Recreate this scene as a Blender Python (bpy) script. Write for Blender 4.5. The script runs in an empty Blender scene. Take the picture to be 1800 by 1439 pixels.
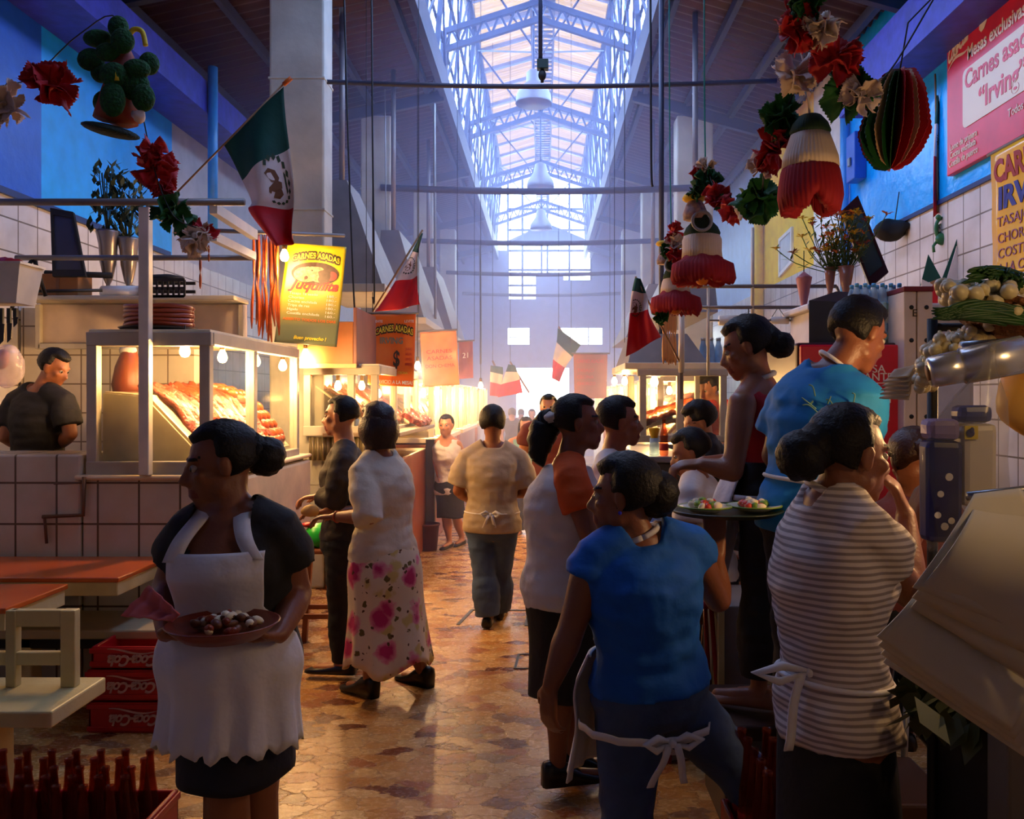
import bpy, bmesh, math, random
from mathutils import Vector, Matrix, noise, Euler, Quaternion
random.seed(7)
S = bpy.context.scene
COL = S.collection
V = Vector
PI = math.pi
UP = V((0, 0, 1))
# ------------------------------------------------------------ camera
# camera stands in the aisle, looks along +Y, 1.65 m up
CX, CY, F, H = 955.0, 700.0, 1500.0, 1.65
def P(px, py, d):
    """the point that lies d metres ahead and is seen at that pixel of the 1800 x 1439 photograph"""
    return V(((px - CX) / F * d, d, H - (py - CY) / F * d))
cam_d = bpy.data.cameras.new('camera'); cam = bpy.data.objects.new('camera', cam_d); COL.objects.link(cam)
cam.location = (0, 0, H); cam.rotation_euler = (PI / 2, 0, 0)
cam_d.sensor_width = 36; cam_d.lens = 36 * F / 1800
cam_d.shift_x = -(CX - 900) / 1800; cam_d.shift_y = (CY - 719.5) / 1800
cam_d.clip_start = 0.05; cam_d.clip_end = 300
S.camera = cam
# ------------------------------------------------------------ light, sky, exposure
S.view_settings.view_transform = 'Standard'; S.view_settings.look = 'None'
S.view_settings.gamma = 1; S.view_settings.use_curve_mapping = False
S.view_settings.exposure = 0.05
W = bpy.data.worlds.new('sky'); S.world = W; W.use_nodes = True
bg = W.node_tree.nodes['Background']
bg.inputs[0].default_value = (0.50, 0.64, 1.0, 1); bg.inputs[1].default_value = 19
W.cycles.sampling_method = 'MANUAL'; W.cycles.sample_map_resolution = 64
cy = S.cycles
cy.max_bounces = 6; cy.diffuse_bounces = 3; cy.glossy_bounces = 3; cy.transmission_bounces = 4
cy.transparent_max_bounces = 16; cy.volume_bounces = 2
cy.caustics_reflective = False; cy.caustics_refractive = False
cy.sample_clamp_indirect = 4; cy.sample_clamp_direct = 0
cy.use_denoising = True
cy.use_light_tree = True
def portal(name, loc, rot, sx, sy):
    l = bpy.data.lights.new(name, 'AREA'); l.shape = 'RECTANGLE'; l.size = sx; l.size_y = sy
    l.cycles.is_portal = True
    o = bpy.data.objects.new(name, l); o.location = loc; o.rotation_euler = rot; COL.objects.link(o)
portal('skylight_portal', (-.05, 12.0, 8.35), (0, 0, 0), 2.6, 25)
portal('skylight_left_portal', (-1.45, 13.5, 6.9), (0, -PI / 2, 0), 2.2, 22)
portal('skylight_right_portal', (1.35, 13.5, 6.9), (0, PI / 2, 0), 2.2, 22)
portal('end_window_portal', (.1, 24.75, 6.1), (-PI / 2, 0, 0), 2.9, 3.6)
portal('end_door_portal', (0, 24.75, 1.3), (-PI / 2, 0, 0), 1.7, 2.6)

# ------------------------------------------------------------ materials
def lin(c):
    return tuple(((x / 255) / 12.92 if x / 255 <= .04045 else ((x / 255 + .055) / 1.055) ** 2.4) for x in c)
MATS = {}
def mat(name, rgb, rough=.6, metal=0., var=.12, vs=6., bump=.0, bs=40., spec=.5, emit=None, estr=0., trans=0., alpha=1., rgb2=None, coat=0., sheen=0.):
    """principled material whose colour drifts with noise (rgb in 0-255 sRGB) and whose surface is dented by a second noise"""
    if name in MATS: return MATS[name]
    m = bpy.data.materials.new(name); m.use_nodes = True; MATS[name] = m
    nt = m.node_tree; N = nt.nodes; L = nt.links; b = N['Principled BSDF']
    c = lin(rgb)
    b.inputs['Roughness'].default_value = rough; b.inputs['Metallic'].default_value = metal
    b.inputs['Specular IOR Level'].default_value = spec
    b.inputs['Transmission Weight'].default_value = trans; b.inputs['Alpha'].default_value = alpha
    b.inputs['Coat Weight'].default_value = coat; b.inputs['Sheen Weight'].default_value = sheen
    tc = N.new('ShaderNodeTexCoord')
    if var > 0:
        nz = N.new('ShaderNodeTexNoise'); nz.inputs['Scale'].default_value = vs; nz.inputs['Detail'].default_value = 4
        L.new(tc.outputs['Object'], nz.inputs['Vector'])
        r = N.new('ShaderNodeValToRGB'); L.new(nz.outputs['Fac'], r.inputs[0])
        r.color_ramp.elements[0].position = .3; r.color_ramp.elements[1].position = .7
        c2 = lin(rgb2) if rgb2 else tuple(min(1, x * (1 + var)) for x in c)
        c1 = c if rgb2 else tuple(x * (1 - var) for x in c)
        r.color_ramp.elements[0].color = (*c1, 1); r.color_ramp.elements[1].color = (*c2, 1)
        L.new(r.outputs[0], b.inputs['Base Color'])
    else:
        b.inputs['Base Color'].default_value = (*c, 1)
    if bump > 0:
        n2 = N.new('ShaderNodeTexNoise'); n2.inputs['Scale'].default_value = bs; n2.inputs['Detail'].default_value = 3
        L.new(tc.outputs['Object'], n2.inputs['Vector'])
        bp = N.new('ShaderNodeBump'); bp.inputs['Strength'].default_value = bump; bp.inputs['Distance'].default_value = .02
        L.new(n2.outputs['Fac'], bp.inputs['Height']); L.new(bp.outputs[0], b.inputs['Normal'])
    if emit:
        b.inputs['Emission Color'].default_value = (*lin(emit), 1); b.inputs['Emission Strength'].default_value = estr
    return m
def nodes_of(m): return m.node_tree.nodes, m.node_tree.links, m.node_tree.nodes['Principled BSDF']
def tile_mat(name, rgb, grout, size, axes='XZ', rough=.25, var=.06, mortar=.0055):
    m = mat(name, rgb, rough, var=0); N, L, b = nodes_of(m)
    tc = N.new('ShaderNodeTexCoord'); sp = N.new('ShaderNodeSeparateXYZ'); cb = N.new('ShaderNodeCombineXYZ')
    L.new(tc.outputs['Object'], sp.inputs[0]); L.new(sp.outputs[axes[0]], cb.inputs[0]); L.new(sp.outputs[axes[1]], cb.inputs[1])
    br = N.new('ShaderNodeTexBrick'); br.offset = 0; br.squash = 1
    br.inputs['Scale'].default_value = 1; br.inputs['Brick Width'].default_value = size; br.inputs['Row Height'].default_value = size
    br.inputs['Mortar Size'].default_value = mortar * size / .2; br.inputs['Mortar Smooth'].default_value = .2
    c = lin(rgb)
    br.inputs['Color1'].default_value = (*[x * (1 + var) for x in c], 1); br.inputs['Color2'].default_value = (*[x * (1 - var) for x in c], 1)
    br.inputs['Mortar'].default_value = (*lin(grout), 1)
    L.new(cb.outputs[0], br.inputs['Vector'])
    nz = N.new('ShaderNodeTexNoise'); nz.inputs['Scale'].default_value = 3.5; nz.inputs['Detail'].default_value = 6
    L.new(tc.outputs['Object'], nz.inputs['Vector'])
    rp = N.new('ShaderNodeValToRGB'); rp.color_ramp.elements[0].position = .25; rp.color_ramp.elements[0].color = (.72, .66, .58, 1); rp.color_ramp.elements[1].position = .6
    L.new(nz.outputs['Fac'], rp.inputs[0])
    mx = N.new('ShaderNodeMixRGB'); mx.blend_type = 'MULTIPLY'; mx.inputs[0].default_value = .8
    L.new(br.outputs['Color'], mx.inputs[1]); L.new(rp.outputs[0], mx.inputs[2]); L.new(mx.outputs[0], b.inputs['Base Color'])
    bp = N.new('ShaderNodeBump'); bp.inputs['Strength'].default_value = .4; bp.inputs['Distance'].default_value = .004; bp.invert = True
    L.new(br.outputs['Fac'], bp.inputs['Height']); L.new(bp.outputs[0], b.inputs['Normal'])
    return m
def emis(name, rgb, st):
    m = bpy.data.materials.new(name); m.use_nodes = True; n = m.node_tree; n.nodes.clear()
    e = n.nodes.new('ShaderNodeEmission'); o = n.nodes.new('ShaderNodeOutputMaterial')
    e.inputs[0].default_value = (*lin(rgb), 1); e.inputs[1].default_value = st; n.links.new(e.outputs[0], o.inputs[0]); return m
def film(name, rgb, opacity, rough=.15, body=(235, 235, 235)):
    """thin clear sheet: part transparent, part glossy, part milky"""
    m = bpy.data.materials.new(name); MATS[name] = m; m.use_nodes = True; n = m.node_tree; n.nodes.clear()
    o = n.nodes.new('ShaderNodeOutputMaterial'); t = n.nodes.new('ShaderNodeBsdfTransparent'); t.inputs[0].default_value = (*lin(rgb), 1)
    p = n.nodes.new('ShaderNodeBsdfPrincipled'); p.inputs['Base Color'].default_value = (*lin(body), 1); p.inputs['Roughness'].default_value = rough
    tc = n.nodes.new('ShaderNodeTexCoord'); nz = n.nodes.new('ShaderNodeTexNoise'); nz.inputs['Scale'].default_value = 5; nz.inputs['Detail'].default_value = 5
    mr = n.nodes.new('ShaderNodeMapRange'); mr.inputs[1].default_value = .35; mr.inputs[2].default_value = .75; mr.inputs[3].default_value = opacity * .6; mr.inputs[4].default_value = min(1, opacity * 1.6)
    mx = n.nodes.new('ShaderNodeMixShader')
    n.links.new(tc.outputs['Object'], nz.inputs['Vector']); n.links.new(nz.outputs['Fac'], mr.inputs[0]); n.links.new(mr.outputs[0], mx.inputs[0])
    n.links.new(t.outputs[0], mx.inputs[1]); n.links.new(p.outputs[0], mx.inputs[2]); n.links.new(mx.outputs[0], o.inputs[0])
    return m

# ------------------------------------------------------------ geometry collector (world coordinates)
def frame(d):
    d = V(d).normalized(); a = V((0, 0, 1)) if abs(d.z) < .95 else V((1, 0, 0))
    x = a.cross(d).normalized(); return x, d.cross(x).normalized(), d
class G:
    def __init__(s): s.v = []; s.f = []; s.m = []; s.s = []
    def add(s, vs, fs, mi=0, sm=True):
        o = len(s.v); s.v += [V(x) for x in vs]
        for f in fs: s.f.append([i + o for i in f]); s.m.append(mi); s.s.append(sm)
        return s
    def box(s, lo, hi, mi=0, rot=None):
        lo, hi = V(lo), V(hi); c = (lo + hi) / 2; h = (hi - lo) / 2
        vs = [V((x * h.x, y * h.y, z * h.z)) for x in (-1, 1) for y in (-1, 1) for z in (-1, 1)]
        if rot is not None:
            M = rot.to_matrix() if isinstance(rot, (Euler, Quaternion)) else rot
            vs = [M @ v for v in vs]
        return s.add([v + c for v in vs], [(0, 1, 3, 2), (4, 6, 7, 5), (0, 4, 5, 1), (2, 3, 7, 6), (0, 2, 6, 4), (1, 5, 7, 3)], mi, False)
    def bbox(s, lo, hi, b=.006, mi=0):
        """box with chamfered edges"""
        bm = bmesh.new(); bmesh.ops.create_cube(bm, size=1)
        lo, hi = V(lo), V(hi); c = (lo + hi) / 2; e = hi - lo
        for v in bm.verts: v.co = V((v.co.x * e.x, v.co.y * e.y, v.co.z * e.z)) + c
        bmesh.ops.bevel(bm, geom=bm.edges[:], offset=min(b, min(e) * .4), segments=2, affect='EDGES', profile=.5)
        bm.verts.ensure_lookup_table(); bm.verts.index_update()
        s.add([v.co.copy() for v in bm.verts], [[v.index for v in f.verts] for f in bm.faces], mi, False); bm.free(); return s
    def bar(s, a, b, w, h=None, mi=0, up=(0, 0, 1)):
        """rectangular bar from a to b, w wide and h deep (along up)"""
        a, b = V(a), V(b); d = (b - a).normalized(); u = V(up)
        if abs(d.dot(u)) > .95: u = V((0, 1, 0))
        x = d.cross(u).normalized(); y = x.cross(d).normalized(); h = h or w
        r = [x * (i * w / 2) + y * (j * h / 2) for i, j in ((-1, -1), (1, -1), (1, 1), (-1, 1))]
        return s.add([a + q for q in r] + [b + q for q in r], [(3, 2, 1, 0), (4, 5, 6, 7)] + [(i, (i + 1) % 4, 4 + (i + 1) % 4, 4 + i) for i in range(4)], mi, False)
    def loft(s, rings, mi=0, cap=True, sm=True, closed=True):
        n = len(rings[0]); vs = [p for r in rings for p in r]; fs = []
        for k in range(len(rings) - 1):
            for i in range(n if closed else n - 1):
                j = (i + 1) % n; fs.append((k * n + i, k * n + j, (k + 1) * n + j, (k + 1) * n + i))
        if cap and closed: fs.append(list(range(n))[::-1]); fs.append([(len(rings) - 1) * n + i for i in range(n)])
        return s.add(vs, fs, mi, sm)
    def tube(s, pts, r, seg=8, mi=0, cap=True):
        pts = [V(p) for p in pts]; n = len(pts); rs = r if isinstance(r, (list, tuple)) else [r] * n
        rings = []; x0 = None
        for i, p in enumerate(pts):
            d = (pts[min(i + 1, n - 1)] - pts[max(i - 1, 0)])
            d = d.normalized() if d.length > 1e-9 else V((0, 0, 1))
            if x0 is None: x0, y, _ = frame(d)
            else: x0 = (x0 - d * x0.dot(d)); x0 = x0.normalized() if x0.length > 1e-6 else frame(d)[0]
            y = d.cross(x0)
            rings.append([p + (x0 * math.cos(a) + y * math.sin(a)) * rs[i] for a in [2 * PI * k / seg for k in range(seg)]])
        return s.loft(rings, mi, cap)
    def cyl(s, a, b, r, r2=None, seg=12, mi=0): return s.tube([a, b], [r, r if r2 is None else r2], seg, mi)
    def ell(s, c, r, ax=None, seg=14, rg=9, mi=0, fn=None):
        """ellipsoid; r a number or three radii along ax (three axes, default world)"""
        c = V(c); r = (r, r, r) if isinstance(r, (int, float)) else r; ax = ax or (V((1, 0, 0)), V((0, 1, 0)), V((0, 0, 1)))
        vs = []; fs = []
        for i in range(rg + 1):
            t = PI * i / rg
            for j in range(seg if 0 < i < rg else 1):
                a = 2 * PI * j / seg; q = V((math.sin(t) * math.cos(a), math.sin(t) * math.sin(a), math.cos(t)))
                k = fn(q) if fn else 1
                vs.append(c + (ax[0] * (q.x * r[0]) + ax[1] * (q.y * r[1]) + ax[2] * (q.z * r[2])) * k)
        def ix(i, j): return 0 if i == 0 else (len(vs) - 1 if i == rg else 1 + (i - 1) * seg + j % seg)
        for i in range(rg):
            for j in range(seg):
                f = [ix(i, j), ix(i + 1, j), ix(i + 1, j + 1), ix(i, j + 1)]; g = []
                for q in f:
                    if q not in g: g.append(q)
                fs.append(g)
        return s.add(vs, fs, mi)
    def lathe(s, c, prof, seg=20, mi=0, axis=(0, 0, 1), fn=None):
        """turned body: prof = [(radius, height)...] about axis through c"""
        x, y, z = frame(axis); c = V(c); rings = []
        for r, h in prof:
            rings.append([c + z * h + (x * math.cos(a) + y * math.sin(a)) * (r * (fn(a, h) if fn else 1)) for a in [2 * PI * k / seg for k in range(seg)]])
        return s.loft(rings, mi, True)
    def sheet(s, fn, nu, nv, mi=0, thick=0.0, mfn=None, sm=True):
        """surface fn(u,v) for u,v in 0..1, with thickness"""
        pts = [[V(fn(i / nu, j / nv)) for j in range(nv + 1)] for i in range(nu + 1)]
        o = len(s.v); w = nv + 1
        flat = [p for r in pts for p in r]; fs = []; mm = []
        for i in range(nu):
            for j in range(nv):
                fs.append((i * w + j, (i + 1) * w + j, (i + 1) * w + j + 1, i * w + j + 1)); mm.append(mfn((i + .5) / nu, (j + .5) / nv) if mfn else mi)
        if thick:
            nrm = []
            for i in range(nu + 1):
                for j in range(nv + 1):
                    a = pts[min(i + 1, nu)][j] - pts[max(i - 1, 0)][j]; b = pts[i][min(j + 1, nv)] - pts[i][max(j - 1, 0)]
                    n = a.cross(b); nrm.append(n.normalized() if n.length > 1e-12 else V((0, 0, 1)))
            K = len(flat); flat = [p + n * thick / 2 for p, n in zip(flat, nrm)] + [p - n * thick / 2 for p, n in zip(flat, nrm)]
            nf = len(fs); fs += [tuple(q + K for q in f[::-1]) for f in fs[:nf]]; mm += mm[:nf]
            edge = [i * w for i in range(nu + 1)] + [nu * w + j for j in range(1, nv + 1)] + [i * w + nv for i in range(nu - 1, -1, -1)] + [j for j in range(nv - 1, 0, -1)]
            for k in range(len(edge)):
                a, b = edge[k], edge[(k + 1) % len(edge)]; fs.append((b, a, a + K, b + K)); mm.append(mm[0])
        s.v += flat
        for f, q in zip(fs, mm): s.f.append([i + o for i in f]); s.m.append(q); s.s.append(sm)
        return s
    def poly(s, pts, thick, nrm, mi=0):
        """flat outline pts extruded by thick along nrm"""
        n = len(pts); nrm = V(nrm).normalized() * thick; a = [V(p) for p in pts]
        return s.add(a + [p + nrm for p in a], [list(range(n))[::-1], [n + i for i in range(n)]] + [(i, (i + 1) % n, n + (i + 1) % n, n + i) for i in range(n)], mi, False)
    def jit(s, amp, sc, o=0, seed=0.):
        for i in range(o, len(s.v)):
            s.v[i] = s.v[i] + noise.noise_vector(s.v[i] * sc + V((seed, seed * 2, 0))) * amp
        return s
    def mesh(s, name, mats, off=V((0, 0, 0))):
        me = bpy.data.meshes.new(name); me.from_pydata([v - off for v in s.v], [], s.f)
        for m in (mats if isinstance(mats, (list, tuple)) else [mats]): me.materials.append(m)
        me.polygons.foreach_set('material_index', s.m); me.polygons.foreach_set('use_smooth', s.s)
        me.update(); return me
    def build(s, name, mats, parent=None, at=None):
        off = wloc(parent) if parent else V(at or (0, 0, 0))
        o = bpy.data.objects.new(name, s.mesh(name, mats, off)); COL.objects.link(o)
        if parent: o.parent = parent
        else: o.location = off
        return o
def wloc(o):
    l = V(o.location)
    while o.parent: o = o.parent; l += V(o.location)
    return l
def tag(o, label, cat, group=None, kind=None):
    o['label'] = label; o['category'] = cat
    if group: o['group'] = group
    if kind: o['kind'] = kind
    return o
def empty(name, loc, label=None, cat=None, group=None):
    o = bpy.data.objects.new(name, None); o.location = loc; o.empty_display_size = .1; COL.objects.link(o)
    if label: tag(o, label, cat, group)
    return o
def struct(g, name, mats, at=None, label=None):
    o = g.build(name, mats, None, at); o['kind'] = 'structure'; o['category'] = name.split('_')[0]
    o['label'] = label or name.replace('_', ' '); return o
def copy_tree(o, loc, label=None, parent=None, rotz=None):
    c = o.copy(); COL.objects.link(c)
    if parent: c.parent = parent
    else: c.location = loc
    if rotz is not None: c.rotation_euler = (0, 0, rotz)
    if label: c['label'] = label
    for ch in list(o.children): copy_tree(ch, None, None, c)
    return c
def text_mesh(txt, size, bold=0.0, shear=0.0, depth=.002, align='LEFT', spacing=1.0, res=3):
    cu = bpy.data.curves.new('lettering', 'FONT'); cu.body = txt; cu.size = size; cu.offset = bold * size * 2.6; cu.shear = shear
    cu.extrude = depth; cu.align_x = align; cu.space_character = spacing; cu.resolution_u = res
    o = bpy.data.objects.new('tmp', cu); COL.objects.link(o)
    dg = bpy.context.evaluated_depsgraph_get(); me = bpy.data.meshes.new_from_object(o.evaluated_get(dg))
    vs = [v.co.copy() for v in me.vertices]; fs = [list(p.vertices) for p in me.polygons]
    bpy.data.objects.remove(o); bpy.data.meshes.remove(me); bpy.data.curves.remove(cu); return vs, fs
def put_text(g, txt, size, fn, mi=0, fit=None, **k):
    """letters laid on a surface: fn(x, y, z) -> world point; fit = total width"""
    vs, fs = text_mesh(txt, size, **k)
    if not vs: return
    if fit:
        x0 = min(v.x for v in vs); x1 = max(v.x for v in vs); q = fit / max(1e-6, x1 - x0)
        vs = [V(((v.x - x0) * q, v.y, v.z)) for v in vs]
    g.add([fn(v.x, v.y, v.z) for v in vs], fs, mi, False)
def remesh(g, voxel, smooth=4, fac=.5):
    """melt all pieces of g into one continuous skin"""
    me = g.mesh('tmp', [MATS_TMP]); o = bpy.data.objects.new('tmp', me); COL.objects.link(o)
    r = o.modifiers.new('r', 'REMESH'); r.mode = 'VOXEL'; r.voxel_size = voxel
    if smooth:
        q = o.modifiers.new('s', 'SMOOTH'); q.factor = fac; q.iterations = smooth
    dg = bpy.context.evaluated_depsgraph_get(); m2 = bpy.data.meshes.new_from_object(o.evaluated_get(dg))
    out = G(); out.add([v.co.copy() for v in m2.vertices], [list(p.vertices) for p in m2.polygons])
    bpy.data.objects.remove(o); bpy.data.meshes.remove(me); bpy.data.meshes.remove(m2); return out
MATS_TMP = bpy.data.materials.new('tmp')
def bez(a, b, c, n):
    a, b, c = V(a), V(b), V(c); return [a * (1 - t) ** 2 + b * 2 * t * (1 - t) + c * t * t for t in [i / n for i in range(n + 1)]]
def catmull(pts, n):
    pts = [V(p) for p in pts]; q = [pts[0]] + pts + [pts[-1]]; out = []
    for i in range(1, len(q) - 2):
        for k in range(n):
            t = k / n; a, b, c, d = q[i - 1], q[i], q[i + 1], q[i + 2]
            out.append(.5 * ((2 * b) + (c - a) * t + (2 * a - 5 * b + 4 * c - d) * t * t + (3 * b - 3 * c + d - a) * t ** 3))
    return out + [pts[-1]]
# ============================================================ the hall
XL, XR, YE, YB = -4.0, 3.2, 24.5, -2.5          # left wall, right wall, end wall, wall behind the camera
ZT = 5.3                                         # wall tops
CL, CR, ZC = -1.32, 1.19, 5.85                   # skylight curbs
EL, ER, ZE, ZR, XM = -1.15, 1.06, 7.9, 8.22, -.05    # lantern eaves and ridge
YS = 2.6                                         # lantern begins
BAYS = [7.5, 11.3, 15.1, 18.9, 22.7]

def floor_mat():
    m = mat('crazy_paving', (190, 150, 100), rough=.22, var=0); N, L, b = nodes_of(m)
    tc = N.new('ShaderNodeTexCoord'); mp = N.new('ShaderNodeMapping'); mp.inputs['Scale'].default_value = (7.5, 11.5, 1)
    L.new(tc.outputs['Object'], mp.inputs[0])
    nz = N.new('ShaderNodeTexNoise'); nz.inputs['Scale'].default_value = 2.2; nz.inputs['Detail'].default_value = 3; L.new(mp.outputs[0], nz.inputs['Vector'])
    ad = N.new('ShaderNodeVectorMath'); ad.operation = 'MULTIPLY_ADD'; ad.inputs[1].default_value = (.9, .9, 0)
    L.new(nz.outputs['Color'], ad.inputs[0]); L.new(mp.outputs[0], ad.inputs[2])
    def vor(feat):
        v = N.new('ShaderNodeTexVoronoi'); v.feature = feat; v.voronoi_dimensions = '2D'; v.inputs['Scale'].default_value = 1; L.new(ad.outputs[0], v.inputs['Vector']); return v
    v1, v2 = vor('F1'), vor('DISTANCE_TO_EDGE')
    se = N.new('ShaderNodeSeparateColor'); L.new(v1.outputs['Color'], se.inputs[0])
    r = N.new('ShaderNodeValToRGB'); r.color_ramp.interpolation = 'CONSTANT'; e = r.color_ramp.elements
    e[0].position = 0; e[0].color = (*lin((120, 66, 38)), 1); e[1].position = .08; e[1].color = (*lin((168, 104, 60)), 1)
    for p, c in ((.22, (206, 154, 88)), (.45, (218, 172, 106)), (.65, (192, 134, 70)), (.82, (222, 180, 118)), (.96, (146, 108, 74))):
        q = e.new(p); q.color = (*lin(c), 1)
    L.new(se.outputs[0], r.inputs[0])
    n3 = N.new('ShaderNodeTexNoise'); n3.inputs['Scale'].default_value = 5; n3.inputs['Detail'].default_value = 8; n3.inputs['Roughness'].default_value = .65; L.new(ad.outputs[0], n3.inputs['Vector'])
    r3 = N.new('ShaderNodeValToRGB'); r3.color_ramp.elements[0].position = .32; r3.color_ramp.elements[0].color = (.62, .5, .4, 1); r3.color_ramp.elements[1].position = .58
    L.new(n3.outputs['Fac'], r3.inputs[0])
    m1 = N.new('ShaderNodeMixRGB'); m1.blend_type = 'MULTIPLY'; m1.inputs[0].default_value = .9; L.new(r.outputs[0], m1.inputs[1]); L.new(r3.outputs[0], m1.inputs[2])
    rg = N.new('ShaderNodeValToRGB'); rg.color_ramp.elements[0].position = .02; rg.color_ramp.elements[0].color = (0, 0, 0, 1); rg.color_ramp.elements[1].position = .05
    L.new(v2.outputs['Distance'], rg.inputs[0])
    m2 = N.new('ShaderNodeMixRGB'); m2.inputs[1].default_value = (*lin((176, 128, 74)), 1); L.new(rg.outputs[0], m2.inputs[0]); L.new(m1.outputs[0], m2.inputs[2])
    L.new(m2.outputs[0], b.inputs['Base Color'])
    bp = N.new('ShaderNodeBump'); bp.inputs['Strength'].default_value = .35; bp.inputs['Distance'].default_value = .01
    ax = N.new('ShaderNodeMath'); ax.operation = 'MULTIPLY_ADD'; ax.inputs[1].default_value = .5; L.new(n3.outputs['Fac'], ax.inputs[0]); L.new(rg.outputs[0], ax.inputs[2])
    L.new(ax.outputs[0], bp.inputs['Height']); L.new(bp.outputs[0], b.inputs['Normal'])
    mr = N.new('ShaderNodeMapRange'); mr.inputs[3].default_value = .14; mr.inputs[4].default_value = .38; L.new(n3.outputs['Fac'], mr.inputs[0]); L.new(mr.outputs[0], b.inputs['Roughness'])
    return m
M_floor = floor_mat()
struct(G().add([(XL - .3, YB, 0), (XR + .3, YB, 0), (XR + .3, 34, 0), (XL - .3, 34, 0), (XL - .3, YB, -.2), (XR + .3, YB, -.2), (XR + .3, 34, -.2), (XL - .3, 34, -.2)],
       [(0, 1, 2, 3), (7, 6, 5, 4), (0, 4, 5, 1), (1, 5, 6, 2), (2, 6, 7, 3), (3, 7, 4, 0)], 0, False), 'floor', M_floor, label='glossy crazy-paved stone floor of the market aisle')
M_tile = tile_mat('white_wall_tile', (205, 200, 195), (120, 110, 100), .25, 'YZ')
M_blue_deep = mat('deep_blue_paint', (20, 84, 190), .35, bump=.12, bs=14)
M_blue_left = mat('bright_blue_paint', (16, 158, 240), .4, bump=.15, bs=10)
M_blue_right = mat('glossy_blue_paint', (8, 160, 252), .22, bump=.35, bs=7)
M_white_p = mat('white_gloss_paint', (226, 224, 214), .25, bump=.3, bs=6)
M_yellow_p = mat('yellow_gloss_paint', (255, 206, 0), .6, bump=.2, bs=6, spec=.2)
M_pale_p = mat('pale_blue_paint', (140, 175, 215), .35, bump=.2, bs=6)
M_grey_p = mat('grey_white_paint', (168, 166, 172), .5, bump=.1, bs=8)
M_purple = mat('violet_blue_paint', (52, 56, 170), .5, var=.25, vs=9, bump=.12, bs=20)
M_conc = mat('pale_concrete', (176, 174, 160), .6, var=.22, vs=2.5, bump=.15, bs=18)
ZBL, ZBR = 3.19, 3.23
def wall_side(x, th, segs, zb, tile):
    g = G(); x0, x1 = (x - th, x) if x < 0 else (x, x + th)
    g.box((x0, YB, 0), (x1, YE, zb), 0)
    for i, (a, b) in enumerate(segs): g.box((x0, a, zb), (x1, b, ZT + .2), i + 1)
    return g
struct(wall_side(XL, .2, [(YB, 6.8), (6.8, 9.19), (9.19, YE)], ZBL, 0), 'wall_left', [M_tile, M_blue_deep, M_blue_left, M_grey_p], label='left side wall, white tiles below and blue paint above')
struct(wall_side(XR, .2, [(YB, 8.95), (8.95, 10.1), (10.1, 12.4), (12.4, YE)], ZBR, 0), 'wall_right', [M_tile, M_blue_right, M_white_p, M_yellow_p, M_pale_p], label='right side wall, white tiles below, blue, white and yellow paint above')
struct(G().box((XL - .2, YB - .2, 0), (XR + .2, YB, 8.3), 0), 'wall_behind', M_grey_p)
struct(G().box((XL, YB, 4.62), (-3.5, 14, 4.95), 0), 'trim_1', M_purple, label='violet ledge beam along the left wall')
struct(G().box((2.845, YB, 4.34), (XR, 8.2, 4.755), 0), 'trim_2', M_purple, label='violet ledge beam along the right wall')
struct(G().box((XL, 4, ZBL - .03), (XL + .03, 9.1, ZBL + .02), 0).box((XR - .02, 2, ZBR - .02), (XR, 8.9, ZBR + .015), 0), 'trim_3', mat('navy_line', (14, 40, 96), .5), label='dark blue line between tiles and paint')
# end wall with its openings
ge = G(); xs = [XL, -1.02, -.4, -.77, .74, .49, 1.7, 1.4, XR]
def ew(x0, x1, z0, z1): ge.box((x0, YE, z0), (x1, YE + .25, z1), 0)
ew(XL - .2, -.77, 0, 3.2); ew(.74, XR + .2, 0, 3.2); ew(-.77, .74, 2.53, 3.2)
ew(XL - .2, -1.02, 3.2, 5.9); ew(-.4, .49, 3.2, 3.68); ew(1.7, XR + .2, 3.2, 3.68); ew(-1.02, XR + .2, 3.68, 4.5); ew(1.4, XR + .2, 4.5, 5.9)
ew(-.22, .58, 4.5, 5.25); ew(.58, 1.4, 4.5, 5.05)
struct(ge, 'wall_end', mat('end_wall_paint', (150, 156, 190), .6), label='far end wall with bright doorway and tall window')
gw = G()
for z in (4.9, 5.35, 5.9, 6.5, 7.1): gw.box((-1.02, YE + .06, z - .03), (1.4, YE + .14, z + .03))
for x in (-1.02, -.6, -.05, .12, .75, 1.38): gw.box((x - .03, YE + .05, 4.5), (x + .03, YE + .15, 8.0))
gw.add([(-1.0, YE + .3, 6.25), (.1, YE + .3, 6.75), (1.3, YE + .3, 6.25), (1.3, YE + .45, 6.2), (.1, YE + .45, 6.65), (-1.0, YE + .45, 6.2)], [(0, 1, 4, 5), (1, 2, 3, 4), (0, 5, 3, 2, 1)], 0, False)
struct(gw, 'window_1', mat('window_iron', (70, 78, 100), .5), label='tall end window of iron bars under the gable')
struct(G().bar((-1.0, YE + .1, 3.42), (-.4, YE + .1, 3.42), .03).bar((.49, YE + .1, 3.42), (1.7, YE + .1, 3.42), .02).bar((.95, YE + .1, 3.2), (.95, YE + .1, 3.68), .02).bar((1.3, YE + .1, 3.2), (1.3, YE + .1, 3.68), .03), 'window_2', MATS['window_iron'], label='low barred window openings above the far doorway')
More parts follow.
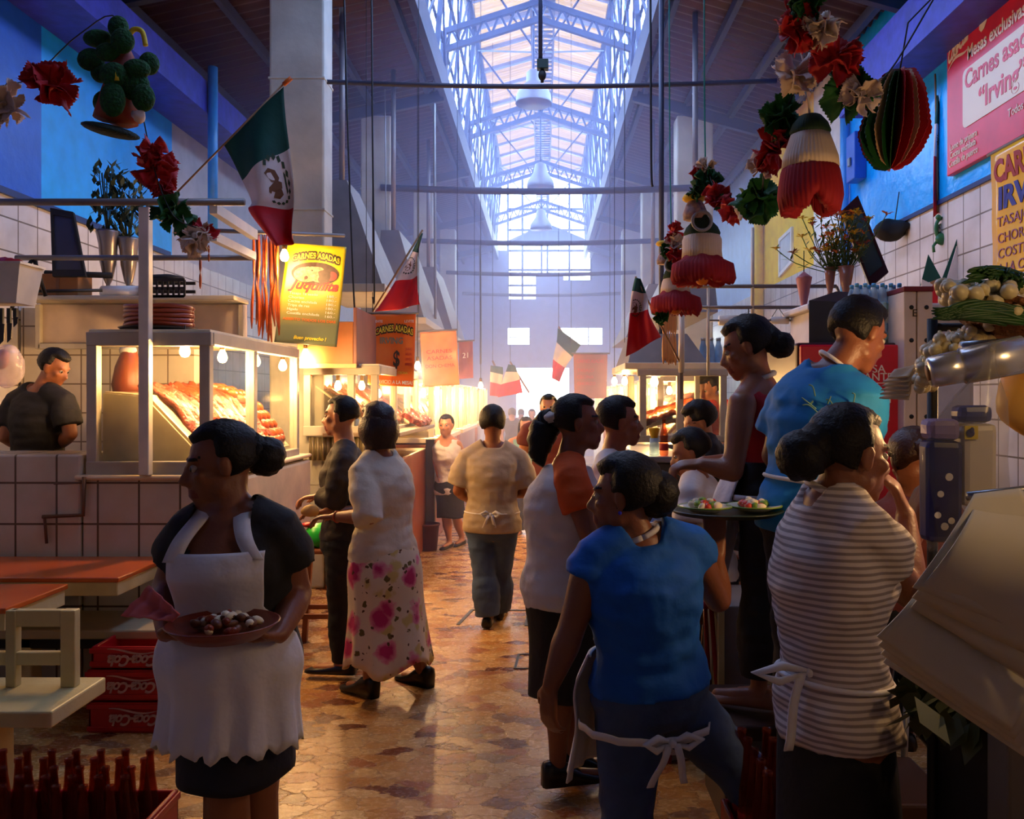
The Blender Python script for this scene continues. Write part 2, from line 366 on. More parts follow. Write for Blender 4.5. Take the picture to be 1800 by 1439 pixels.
# corrugated roof slopes
def corr(a, b, y0, y1, per, amp, n=6):
    """corrugated sheet between the lines through a and b (x, z), ribs running down the slope"""
    a, b = V((a[0], 0, a[1])), V((b[0], 0, b[1])); nr = V((-(b - a).z, 0, (b - a).x)).normalized(); g = G(); N = int((y1 - y0) / per * n)
    return g.sheet(lambda u, v: (a.lerp(b, v)) + V((0, y0 + (y1 - y0) * u, 0)) + nr * (amp * math.sin(2 * PI * (y1 - y0) * u / per)), N, 1, 0, 0)
M_roof = mat('rusty_corrugated_iron', (46, 34, 48), .42, .25, var=.4, vs=1.2, rgb2=(78, 48, 46))
rf = corr((XL - .2, ZT - .06), (CL - .02, ZC + .03), YB, YE + .1, .16, .018); struct(rf, 'roof_left', M_roof, label='left slope of the rusty corrugated roof')
rf = corr((CR + .02, ZC + .03), (XR + .2, ZT - .06), YB, YE + .1, .16, .018); struct(rf, 'roof_right', M_roof, label='right slope of the rusty corrugated roof')
M_iron = mat('dark_blue_grey_iron', (58, 64, 86), .5, .2)
rp = G()
for t in (.08, .36, .64, .92):
    for a, b in (((XL, ZT - .02), (CL, ZC)), ((XR, ZT - .02), (CR, ZC))):
        x, z = a[0] + (b[0] - a[0]) * t, a[1] + (b[1] - a[1]) * t - .09; rp.bar((x, YB, z), (x, YE, z), .06, .1)
for y in BAYS + [3.7, -.1]:
    for a, b in (((XL, ZT), (CL, ZC)), ((XR, ZT), (CR, ZC))): rp.bar((a[0], y, a[1] - .2), (b[0], y, b[1] - .2), .08, .14)
struct(rp, 'trim_4', M_iron, label='iron purlins and rafters under the roof slopes')
struct(G().box((CL - .02, YB, ZC + .02), (CR + .02, YS, ZC + .1), 0).box((CL, YS - .05, ZC), (CR, YS, ZR), 0), 'roof_flat', M_roof, label='closed roof in front of the skylight')
# lantern skylight
def panel_mat():
    m = bpy.data.materials.new('cream_fibreglass'); m.use_nodes = True; n = m.node_tree; n.nodes.clear()
    o = n.nodes.new('ShaderNodeOutputMaterial'); t = n.nodes.new('ShaderNodeBsdfTransparent'); d = n.nodes.new('ShaderNodeBsdfTranslucent'); mx = n.nodes.new('ShaderNodeMixShader'); mx.inputs[0].default_value = .5
    tc = n.nodes.new('ShaderNodeTexCoord'); nz = n.nodes.new('ShaderNodeTexNoise'); nz.inputs['Scale'].default_value = 1.3; nz.inputs['Detail'].default_value = 6
    mp = n.nodes.new('ShaderNodeMapping'); mp.inputs['Scale'].default_value = (.4, 6, .4); n.links.new(tc.outputs['Object'], mp.inputs[0]); n.links.new(mp.outputs[0], nz.inputs['Vector'])
    r = n.nodes.new('ShaderNodeValToRGB'); r.color_ramp.elements[0].position = .3; r.color_ramp.elements[0].color = (*lin((205, 180, 150)), 1); r.color_ramp.elements[1].position = .7; r.color_ramp.elements[1].color = (*lin((255, 236, 205)), 1)
    n.links.new(nz.outputs['Fac'], r.inputs[0]); sc = n.nodes.new('ShaderNodeMixRGB'); sc.blend_type = 'MULTIPLY'; sc.inputs[0].default_value = 1; sc.inputs[2].default_value = (.085, .062, .038, 1)
    n.links.new(r.outputs[0], sc.inputs[1]); n.links.new(sc.outputs[0], t.inputs[0]); sd = n.nodes.new('ShaderNodeMixRGB'); sd.blend_type = 'MULTIPLY'; sd.inputs[0].default_value = 1; sd.inputs[2].default_value = (.18, .13, .078, 1); n.links.new(r.outputs[0], sd.inputs[1]); n.links.new(sd.outputs[0], d.inputs[0])
    n.links.new(t.outputs[0], mx.inputs[1]); n.links.new(d.outputs[0], mx.inputs[2]); n.links.new(mx.outputs[0], o.inputs[0]); return m
M_panel = panel_mat()
struct(corr((EL - .1, ZE - .02), (XM, ZR), YS, YE, .12, .012), 'ceiling_skylight_left', M_panel, label='left slope of cream translucent skylight sheets')
struct(corr((XM, ZR), (ER + .1, ZE - .02), YS, YE, .12, .012), 'ceiling_skylight_right', M_panel, label='right slope of cream translucent skylight sheets')
lt = G()
for x, xe in ((CL, EL), (CR, ER)):
    lt.box((x - .04, YS, ZC - .22), (x + .04, YE, ZC + .12)); lt.bar((xe, YS, ZE - .03), (xe, YE, ZE - .03), .07, .1)
    zm = (ZC + ZE) / 2; xm = (x + xe) / 2; lt.bar((xm, YS, zm), (xm, YE, zm), .04); lt.bar((x, YS, ZC + .5), (x, YE, ZC + .5), .03)
    k = 0; y = YS + .3
    while y < YE:
        lt.bar((x, y, ZC), (xe, y, ZE), .06 if k % 4 == 0 else .035)
        if y + .95 < YE:
            a, b = ((x, y, ZC), (xm, y + .95, zm)) if k % 2 else ((xm, y, zm), (x, y + .95, ZC)); lt.bar(a, b, .028)
            a, b = ((xm, y, zm), (xe, y + .95, ZE)) if k % 2 == 0 else ((xe, y, ZE), (xm, y + .95, zm)); lt.bar(a, b, .028)
        y += .95; k += 1
struct(lt, 'trim_5', M_iron, label='iron lattice sides of the skylight')
lp = G()
y = YS + .3; k = 0
while y < YE:
    w = .1 if k % 2 == 0 else .05
    lp.bar((EL, y, ZE - .05), (XM, y, ZR - .06), w, .06); lp.bar((ER, y, ZE - .05), (XM, y, ZR - .06), w, .06); y += .95; k += 1
lp.bar((XM, YS, ZR - .08), (XM, YE, ZR - .08), .12, .08)
struct(lp, 'trim_6', mat('pale_iron', (150, 150, 165), .5), label='skylight rafters and ridge bar')
# lantern side sheets: weathered translucent blue-grey
M_side = film('blue_grey_side_sheet', (190, 205, 225), .22, .4, (150, 160, 180))
for nm, x, xe in (('window_3', CL, EL), ('window_4', CR, ER)):
    q = -.05 if x < 0 else .05
    struct(corr((x + q, ZC + .1), (xe + q, ZE), YS, YE, .14, .01, 4), nm, M_side, label='translucent side sheet of the skylight, %s side' % ('left' if x < 0 else 'right'))
# trusses across the lantern and tie rods
for i, y in enumerate(BAYS):
    t = G(); z0, z1 = 6.5, 6.85
    for s0, s1 in ((CL, XM), (CR, XM)):
        t.bar((s0, y, z0), (s1, y, z1 + .05), .07); t.bar((s0, y, z0 - .24), (s1, y, z1 - .18), .07)
        for k in range(6):
            u0, u1 = k / 6, (k + .5) / 6; u2 = (k + 1) / 6
            A = lambda u, o: V((s0 + (s1 - s0) * u, y, z0 + o + (z1 - z0 + .06) * u))
            t.bar(A(u0, -.24), A(u1, 0), .03); t.bar(A(u1, 0), A(u2, -.24), .03)
    t.bar((CL, y, ZC), (CL, y, z0), .08); t.bar((CR, y, ZC), (CR, y, z0), .08)
    t.bar((EL, y, ZE - .1), (XM - .05, y + 1.9, 7.0), .022); t.bar((ER, y, ZE - .1), (XM + .05, y + 1.9, 7.0), .022)
    t.bar((EL, y + 3.8, ZE - .1), (XM - .05, y + 1.9, 7.0), .022); t.bar((ER, y + 3.8, ZE - .1), (XM + .05, y + 1.9, 7.0), .022)
    struct(t, 'trim_%d' % (7 + i), M_iron, label='iron lattice truss across the skylight, number %d from the front' % (i + 1))
    g = G(); zt = 4.44
    n = 24; g.tube([(-2.15 + 4.2 * k / n, y, zt - .0 - .05 * math.sin(PI * k / n)) for k in range(n + 1)], .022 if i == 0 else .045, 8)
    struct(g, 'trim_%d' % (13 + i), M_iron, label='iron tie rod across the hall, number %d from the front' % (i + 1))
# cable ladder under the ridge
cl = G()
for x in (-.17, .15): cl.bar((x, YS + .2, 6.95), (x, YE, 6.95), .025, .09)
y = YS + .3
while y < YE: cl.bar((-.17, y, 6.95), (.15, y, 6.95), .05, .02); y += .16
for y in range(3, 24, 2): cl.bar((-.17, y, 6.95), (-.17, y, 7.95), .015); cl.bar((.15, y, 6.95), (.15, y, 7.95), .015)
tag(cl.build('cable_ladder', mat('galvanised_steel', (120, 124, 136), .4, .6)), 'long steel cable ladder hung under the middle of the skylight', 'cable tray', kind='structure')
# columns
def column(name, x0, x1, y, lab, z1=None):
    g = G(); g.bbox((x0, y, 0), (x1, y + .3, z1 or 5.4), .02)
    for z in (.9, 2.1, 3.28, 4.42): g.bbox((x0 - .006, y - .006, z), (x1 + .006, y + .306, z + .02), .004)
    struct(g, name, M_conc, label=lab)
column('column_1', -2.38, -1.9, 7.4, 'tall pale concrete column behind the yellow banner')
column('column_2', -2.42, -2.02, 11.3, 'second concrete column on the left, in haze')
column('column_3', -2.3, -1.95, 15.1, 'third concrete column on the left, deep in haze')
column('column_4', 1.77, 2.25, 11.3, 'pale concrete column on the right behind the paper bells')
column('column_5', 1.75, 2.2, 15.1, 'second concrete column on the right, in haze')
column('column_6', -2.3, -1.95, 18.9, 'fourth concrete column on the left, deep in haze')
column('column_7', 1.75, 2.2, 18.9, 'third concrete column on the right, deep in haze')
def roofz(x):
    if x < CL: return ZT + (ZC - ZT) * (x - XL) / (CL - XL)
    if x > CR: return ZT + (ZC - ZT) * (XR - x) / (XR - CR)
    return ZE + (ZR - ZE) * ((x - EL) / (XM - EL) if x < XM else (ER - x) / (ER - XM))
# smoke in the hall
def smoke():
    a = [(XL + .05, 0.02), (XR - .05, 0.02), (XR - .05, 5.2), (CR, 5.8), (CR, 6.2), (CL, 6.2), (CL, 5.8), (XL + .05, 5.2)]
    g = G(); y0, y1 = 8.0, YE - .05
    n = len(a); g.add([(x, y0, z) for x, z in a] + [(x, y1, z) for x, z in a], [list(range(n)), [n + i for i in range(n)][::-1]] + [(i, n + i, n + (i + 1) % n, (i + 1) % n) for i in range(n)], 0, False)
    m = bpy.data.materials.new('blue_smoke'); m.use_nodes = True; nt = m.node_tree; nt.nodes.clear()
    o = nt.nodes.new('ShaderNodeOutputMaterial'); v = nt.nodes.new('ShaderNodeVolumeScatter'); v.inputs['Color'].default_value = (.50, .58, 1, 1); v.inputs['Density'].default_value = HAZE; v.inputs['Anisotropy'].default_value = .35
    nt.links.new(v.outputs[0], o.inputs['Volume'])
    o = g.build('smoke_haze', m); tag(o, 'blue cooking smoke hanging under the skylight down the hall', 'smoke', kind='stuff'); return o
HAZE = .07
smoke()
# ============================================================ shared materials for things
M_alu = mat('painted_case_frame', (176, 168, 152), .45, .1)
M_glass = film('case_glass', (245, 245, 240), .10, .08, (200, 195, 180))
M_whiteboard = mat('white_board', (228, 214, 180), .35)
M_steel = mat('dull_steel', (150, 150, 150), .35, .8)
M_pipe = mat('grey_pipe', (118, 112, 112), .45, .3)
M_wood = mat('brown_wood', (120, 62, 34), .45, rgb2=(150, 84, 46), vs=9)
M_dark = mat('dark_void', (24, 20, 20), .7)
M_cream = mat('cream_enamel', (214, 198, 140), .45, rgb2=(190, 172, 116), vs=5, bump=.1, bs=60)
M_orange_top = mat('orange_laminate', (196, 92, 36), .22, rgb2=(178, 76, 28), vs=2)
M_red_plastic = mat('crate_red', (176, 18, 26), .35)
M_white_ink = mat('white_ink', (236, 232, 226), .5, var=0)
M_meat = mat('dark_red_beef', (104, 26, 22), .35, rgb2=(168, 88, 72), vs=26, bump=.6, bs=60)
M_meat2 = mat('orange_marinated_meat', (158, 58, 14), .3, rgb2=(104, 30, 10), vs=22, bump=.6, bs=50)
M_saus = mat('chorizo_skin', (142, 54, 20), .3, rgb2=(176, 84, 34), vs=20)
M_bulb = emis('glowing_bulb', (255, 214, 140), 60)
M_brass = mat('brass_socket', (120, 90, 50), .4, .7)
M_green_crepe = mat('green_crepe_paper', (8, 92, 34), .75, rgb2=(4, 62, 24), vs=12)
M_red_crepe = mat('red_crepe_paper', (196, 14, 30), .7, rgb2=(150, 6, 20), vs=12)
M_white_crepe = mat('white_crepe_paper', (222, 204, 190), .75, rgb2=(200, 176, 160), vs=12)
M_black = mat('black_cord', (16, 16, 20), .6, var=0)
BULB_W = 58.0
def light_bulb(p, label, power=None, group='bare bulbs over the stalls', cord=.12):
    p = V(p); r = empty('light_bulb', p, label, 'bulb', group)
    g = G(); g.lathe(p, [(.004, -.05), (.018, -.046), (.029, -.03), (.031, -.012), (.024, .012), (.014, .03), (.012, .04)], 12); g.build('glass_bulb', M_bulb, r)
    g = G(); g.cyl(p + V((0, 0, .035)), p + V((0, 0, .085)), .016, None, 10); g.build('socket', M_brass, r)
    if cord > 2: cord = roofz(p.x) - p.z - .07
    if cord: G().cyl(p + V((0, 0, .08)), p + V((0, 0, .08 + cord)), .004, None, 6).build('cord', M_black, r)
    l = bpy.data.lights.new('bulb_light', 'POINT'); l.energy = power or BULB_W; l.color = (1, .56, .22); l.shadow_soft_size = .03
    o = bpy.data.objects.new('bulb_light', l); COL.objects.link(o); o.parent = r; o.location = (0, 0, -.09)
    return r
def meat_slab(name, pts, wid, m, label, cat='meat', group=None, th=.03, seed=0.):
    """a limp slab of meat lying over a slope: pts = line down the slope, wid = its width along Y"""
    c = catmull(pts, 5)
    g = G(); n = len(c) - 1
    def fn(u, v):
        i = min(n - 1, int(u * n)); q = c[i].lerp(c[i + 1], u * n - i)
        e = noise.noise(V((u * 4 + seed * 3, v * 2, seed))) * .035
        return q + V((.0, (v - .5) * (wid + e * 2), .022 + .012 * math.sin(v * 2 * PI * 2.3 + seed * 5 + u * 3 + 2 * noise.noise(V((u * 3, v * 3, seed)))) + noise.noise(V((u * 11, v * 8, seed * 7))) * .028))
    g.sheet(fn, 22, 20, 0, th); o = g.build(name, m, None, c[0]); return tag(o, label, cat, group)
def sausage_chain(pts, r, label, m=None, group=None, link=.09, name='sausage_string', cat='sausage'):
    g = G(); c = catmull(pts, 6); L = 0; q = [(0, c[0])]
    for a, b in zip(c, c[1:]): L += (b - a).length; q.append((L, b))
    def at(t):
        for (l0, a), (l1, b) in zip(q, q[1:]):
            if t <= l1 or (l1 == L): return a.lerp(b, max(0, min(1, (t - l0) / max(1e-6, l1 - l0))))
    n = max(2, int(L / link)); pr = []; rr = []
    for i in range(n):
        for f, k in ((0.02, .35), (.2, .9), (.5, 1.05), (.8, .9), (.98, .35)): pr.append(at(L * (i + f) / n)); rr.append(r * k)
    g.tube(pr, rr, 8); o = g.build(name, m or M_saus, None, pts[0]); return tag(o, label, cat, group)

# ------------------------------------------------------------ first stall on the left
M_tile_f = tile_mat('counter_tile', (200, 190, 172), (96, 76, 58), .234, 'XZ', .25)
r = empty('market_counter', (-3, 4.85, 0), 'tiled market counter with beige side panel under the first glass meat case', 'counter')
g = G(); g.bbox((-2.62, 4.85, 0), (-1.9, 6.77, 1.19), .012); g.build('tiled_body', M_tile_f, r)
g = G(); g.bbox((-3.98, 4.85, 0), (-2.63, 5.25, 1.33), .012); g.build('raised_tiled_ledge', M_tile_f, r)
g = G(); g.bbox((-1.905, 4.84, 0), (-1.845, 6.78, 1.17), .025); g.bbox((-2.66, 4.83, 1.185), (-1.84, 6.79, 1.215), .012); g.build('side_panel', mat('beige_panel', (206, 188, 158), .4, bump=.05), r)
g = G(); x = (145 - CX) / F * 4.85
g.tube([P(148, 838, 4.83), P(146, 905, 4.83), P(75, 908, 4.83)], .012, 6); g.tube([P(95, 850, 4.83), P(145, 848, 4.83)], .006, 6); g.tube([P(78, 905, 4.83), P(82, 955, 4.83)], .008, 6)
g.build('rusty_conduit', mat('rust_brown', (92, 60, 40), .6), r)
# partition and back wall of the stall
struct(G().box((-3.98, 6.5, 0), (-2.66, 6.6, 2.34), 0), 'wall_partition', tile_mat('partition_tile', (206, 198, 188), (120, 104, 92), .22, 'XZ', .3), label='white tiled partition behind the butcher in black')
r = empty('high_shelf', (-3.1, 6.35, 2.05), 'pale framed shelf board above the butcher in black', 'shelf')
Z = lambda py, d: H - (py - CY) / F * d
X = lambda px, d: (px - CX) / F * d
d = 6.4
g = G(); g.bbox((X(72, d), d - .02, Z(612, d)), (X(432, d), d + .04, Z(534, d)), .01); g.build('back_board', mat('grey_pink_board', (182, 164, 150), .5), r)
g = G(); g.bbox((X(70, d), d - .26, Z(534, d)), (X(434, d), d + .05, Z(526, d)), .008); g.build('shelf_board', M_alu, r)
g = G()
for a in (74, 428): g.bbox((X(a, d) - .02, d - .06, Z(614, d)), (X(a, d) + .02, d - .02, Z(536, d)), .006)
g.bbox((X(74, d), d - .06, Z(614, d)), (X(430, d), d - .02, Z(604, d)), .006); g.build('shelf_frame', M_alu, r)
# glass meat case
def glass_case(r, x0, x1, y0, y1, z0, z1, posts_y, posts_x, fw=.055, lid=True, front=True, fm=None):
    fm = fm or M_alu
    for x in posts_x: G().bbox((x - fw / 2, y0 - fw / 2, z0), (x + fw / 2, y0 + fw / 2, z1), .005).build('post', fm, r)
    for y in posts_y:
        G().bbox((x1 - fw / 2, y - fw / 2, z0), (x1 + fw / 2, y + fw / 2, z1), .005).build('post', fm, r)
    g = G(); g.bbox((x0 - fw / 2, y0 - fw / 2 - .004, z0 - .03), (x1 + fw / 2, y0 + fw / 2, z0 + .055), .005); g.bbox((x1 - fw / 2, y0, z0 - .03), (x1 + fw / 2 + .004, y1, z0 + .03), .005); g.build('bottom_rail', fm, r)
    g = G(); g.bbox((x0 - fw / 2, y0 - fw / 2 - .004, z1 - .05), (x1 + fw / 2, y0 + fw / 2, z1 + .03), .005); g.bbox((x1 - fw / 2, y0, z1 - .04), (x1 + fw / 2 + .004, y1, z1 + .03), .005); g.build('top_rail', fm, r)
    if lid: G().bbox((x0 - .02, y0 - .02, z1 + .02), (x1 + .02, y1, z1 + .045), .004).build('lid', M_whiteboard, r)
    if front:
        q = sorted(posts_x)
        for a, b in zip(q, q[1:]): G().box((a + fw / 2, y0 - .004, z0 + .05), (b - fw / 2, y0 + .002, z1 - .05)).build('front_pane', M_glass, r)
    q = sorted(list(posts_y) + [y0])
    for a, b in zip(q, q[1:]): G().box((x1 - .003, a + fw / 2, z0 + .03), (x1 + .003, b - fw / 2, z1 - .04)).build('side_pane', M_glass, r)
r = empty('meat_display_case', (-2.25, 4.9, 1.22), 'pale framed glass meat case with lit bulbs on the tiled counter', 'display case')
glass_case(r, -2.58, -1.925, 4.9, 6.62, 1.235, 2.0, [5.63, 6.6], [-2.58, -1.935], .06)
g = G(); g.poly([(-2.56, 4.96, 1.25), (-1.98, 4.96, 1.25), (-1.98, 4.96, 1.30), (-2.32, 4.96, 1.66), (-2.56, 4.96, 1.68)], .02, (0, 1, 0))
g.poly([(-2.32, 4.98, 1.66), (-2.32, 6.55, 1.66), (-1.96, 6.55, 1.28), (-1.96, 4.98, 1.28)], .015, (.7, 0, .7)); g.poly([(-2.56, 4.98, 1.675), (-2.56, 6.55, 1.675), (-2.32, 6.55, 1.655), (-2.32, 4.98, 1.655)], .015, (0, 0, 1)); g.build('sloping_tray', M_whiteboard, r)
dn = [(-2.42, 0, 1.70), (-2.25, 0, 1.62), (-2.1, 0, 1.46), (-1.99, 0, 1.33)]
sl = lambda y, o=0: [(a + o, y, b + o * .3) for a, _, b in dn]
meat_slab('meat_slab', sl(5.22), .26, M_meat, 'dark red thin beef slab nearest the front of the first glass case', group='meat on the first tray', seed=.3)
meat_slab('meat_slab', sl(5.42, -.02), .2, M_meat, 'streaky red beef slab second from the front of the first glass case', group='meat on the first tray', seed=1.7)
meat_slab('meat_slab', sl(5.62), .22, M_meat2, 'orange marinated meat slab behind the red beef in the first case', group='meat on the first tray', seed=2.9, th=.045)
meat_slab('meat_slab', sl(5.86), .26, M_meat2, 'broad orange marinated slab behind the middle post of the first case', group='meat on the first tray', seed=4.1, th=.05)
meat_slab('meat_slab', sl(6.13), .26, M_meat2, 'orange marinated slab near the far end of the first case', group='meat on the first tray', seed=5.3, th=.05)
for i, y in enumerate((6.28, 6.38, 6.47)):
    sausage_chain([(-2.36, y - .3, 1.74), (-2.2, y - .1, 1.66), (-2.05, y, 1.46), (-1.985, y + .03, 1.36)], .028, ['plump brown sausage string over the orange slabs in the first case', 'brown sausage string along the far edge of the first tray', 'last brown sausage string by the end post of the first case'][i], group='sausages on the first tray', link=.075)
sausage_chain([(-1.99, 6.0, 1.36), (-1.985, 6.2, 1.345), (-1.985, 6.4, 1.345), (-1.99, 6.5, 1.35)], .035, 'row of plump brown links at the low corner of the first tray', link=.08)
g = G(); p = P(225, 655, 5.75); g.lathe(p + V((0, 0, -.2)), [(.03, -.02), (.085, .03), (.1, .12), (.085, .24), (.05, .34), (.03, .38)], 14, 0); g.jit(.012, 9)
o = g.build('hanging_ham', mat('cured_ham', (120, 50, 32), .4, rgb2=(140, 70, 40)), None, p); tag(o, 'dark red ham hung by a white string inside the first case', 'ham')
g = G(); g.tube([p + V((0, 0, .165)), p + V((0.0, 0, .29))], .03, 8, 0); g.lathe(p + V((0, 0, .13)), [(.05, 0), (.056, .02), (.05, .04)], 12, 0); g.build('string', mat('white_string', (230, 225, 215), .7), o)
for i, (px, py, dd) in enumerate([(325, 613, 5.05), (391, 624, 5.5), (450, 632, 6.0), (497, 640, 6.4)]):
    light_bulb(P(px, py, dd), ['glowing bare bulb behind the front pane of the first case', 'glowing bare bulb beside the corner post of the first case', 'glowing bare bulb by the middle post of the first case', 'glowing bare bulb at the far end of the first case'][i], cord=.06, power=40)
# awning frame of pipes over the stall
r = empty('awning_frame', (-2.28, 4.8, 1.2), 'white post and grey pipe awning frame over the first stall', 'frame')
G().bbox((X(247, 4.82), 4.79, Z(835, 4.82)), (X(265, 4.82), 4.85, Z(365, 4.82)), .006).build('post', mat('white_post', (214, 206, 190), .45), r)
G().tube([P(-260, 355, 4.8), P(430, 355, 4.8)], .02, 10).build('front_pipe', M_pipe, r)
G().tube([P(28, 453, 5.6), P(442, 453, 5.6)], .018, 10).build('back_pipe', M_pipe, r)
g = G(); g.bar(P(375, 366, 4.86), P(447, 413, 5.6), .045, .06); g.build('upper_beam', MATS['white_post'], r)
g = G(); g.bar(P(375, 416, 4.95), P(445, 450, 5.6), .04, .05); g.build('lower_beam', MATS['white_post'], r)
g = G(); g.tube([P(375, 405, 5.6), P(605, 414, 6.4)], .014, 8); g.tube([P(262, 366, 4.84), P(285, 385, 5.2)], .02, 8); g.build('banner_rod', M_pipe, r)
g = G(); g.tube([P(58, 455, 5.6), P(40, 480, 5.6), P(20, 545, 5.6)], .012, 6); g.tube([P(60, 455, 5.6), P(80, 520, 5.7)], .014, 6); g.tube([P(55, 512, 5.7), P(180, 510, 5.9)], .012, 6); g.build('black_bracket', M_black, r)
# things on the shelf
def urn(px, py0, py1, d, w, label):
    h = (py1 - py0) / F * d; p = P(px, py1, d); k = w / 2 / F * d; r = empty('silver_urn', p, label, 'vase', 'silver urns on the high shelf')
    G().lathe(p, [(k * .55, 0), (k * .6, h * .04), (k * .2, h * .12), (k * .18, h * .22), (k * .4, h * .3), (k * .72, h * .55), (k * .82, h * .8), (k * 1.05, h * .97), (k * 1.0, h), (k * .8, h * .96), (k * .6, h * .6)], 18).build('bowl', mat('tarnished_silver', (150, 138, 130), .3, .7), r)
    g = G(); rnd = random.Random(int(px))
    for i in range(150):
        a = rnd.uniform(0, 2 * PI); q = rnd.uniform(0, 1) ** .5; z = rnd.uniform(0, 1); c = p + V((math.cos(a) * q * k * 1.7, math.sin(a) * q * k * 1.3, h + z * h * .95))
        x, y, n = frame((rnd.uniform(-1, 1), rnd.uniform(-1, 1), rnd.uniform(.2, 1))); s = .035
        g.add([c - x * s * .5, c + y * s * 1.3, c + x * s * .5, c - y * s], [(0, 1, 2, 3)], 0, False)
    for i in range(8): g.tube([p + V((0, 0, h * .8)), p + V((rnd.uniform(-1, 1) * k, rnd.uniform(-1, 1) * k, h * 1.8))], .004, 5)
    g.build('dark_foliage', mat('dark_green_leaf', (22, 44, 26), .6), r)
urn(190, 405, 527, 6.3, 38, 'taller silver urn of dark foliage on the high shelf')
urn(226, 418, 527, 6.35, 36, 'shorter silver urn of dark foliage beside the taller urn')
g = G(); g.cyl(P(180, 513, 6.2), P(246, 513, 6.2), .045, None, 18); g.cyl(P(176, 513, 6.2), P(250, 513, 6.2), .014, None, 8); o = g.build('paper_roll', mat('white_paper', (232, 226, 216), .6), None, P(180, 524, 6.2)); tag(o, 'white paper roll lying on the high shelf', 'paper roll')
r = empty('black_crate', P(300, 526, 6.25), 'black slatted crate at the end of the high shelf', 'crate')
g = G(); a, b = P(262, 526, 6.28), P(338, 496, 6.28)
for z in (a.z + .005, (a.z + b.z) / 2, b.z): g.bbox((a.x, 6.14, z - .012), (b.x, 6.155, z + .012), .002); g.bbox((a.x, 6.33, z - .012), (b.x, 6.345, z + .012), .002)
g.build('rails', mat('black_plastic', (26, 22, 22), .5), r)
for i in range(9): x = a.x + (b.x - a.x) * i / 8; G().bbox((x - .008, 6.14, a.z), (x + .008, 6.15, b.z), .002).build('slat', MATS['black_plastic'], r)
G().box((a.x, 6.14, a.z), (b.x, 6.345, a.z + .01)).build('base', MATS['black_plastic'], r)
g = G(); g.ell((0, 0, 0), (.14, .08, .035), None, 14, 8).jit(.012, 12); g.v = [v + P(290, 490, 6.24) for v in g.v]; tag(g.build('black_cloth', mat('black_cloth', (20, 18, 20), .8), None, P(290, 496, 6.24)), 'crumpled black cloth heaped on the black crate', 'cloth')
g = G(); g.bbox(P(80, 526, 6.3) - V((0, .1, 0)), P(150, 484, 6.3) + V((0, .1, 0)), .006); o = g.build('cardboard_box', mat('cardboard', (138, 92, 50), .7), None, P(115, 526, 6.3)); tag(o, 'brown cardboard box on the left end of the high shelf', 'box')
g = G(); g.box(P(112, 484, 6.3) - V((0, .103, 0)), P(118, 526, 6.3) + V((0, -.1, 0)), 0); g.build('tape', mat('brown_tape', (110, 70, 36), .3), o)
g = G(); g.cyl(P(80, 480, 6.25), P(196, 484, 6.25), .022, None, 10); o = g.build('black_cloth_roll', MATS['black_cloth'], None, P(140, 486, 6.25)); tag(o, 'rolled black cloth lying across the cardboard box', 'cloth')
def framed(name, c4, fm, pm, label, cat='picture', th=.03, bw=.12, group=None):
    c4 = [V(c) for c in c4]; n = (c4[1] - c4[0]).cross(c4[3] - c4[0]).normalized(); cc = sum(c4, V((0, 0, 0))) / 4; inn = [c.lerp(cc, bw * 1.6) for c in c4]
    r = empty(name, (c4[2] + c4[3]) / 2, label, cat, group); g = G()
    for i in range(4):
        j = (i + 1) % 4; g.poly([c4[i], c4[j], inn[j], inn[i]], th, n)
    g.build('frame', fm, r); G().poly([p + n * th * .3 for p in inn], th * .3, n).build('picture_sheet', pm, r); return r
framed('framed_picture', [P(88, 365, 6.2), P(128, 372, 6.2), P(150, 485, 6.1), P(92, 485, 6.1)], M_dark, mat('dark_print', (64, 60, 66), .3), 'dark framed picture leaning behind the urns on the high shelf')
g = G()
p = P(280, 577, 5.2)
M_coil = mat('red_brown_sausage', (150, 62, 34), .3)
for k in range(5):
    g.tube([p + V(((.195 - .004 * (k % 2)) * math.cos(a), (.15) * math.sin(a), .02 + .026 * k + .004 * math.sin(a * 3 + k))) for a in [2 * PI * i / 32 for i in range(33)]], .014, 8)
    g.tube([p + V(((.16) * math.cos(a), (.115) * math.sin(a), .02 + .026 * k)) for a in [2 * PI * i / 32 for i in range(33)]], .014, 8)
o = g.build('sausage_coil', M_coil, None, p); tag(o, 'coiled red brown sausage stacked on the lid of the first case', 'sausage')
g = G(); g.lathe(p + V((0, 0, -.012)), [(.215, 0), (.23, .012), (.225, .014), (.2, .008)], 26); tag(g.build('dark_tray', mat('dark_tin', (54, 44, 40), .4, .5), None, p), 'dark round tray under the coiled sausage', 'tray')
# hanging tub, knives, plastic bag on the far left
d = 4.3; r = empty('white_tub', P(20, 535, d), 'white tub of red chillies hanging at the left edge', 'tub')
g = G(); c = P(14, 535, d); hh = .19
g.loft([[c + V((sx * w, sy * e, z)) for sx, sy in ((-1, -1), (1, -1), (1, 1), (-1, 1))] for w, e, z in ((.09, .08, 0), (.12, .1, hh), (.128, .108, hh), (.128, .108, hh + .012), (.112, .092, hh + .012), (.085, .075, .01))], 0, True, False); g.build('tub', mat('white_plastic', (214, 206, 190), .4), r)
tag(G().sheet(lambda u, v: c + V(((u - .5) * .22, (v - .5) * .18, hh + .0 + .04 * math.sin(PI * u) * math.sin(PI * v) + .012 * noise.noise(V((u * 12, v * 12, 0))))), 18, 14, 0, .01).build('red_chillies', mat('chilli_red', (190, 30, 24), .35), None, c), 'heap of red chillies in the hanging white tub', 'chillies', kind='stuff')
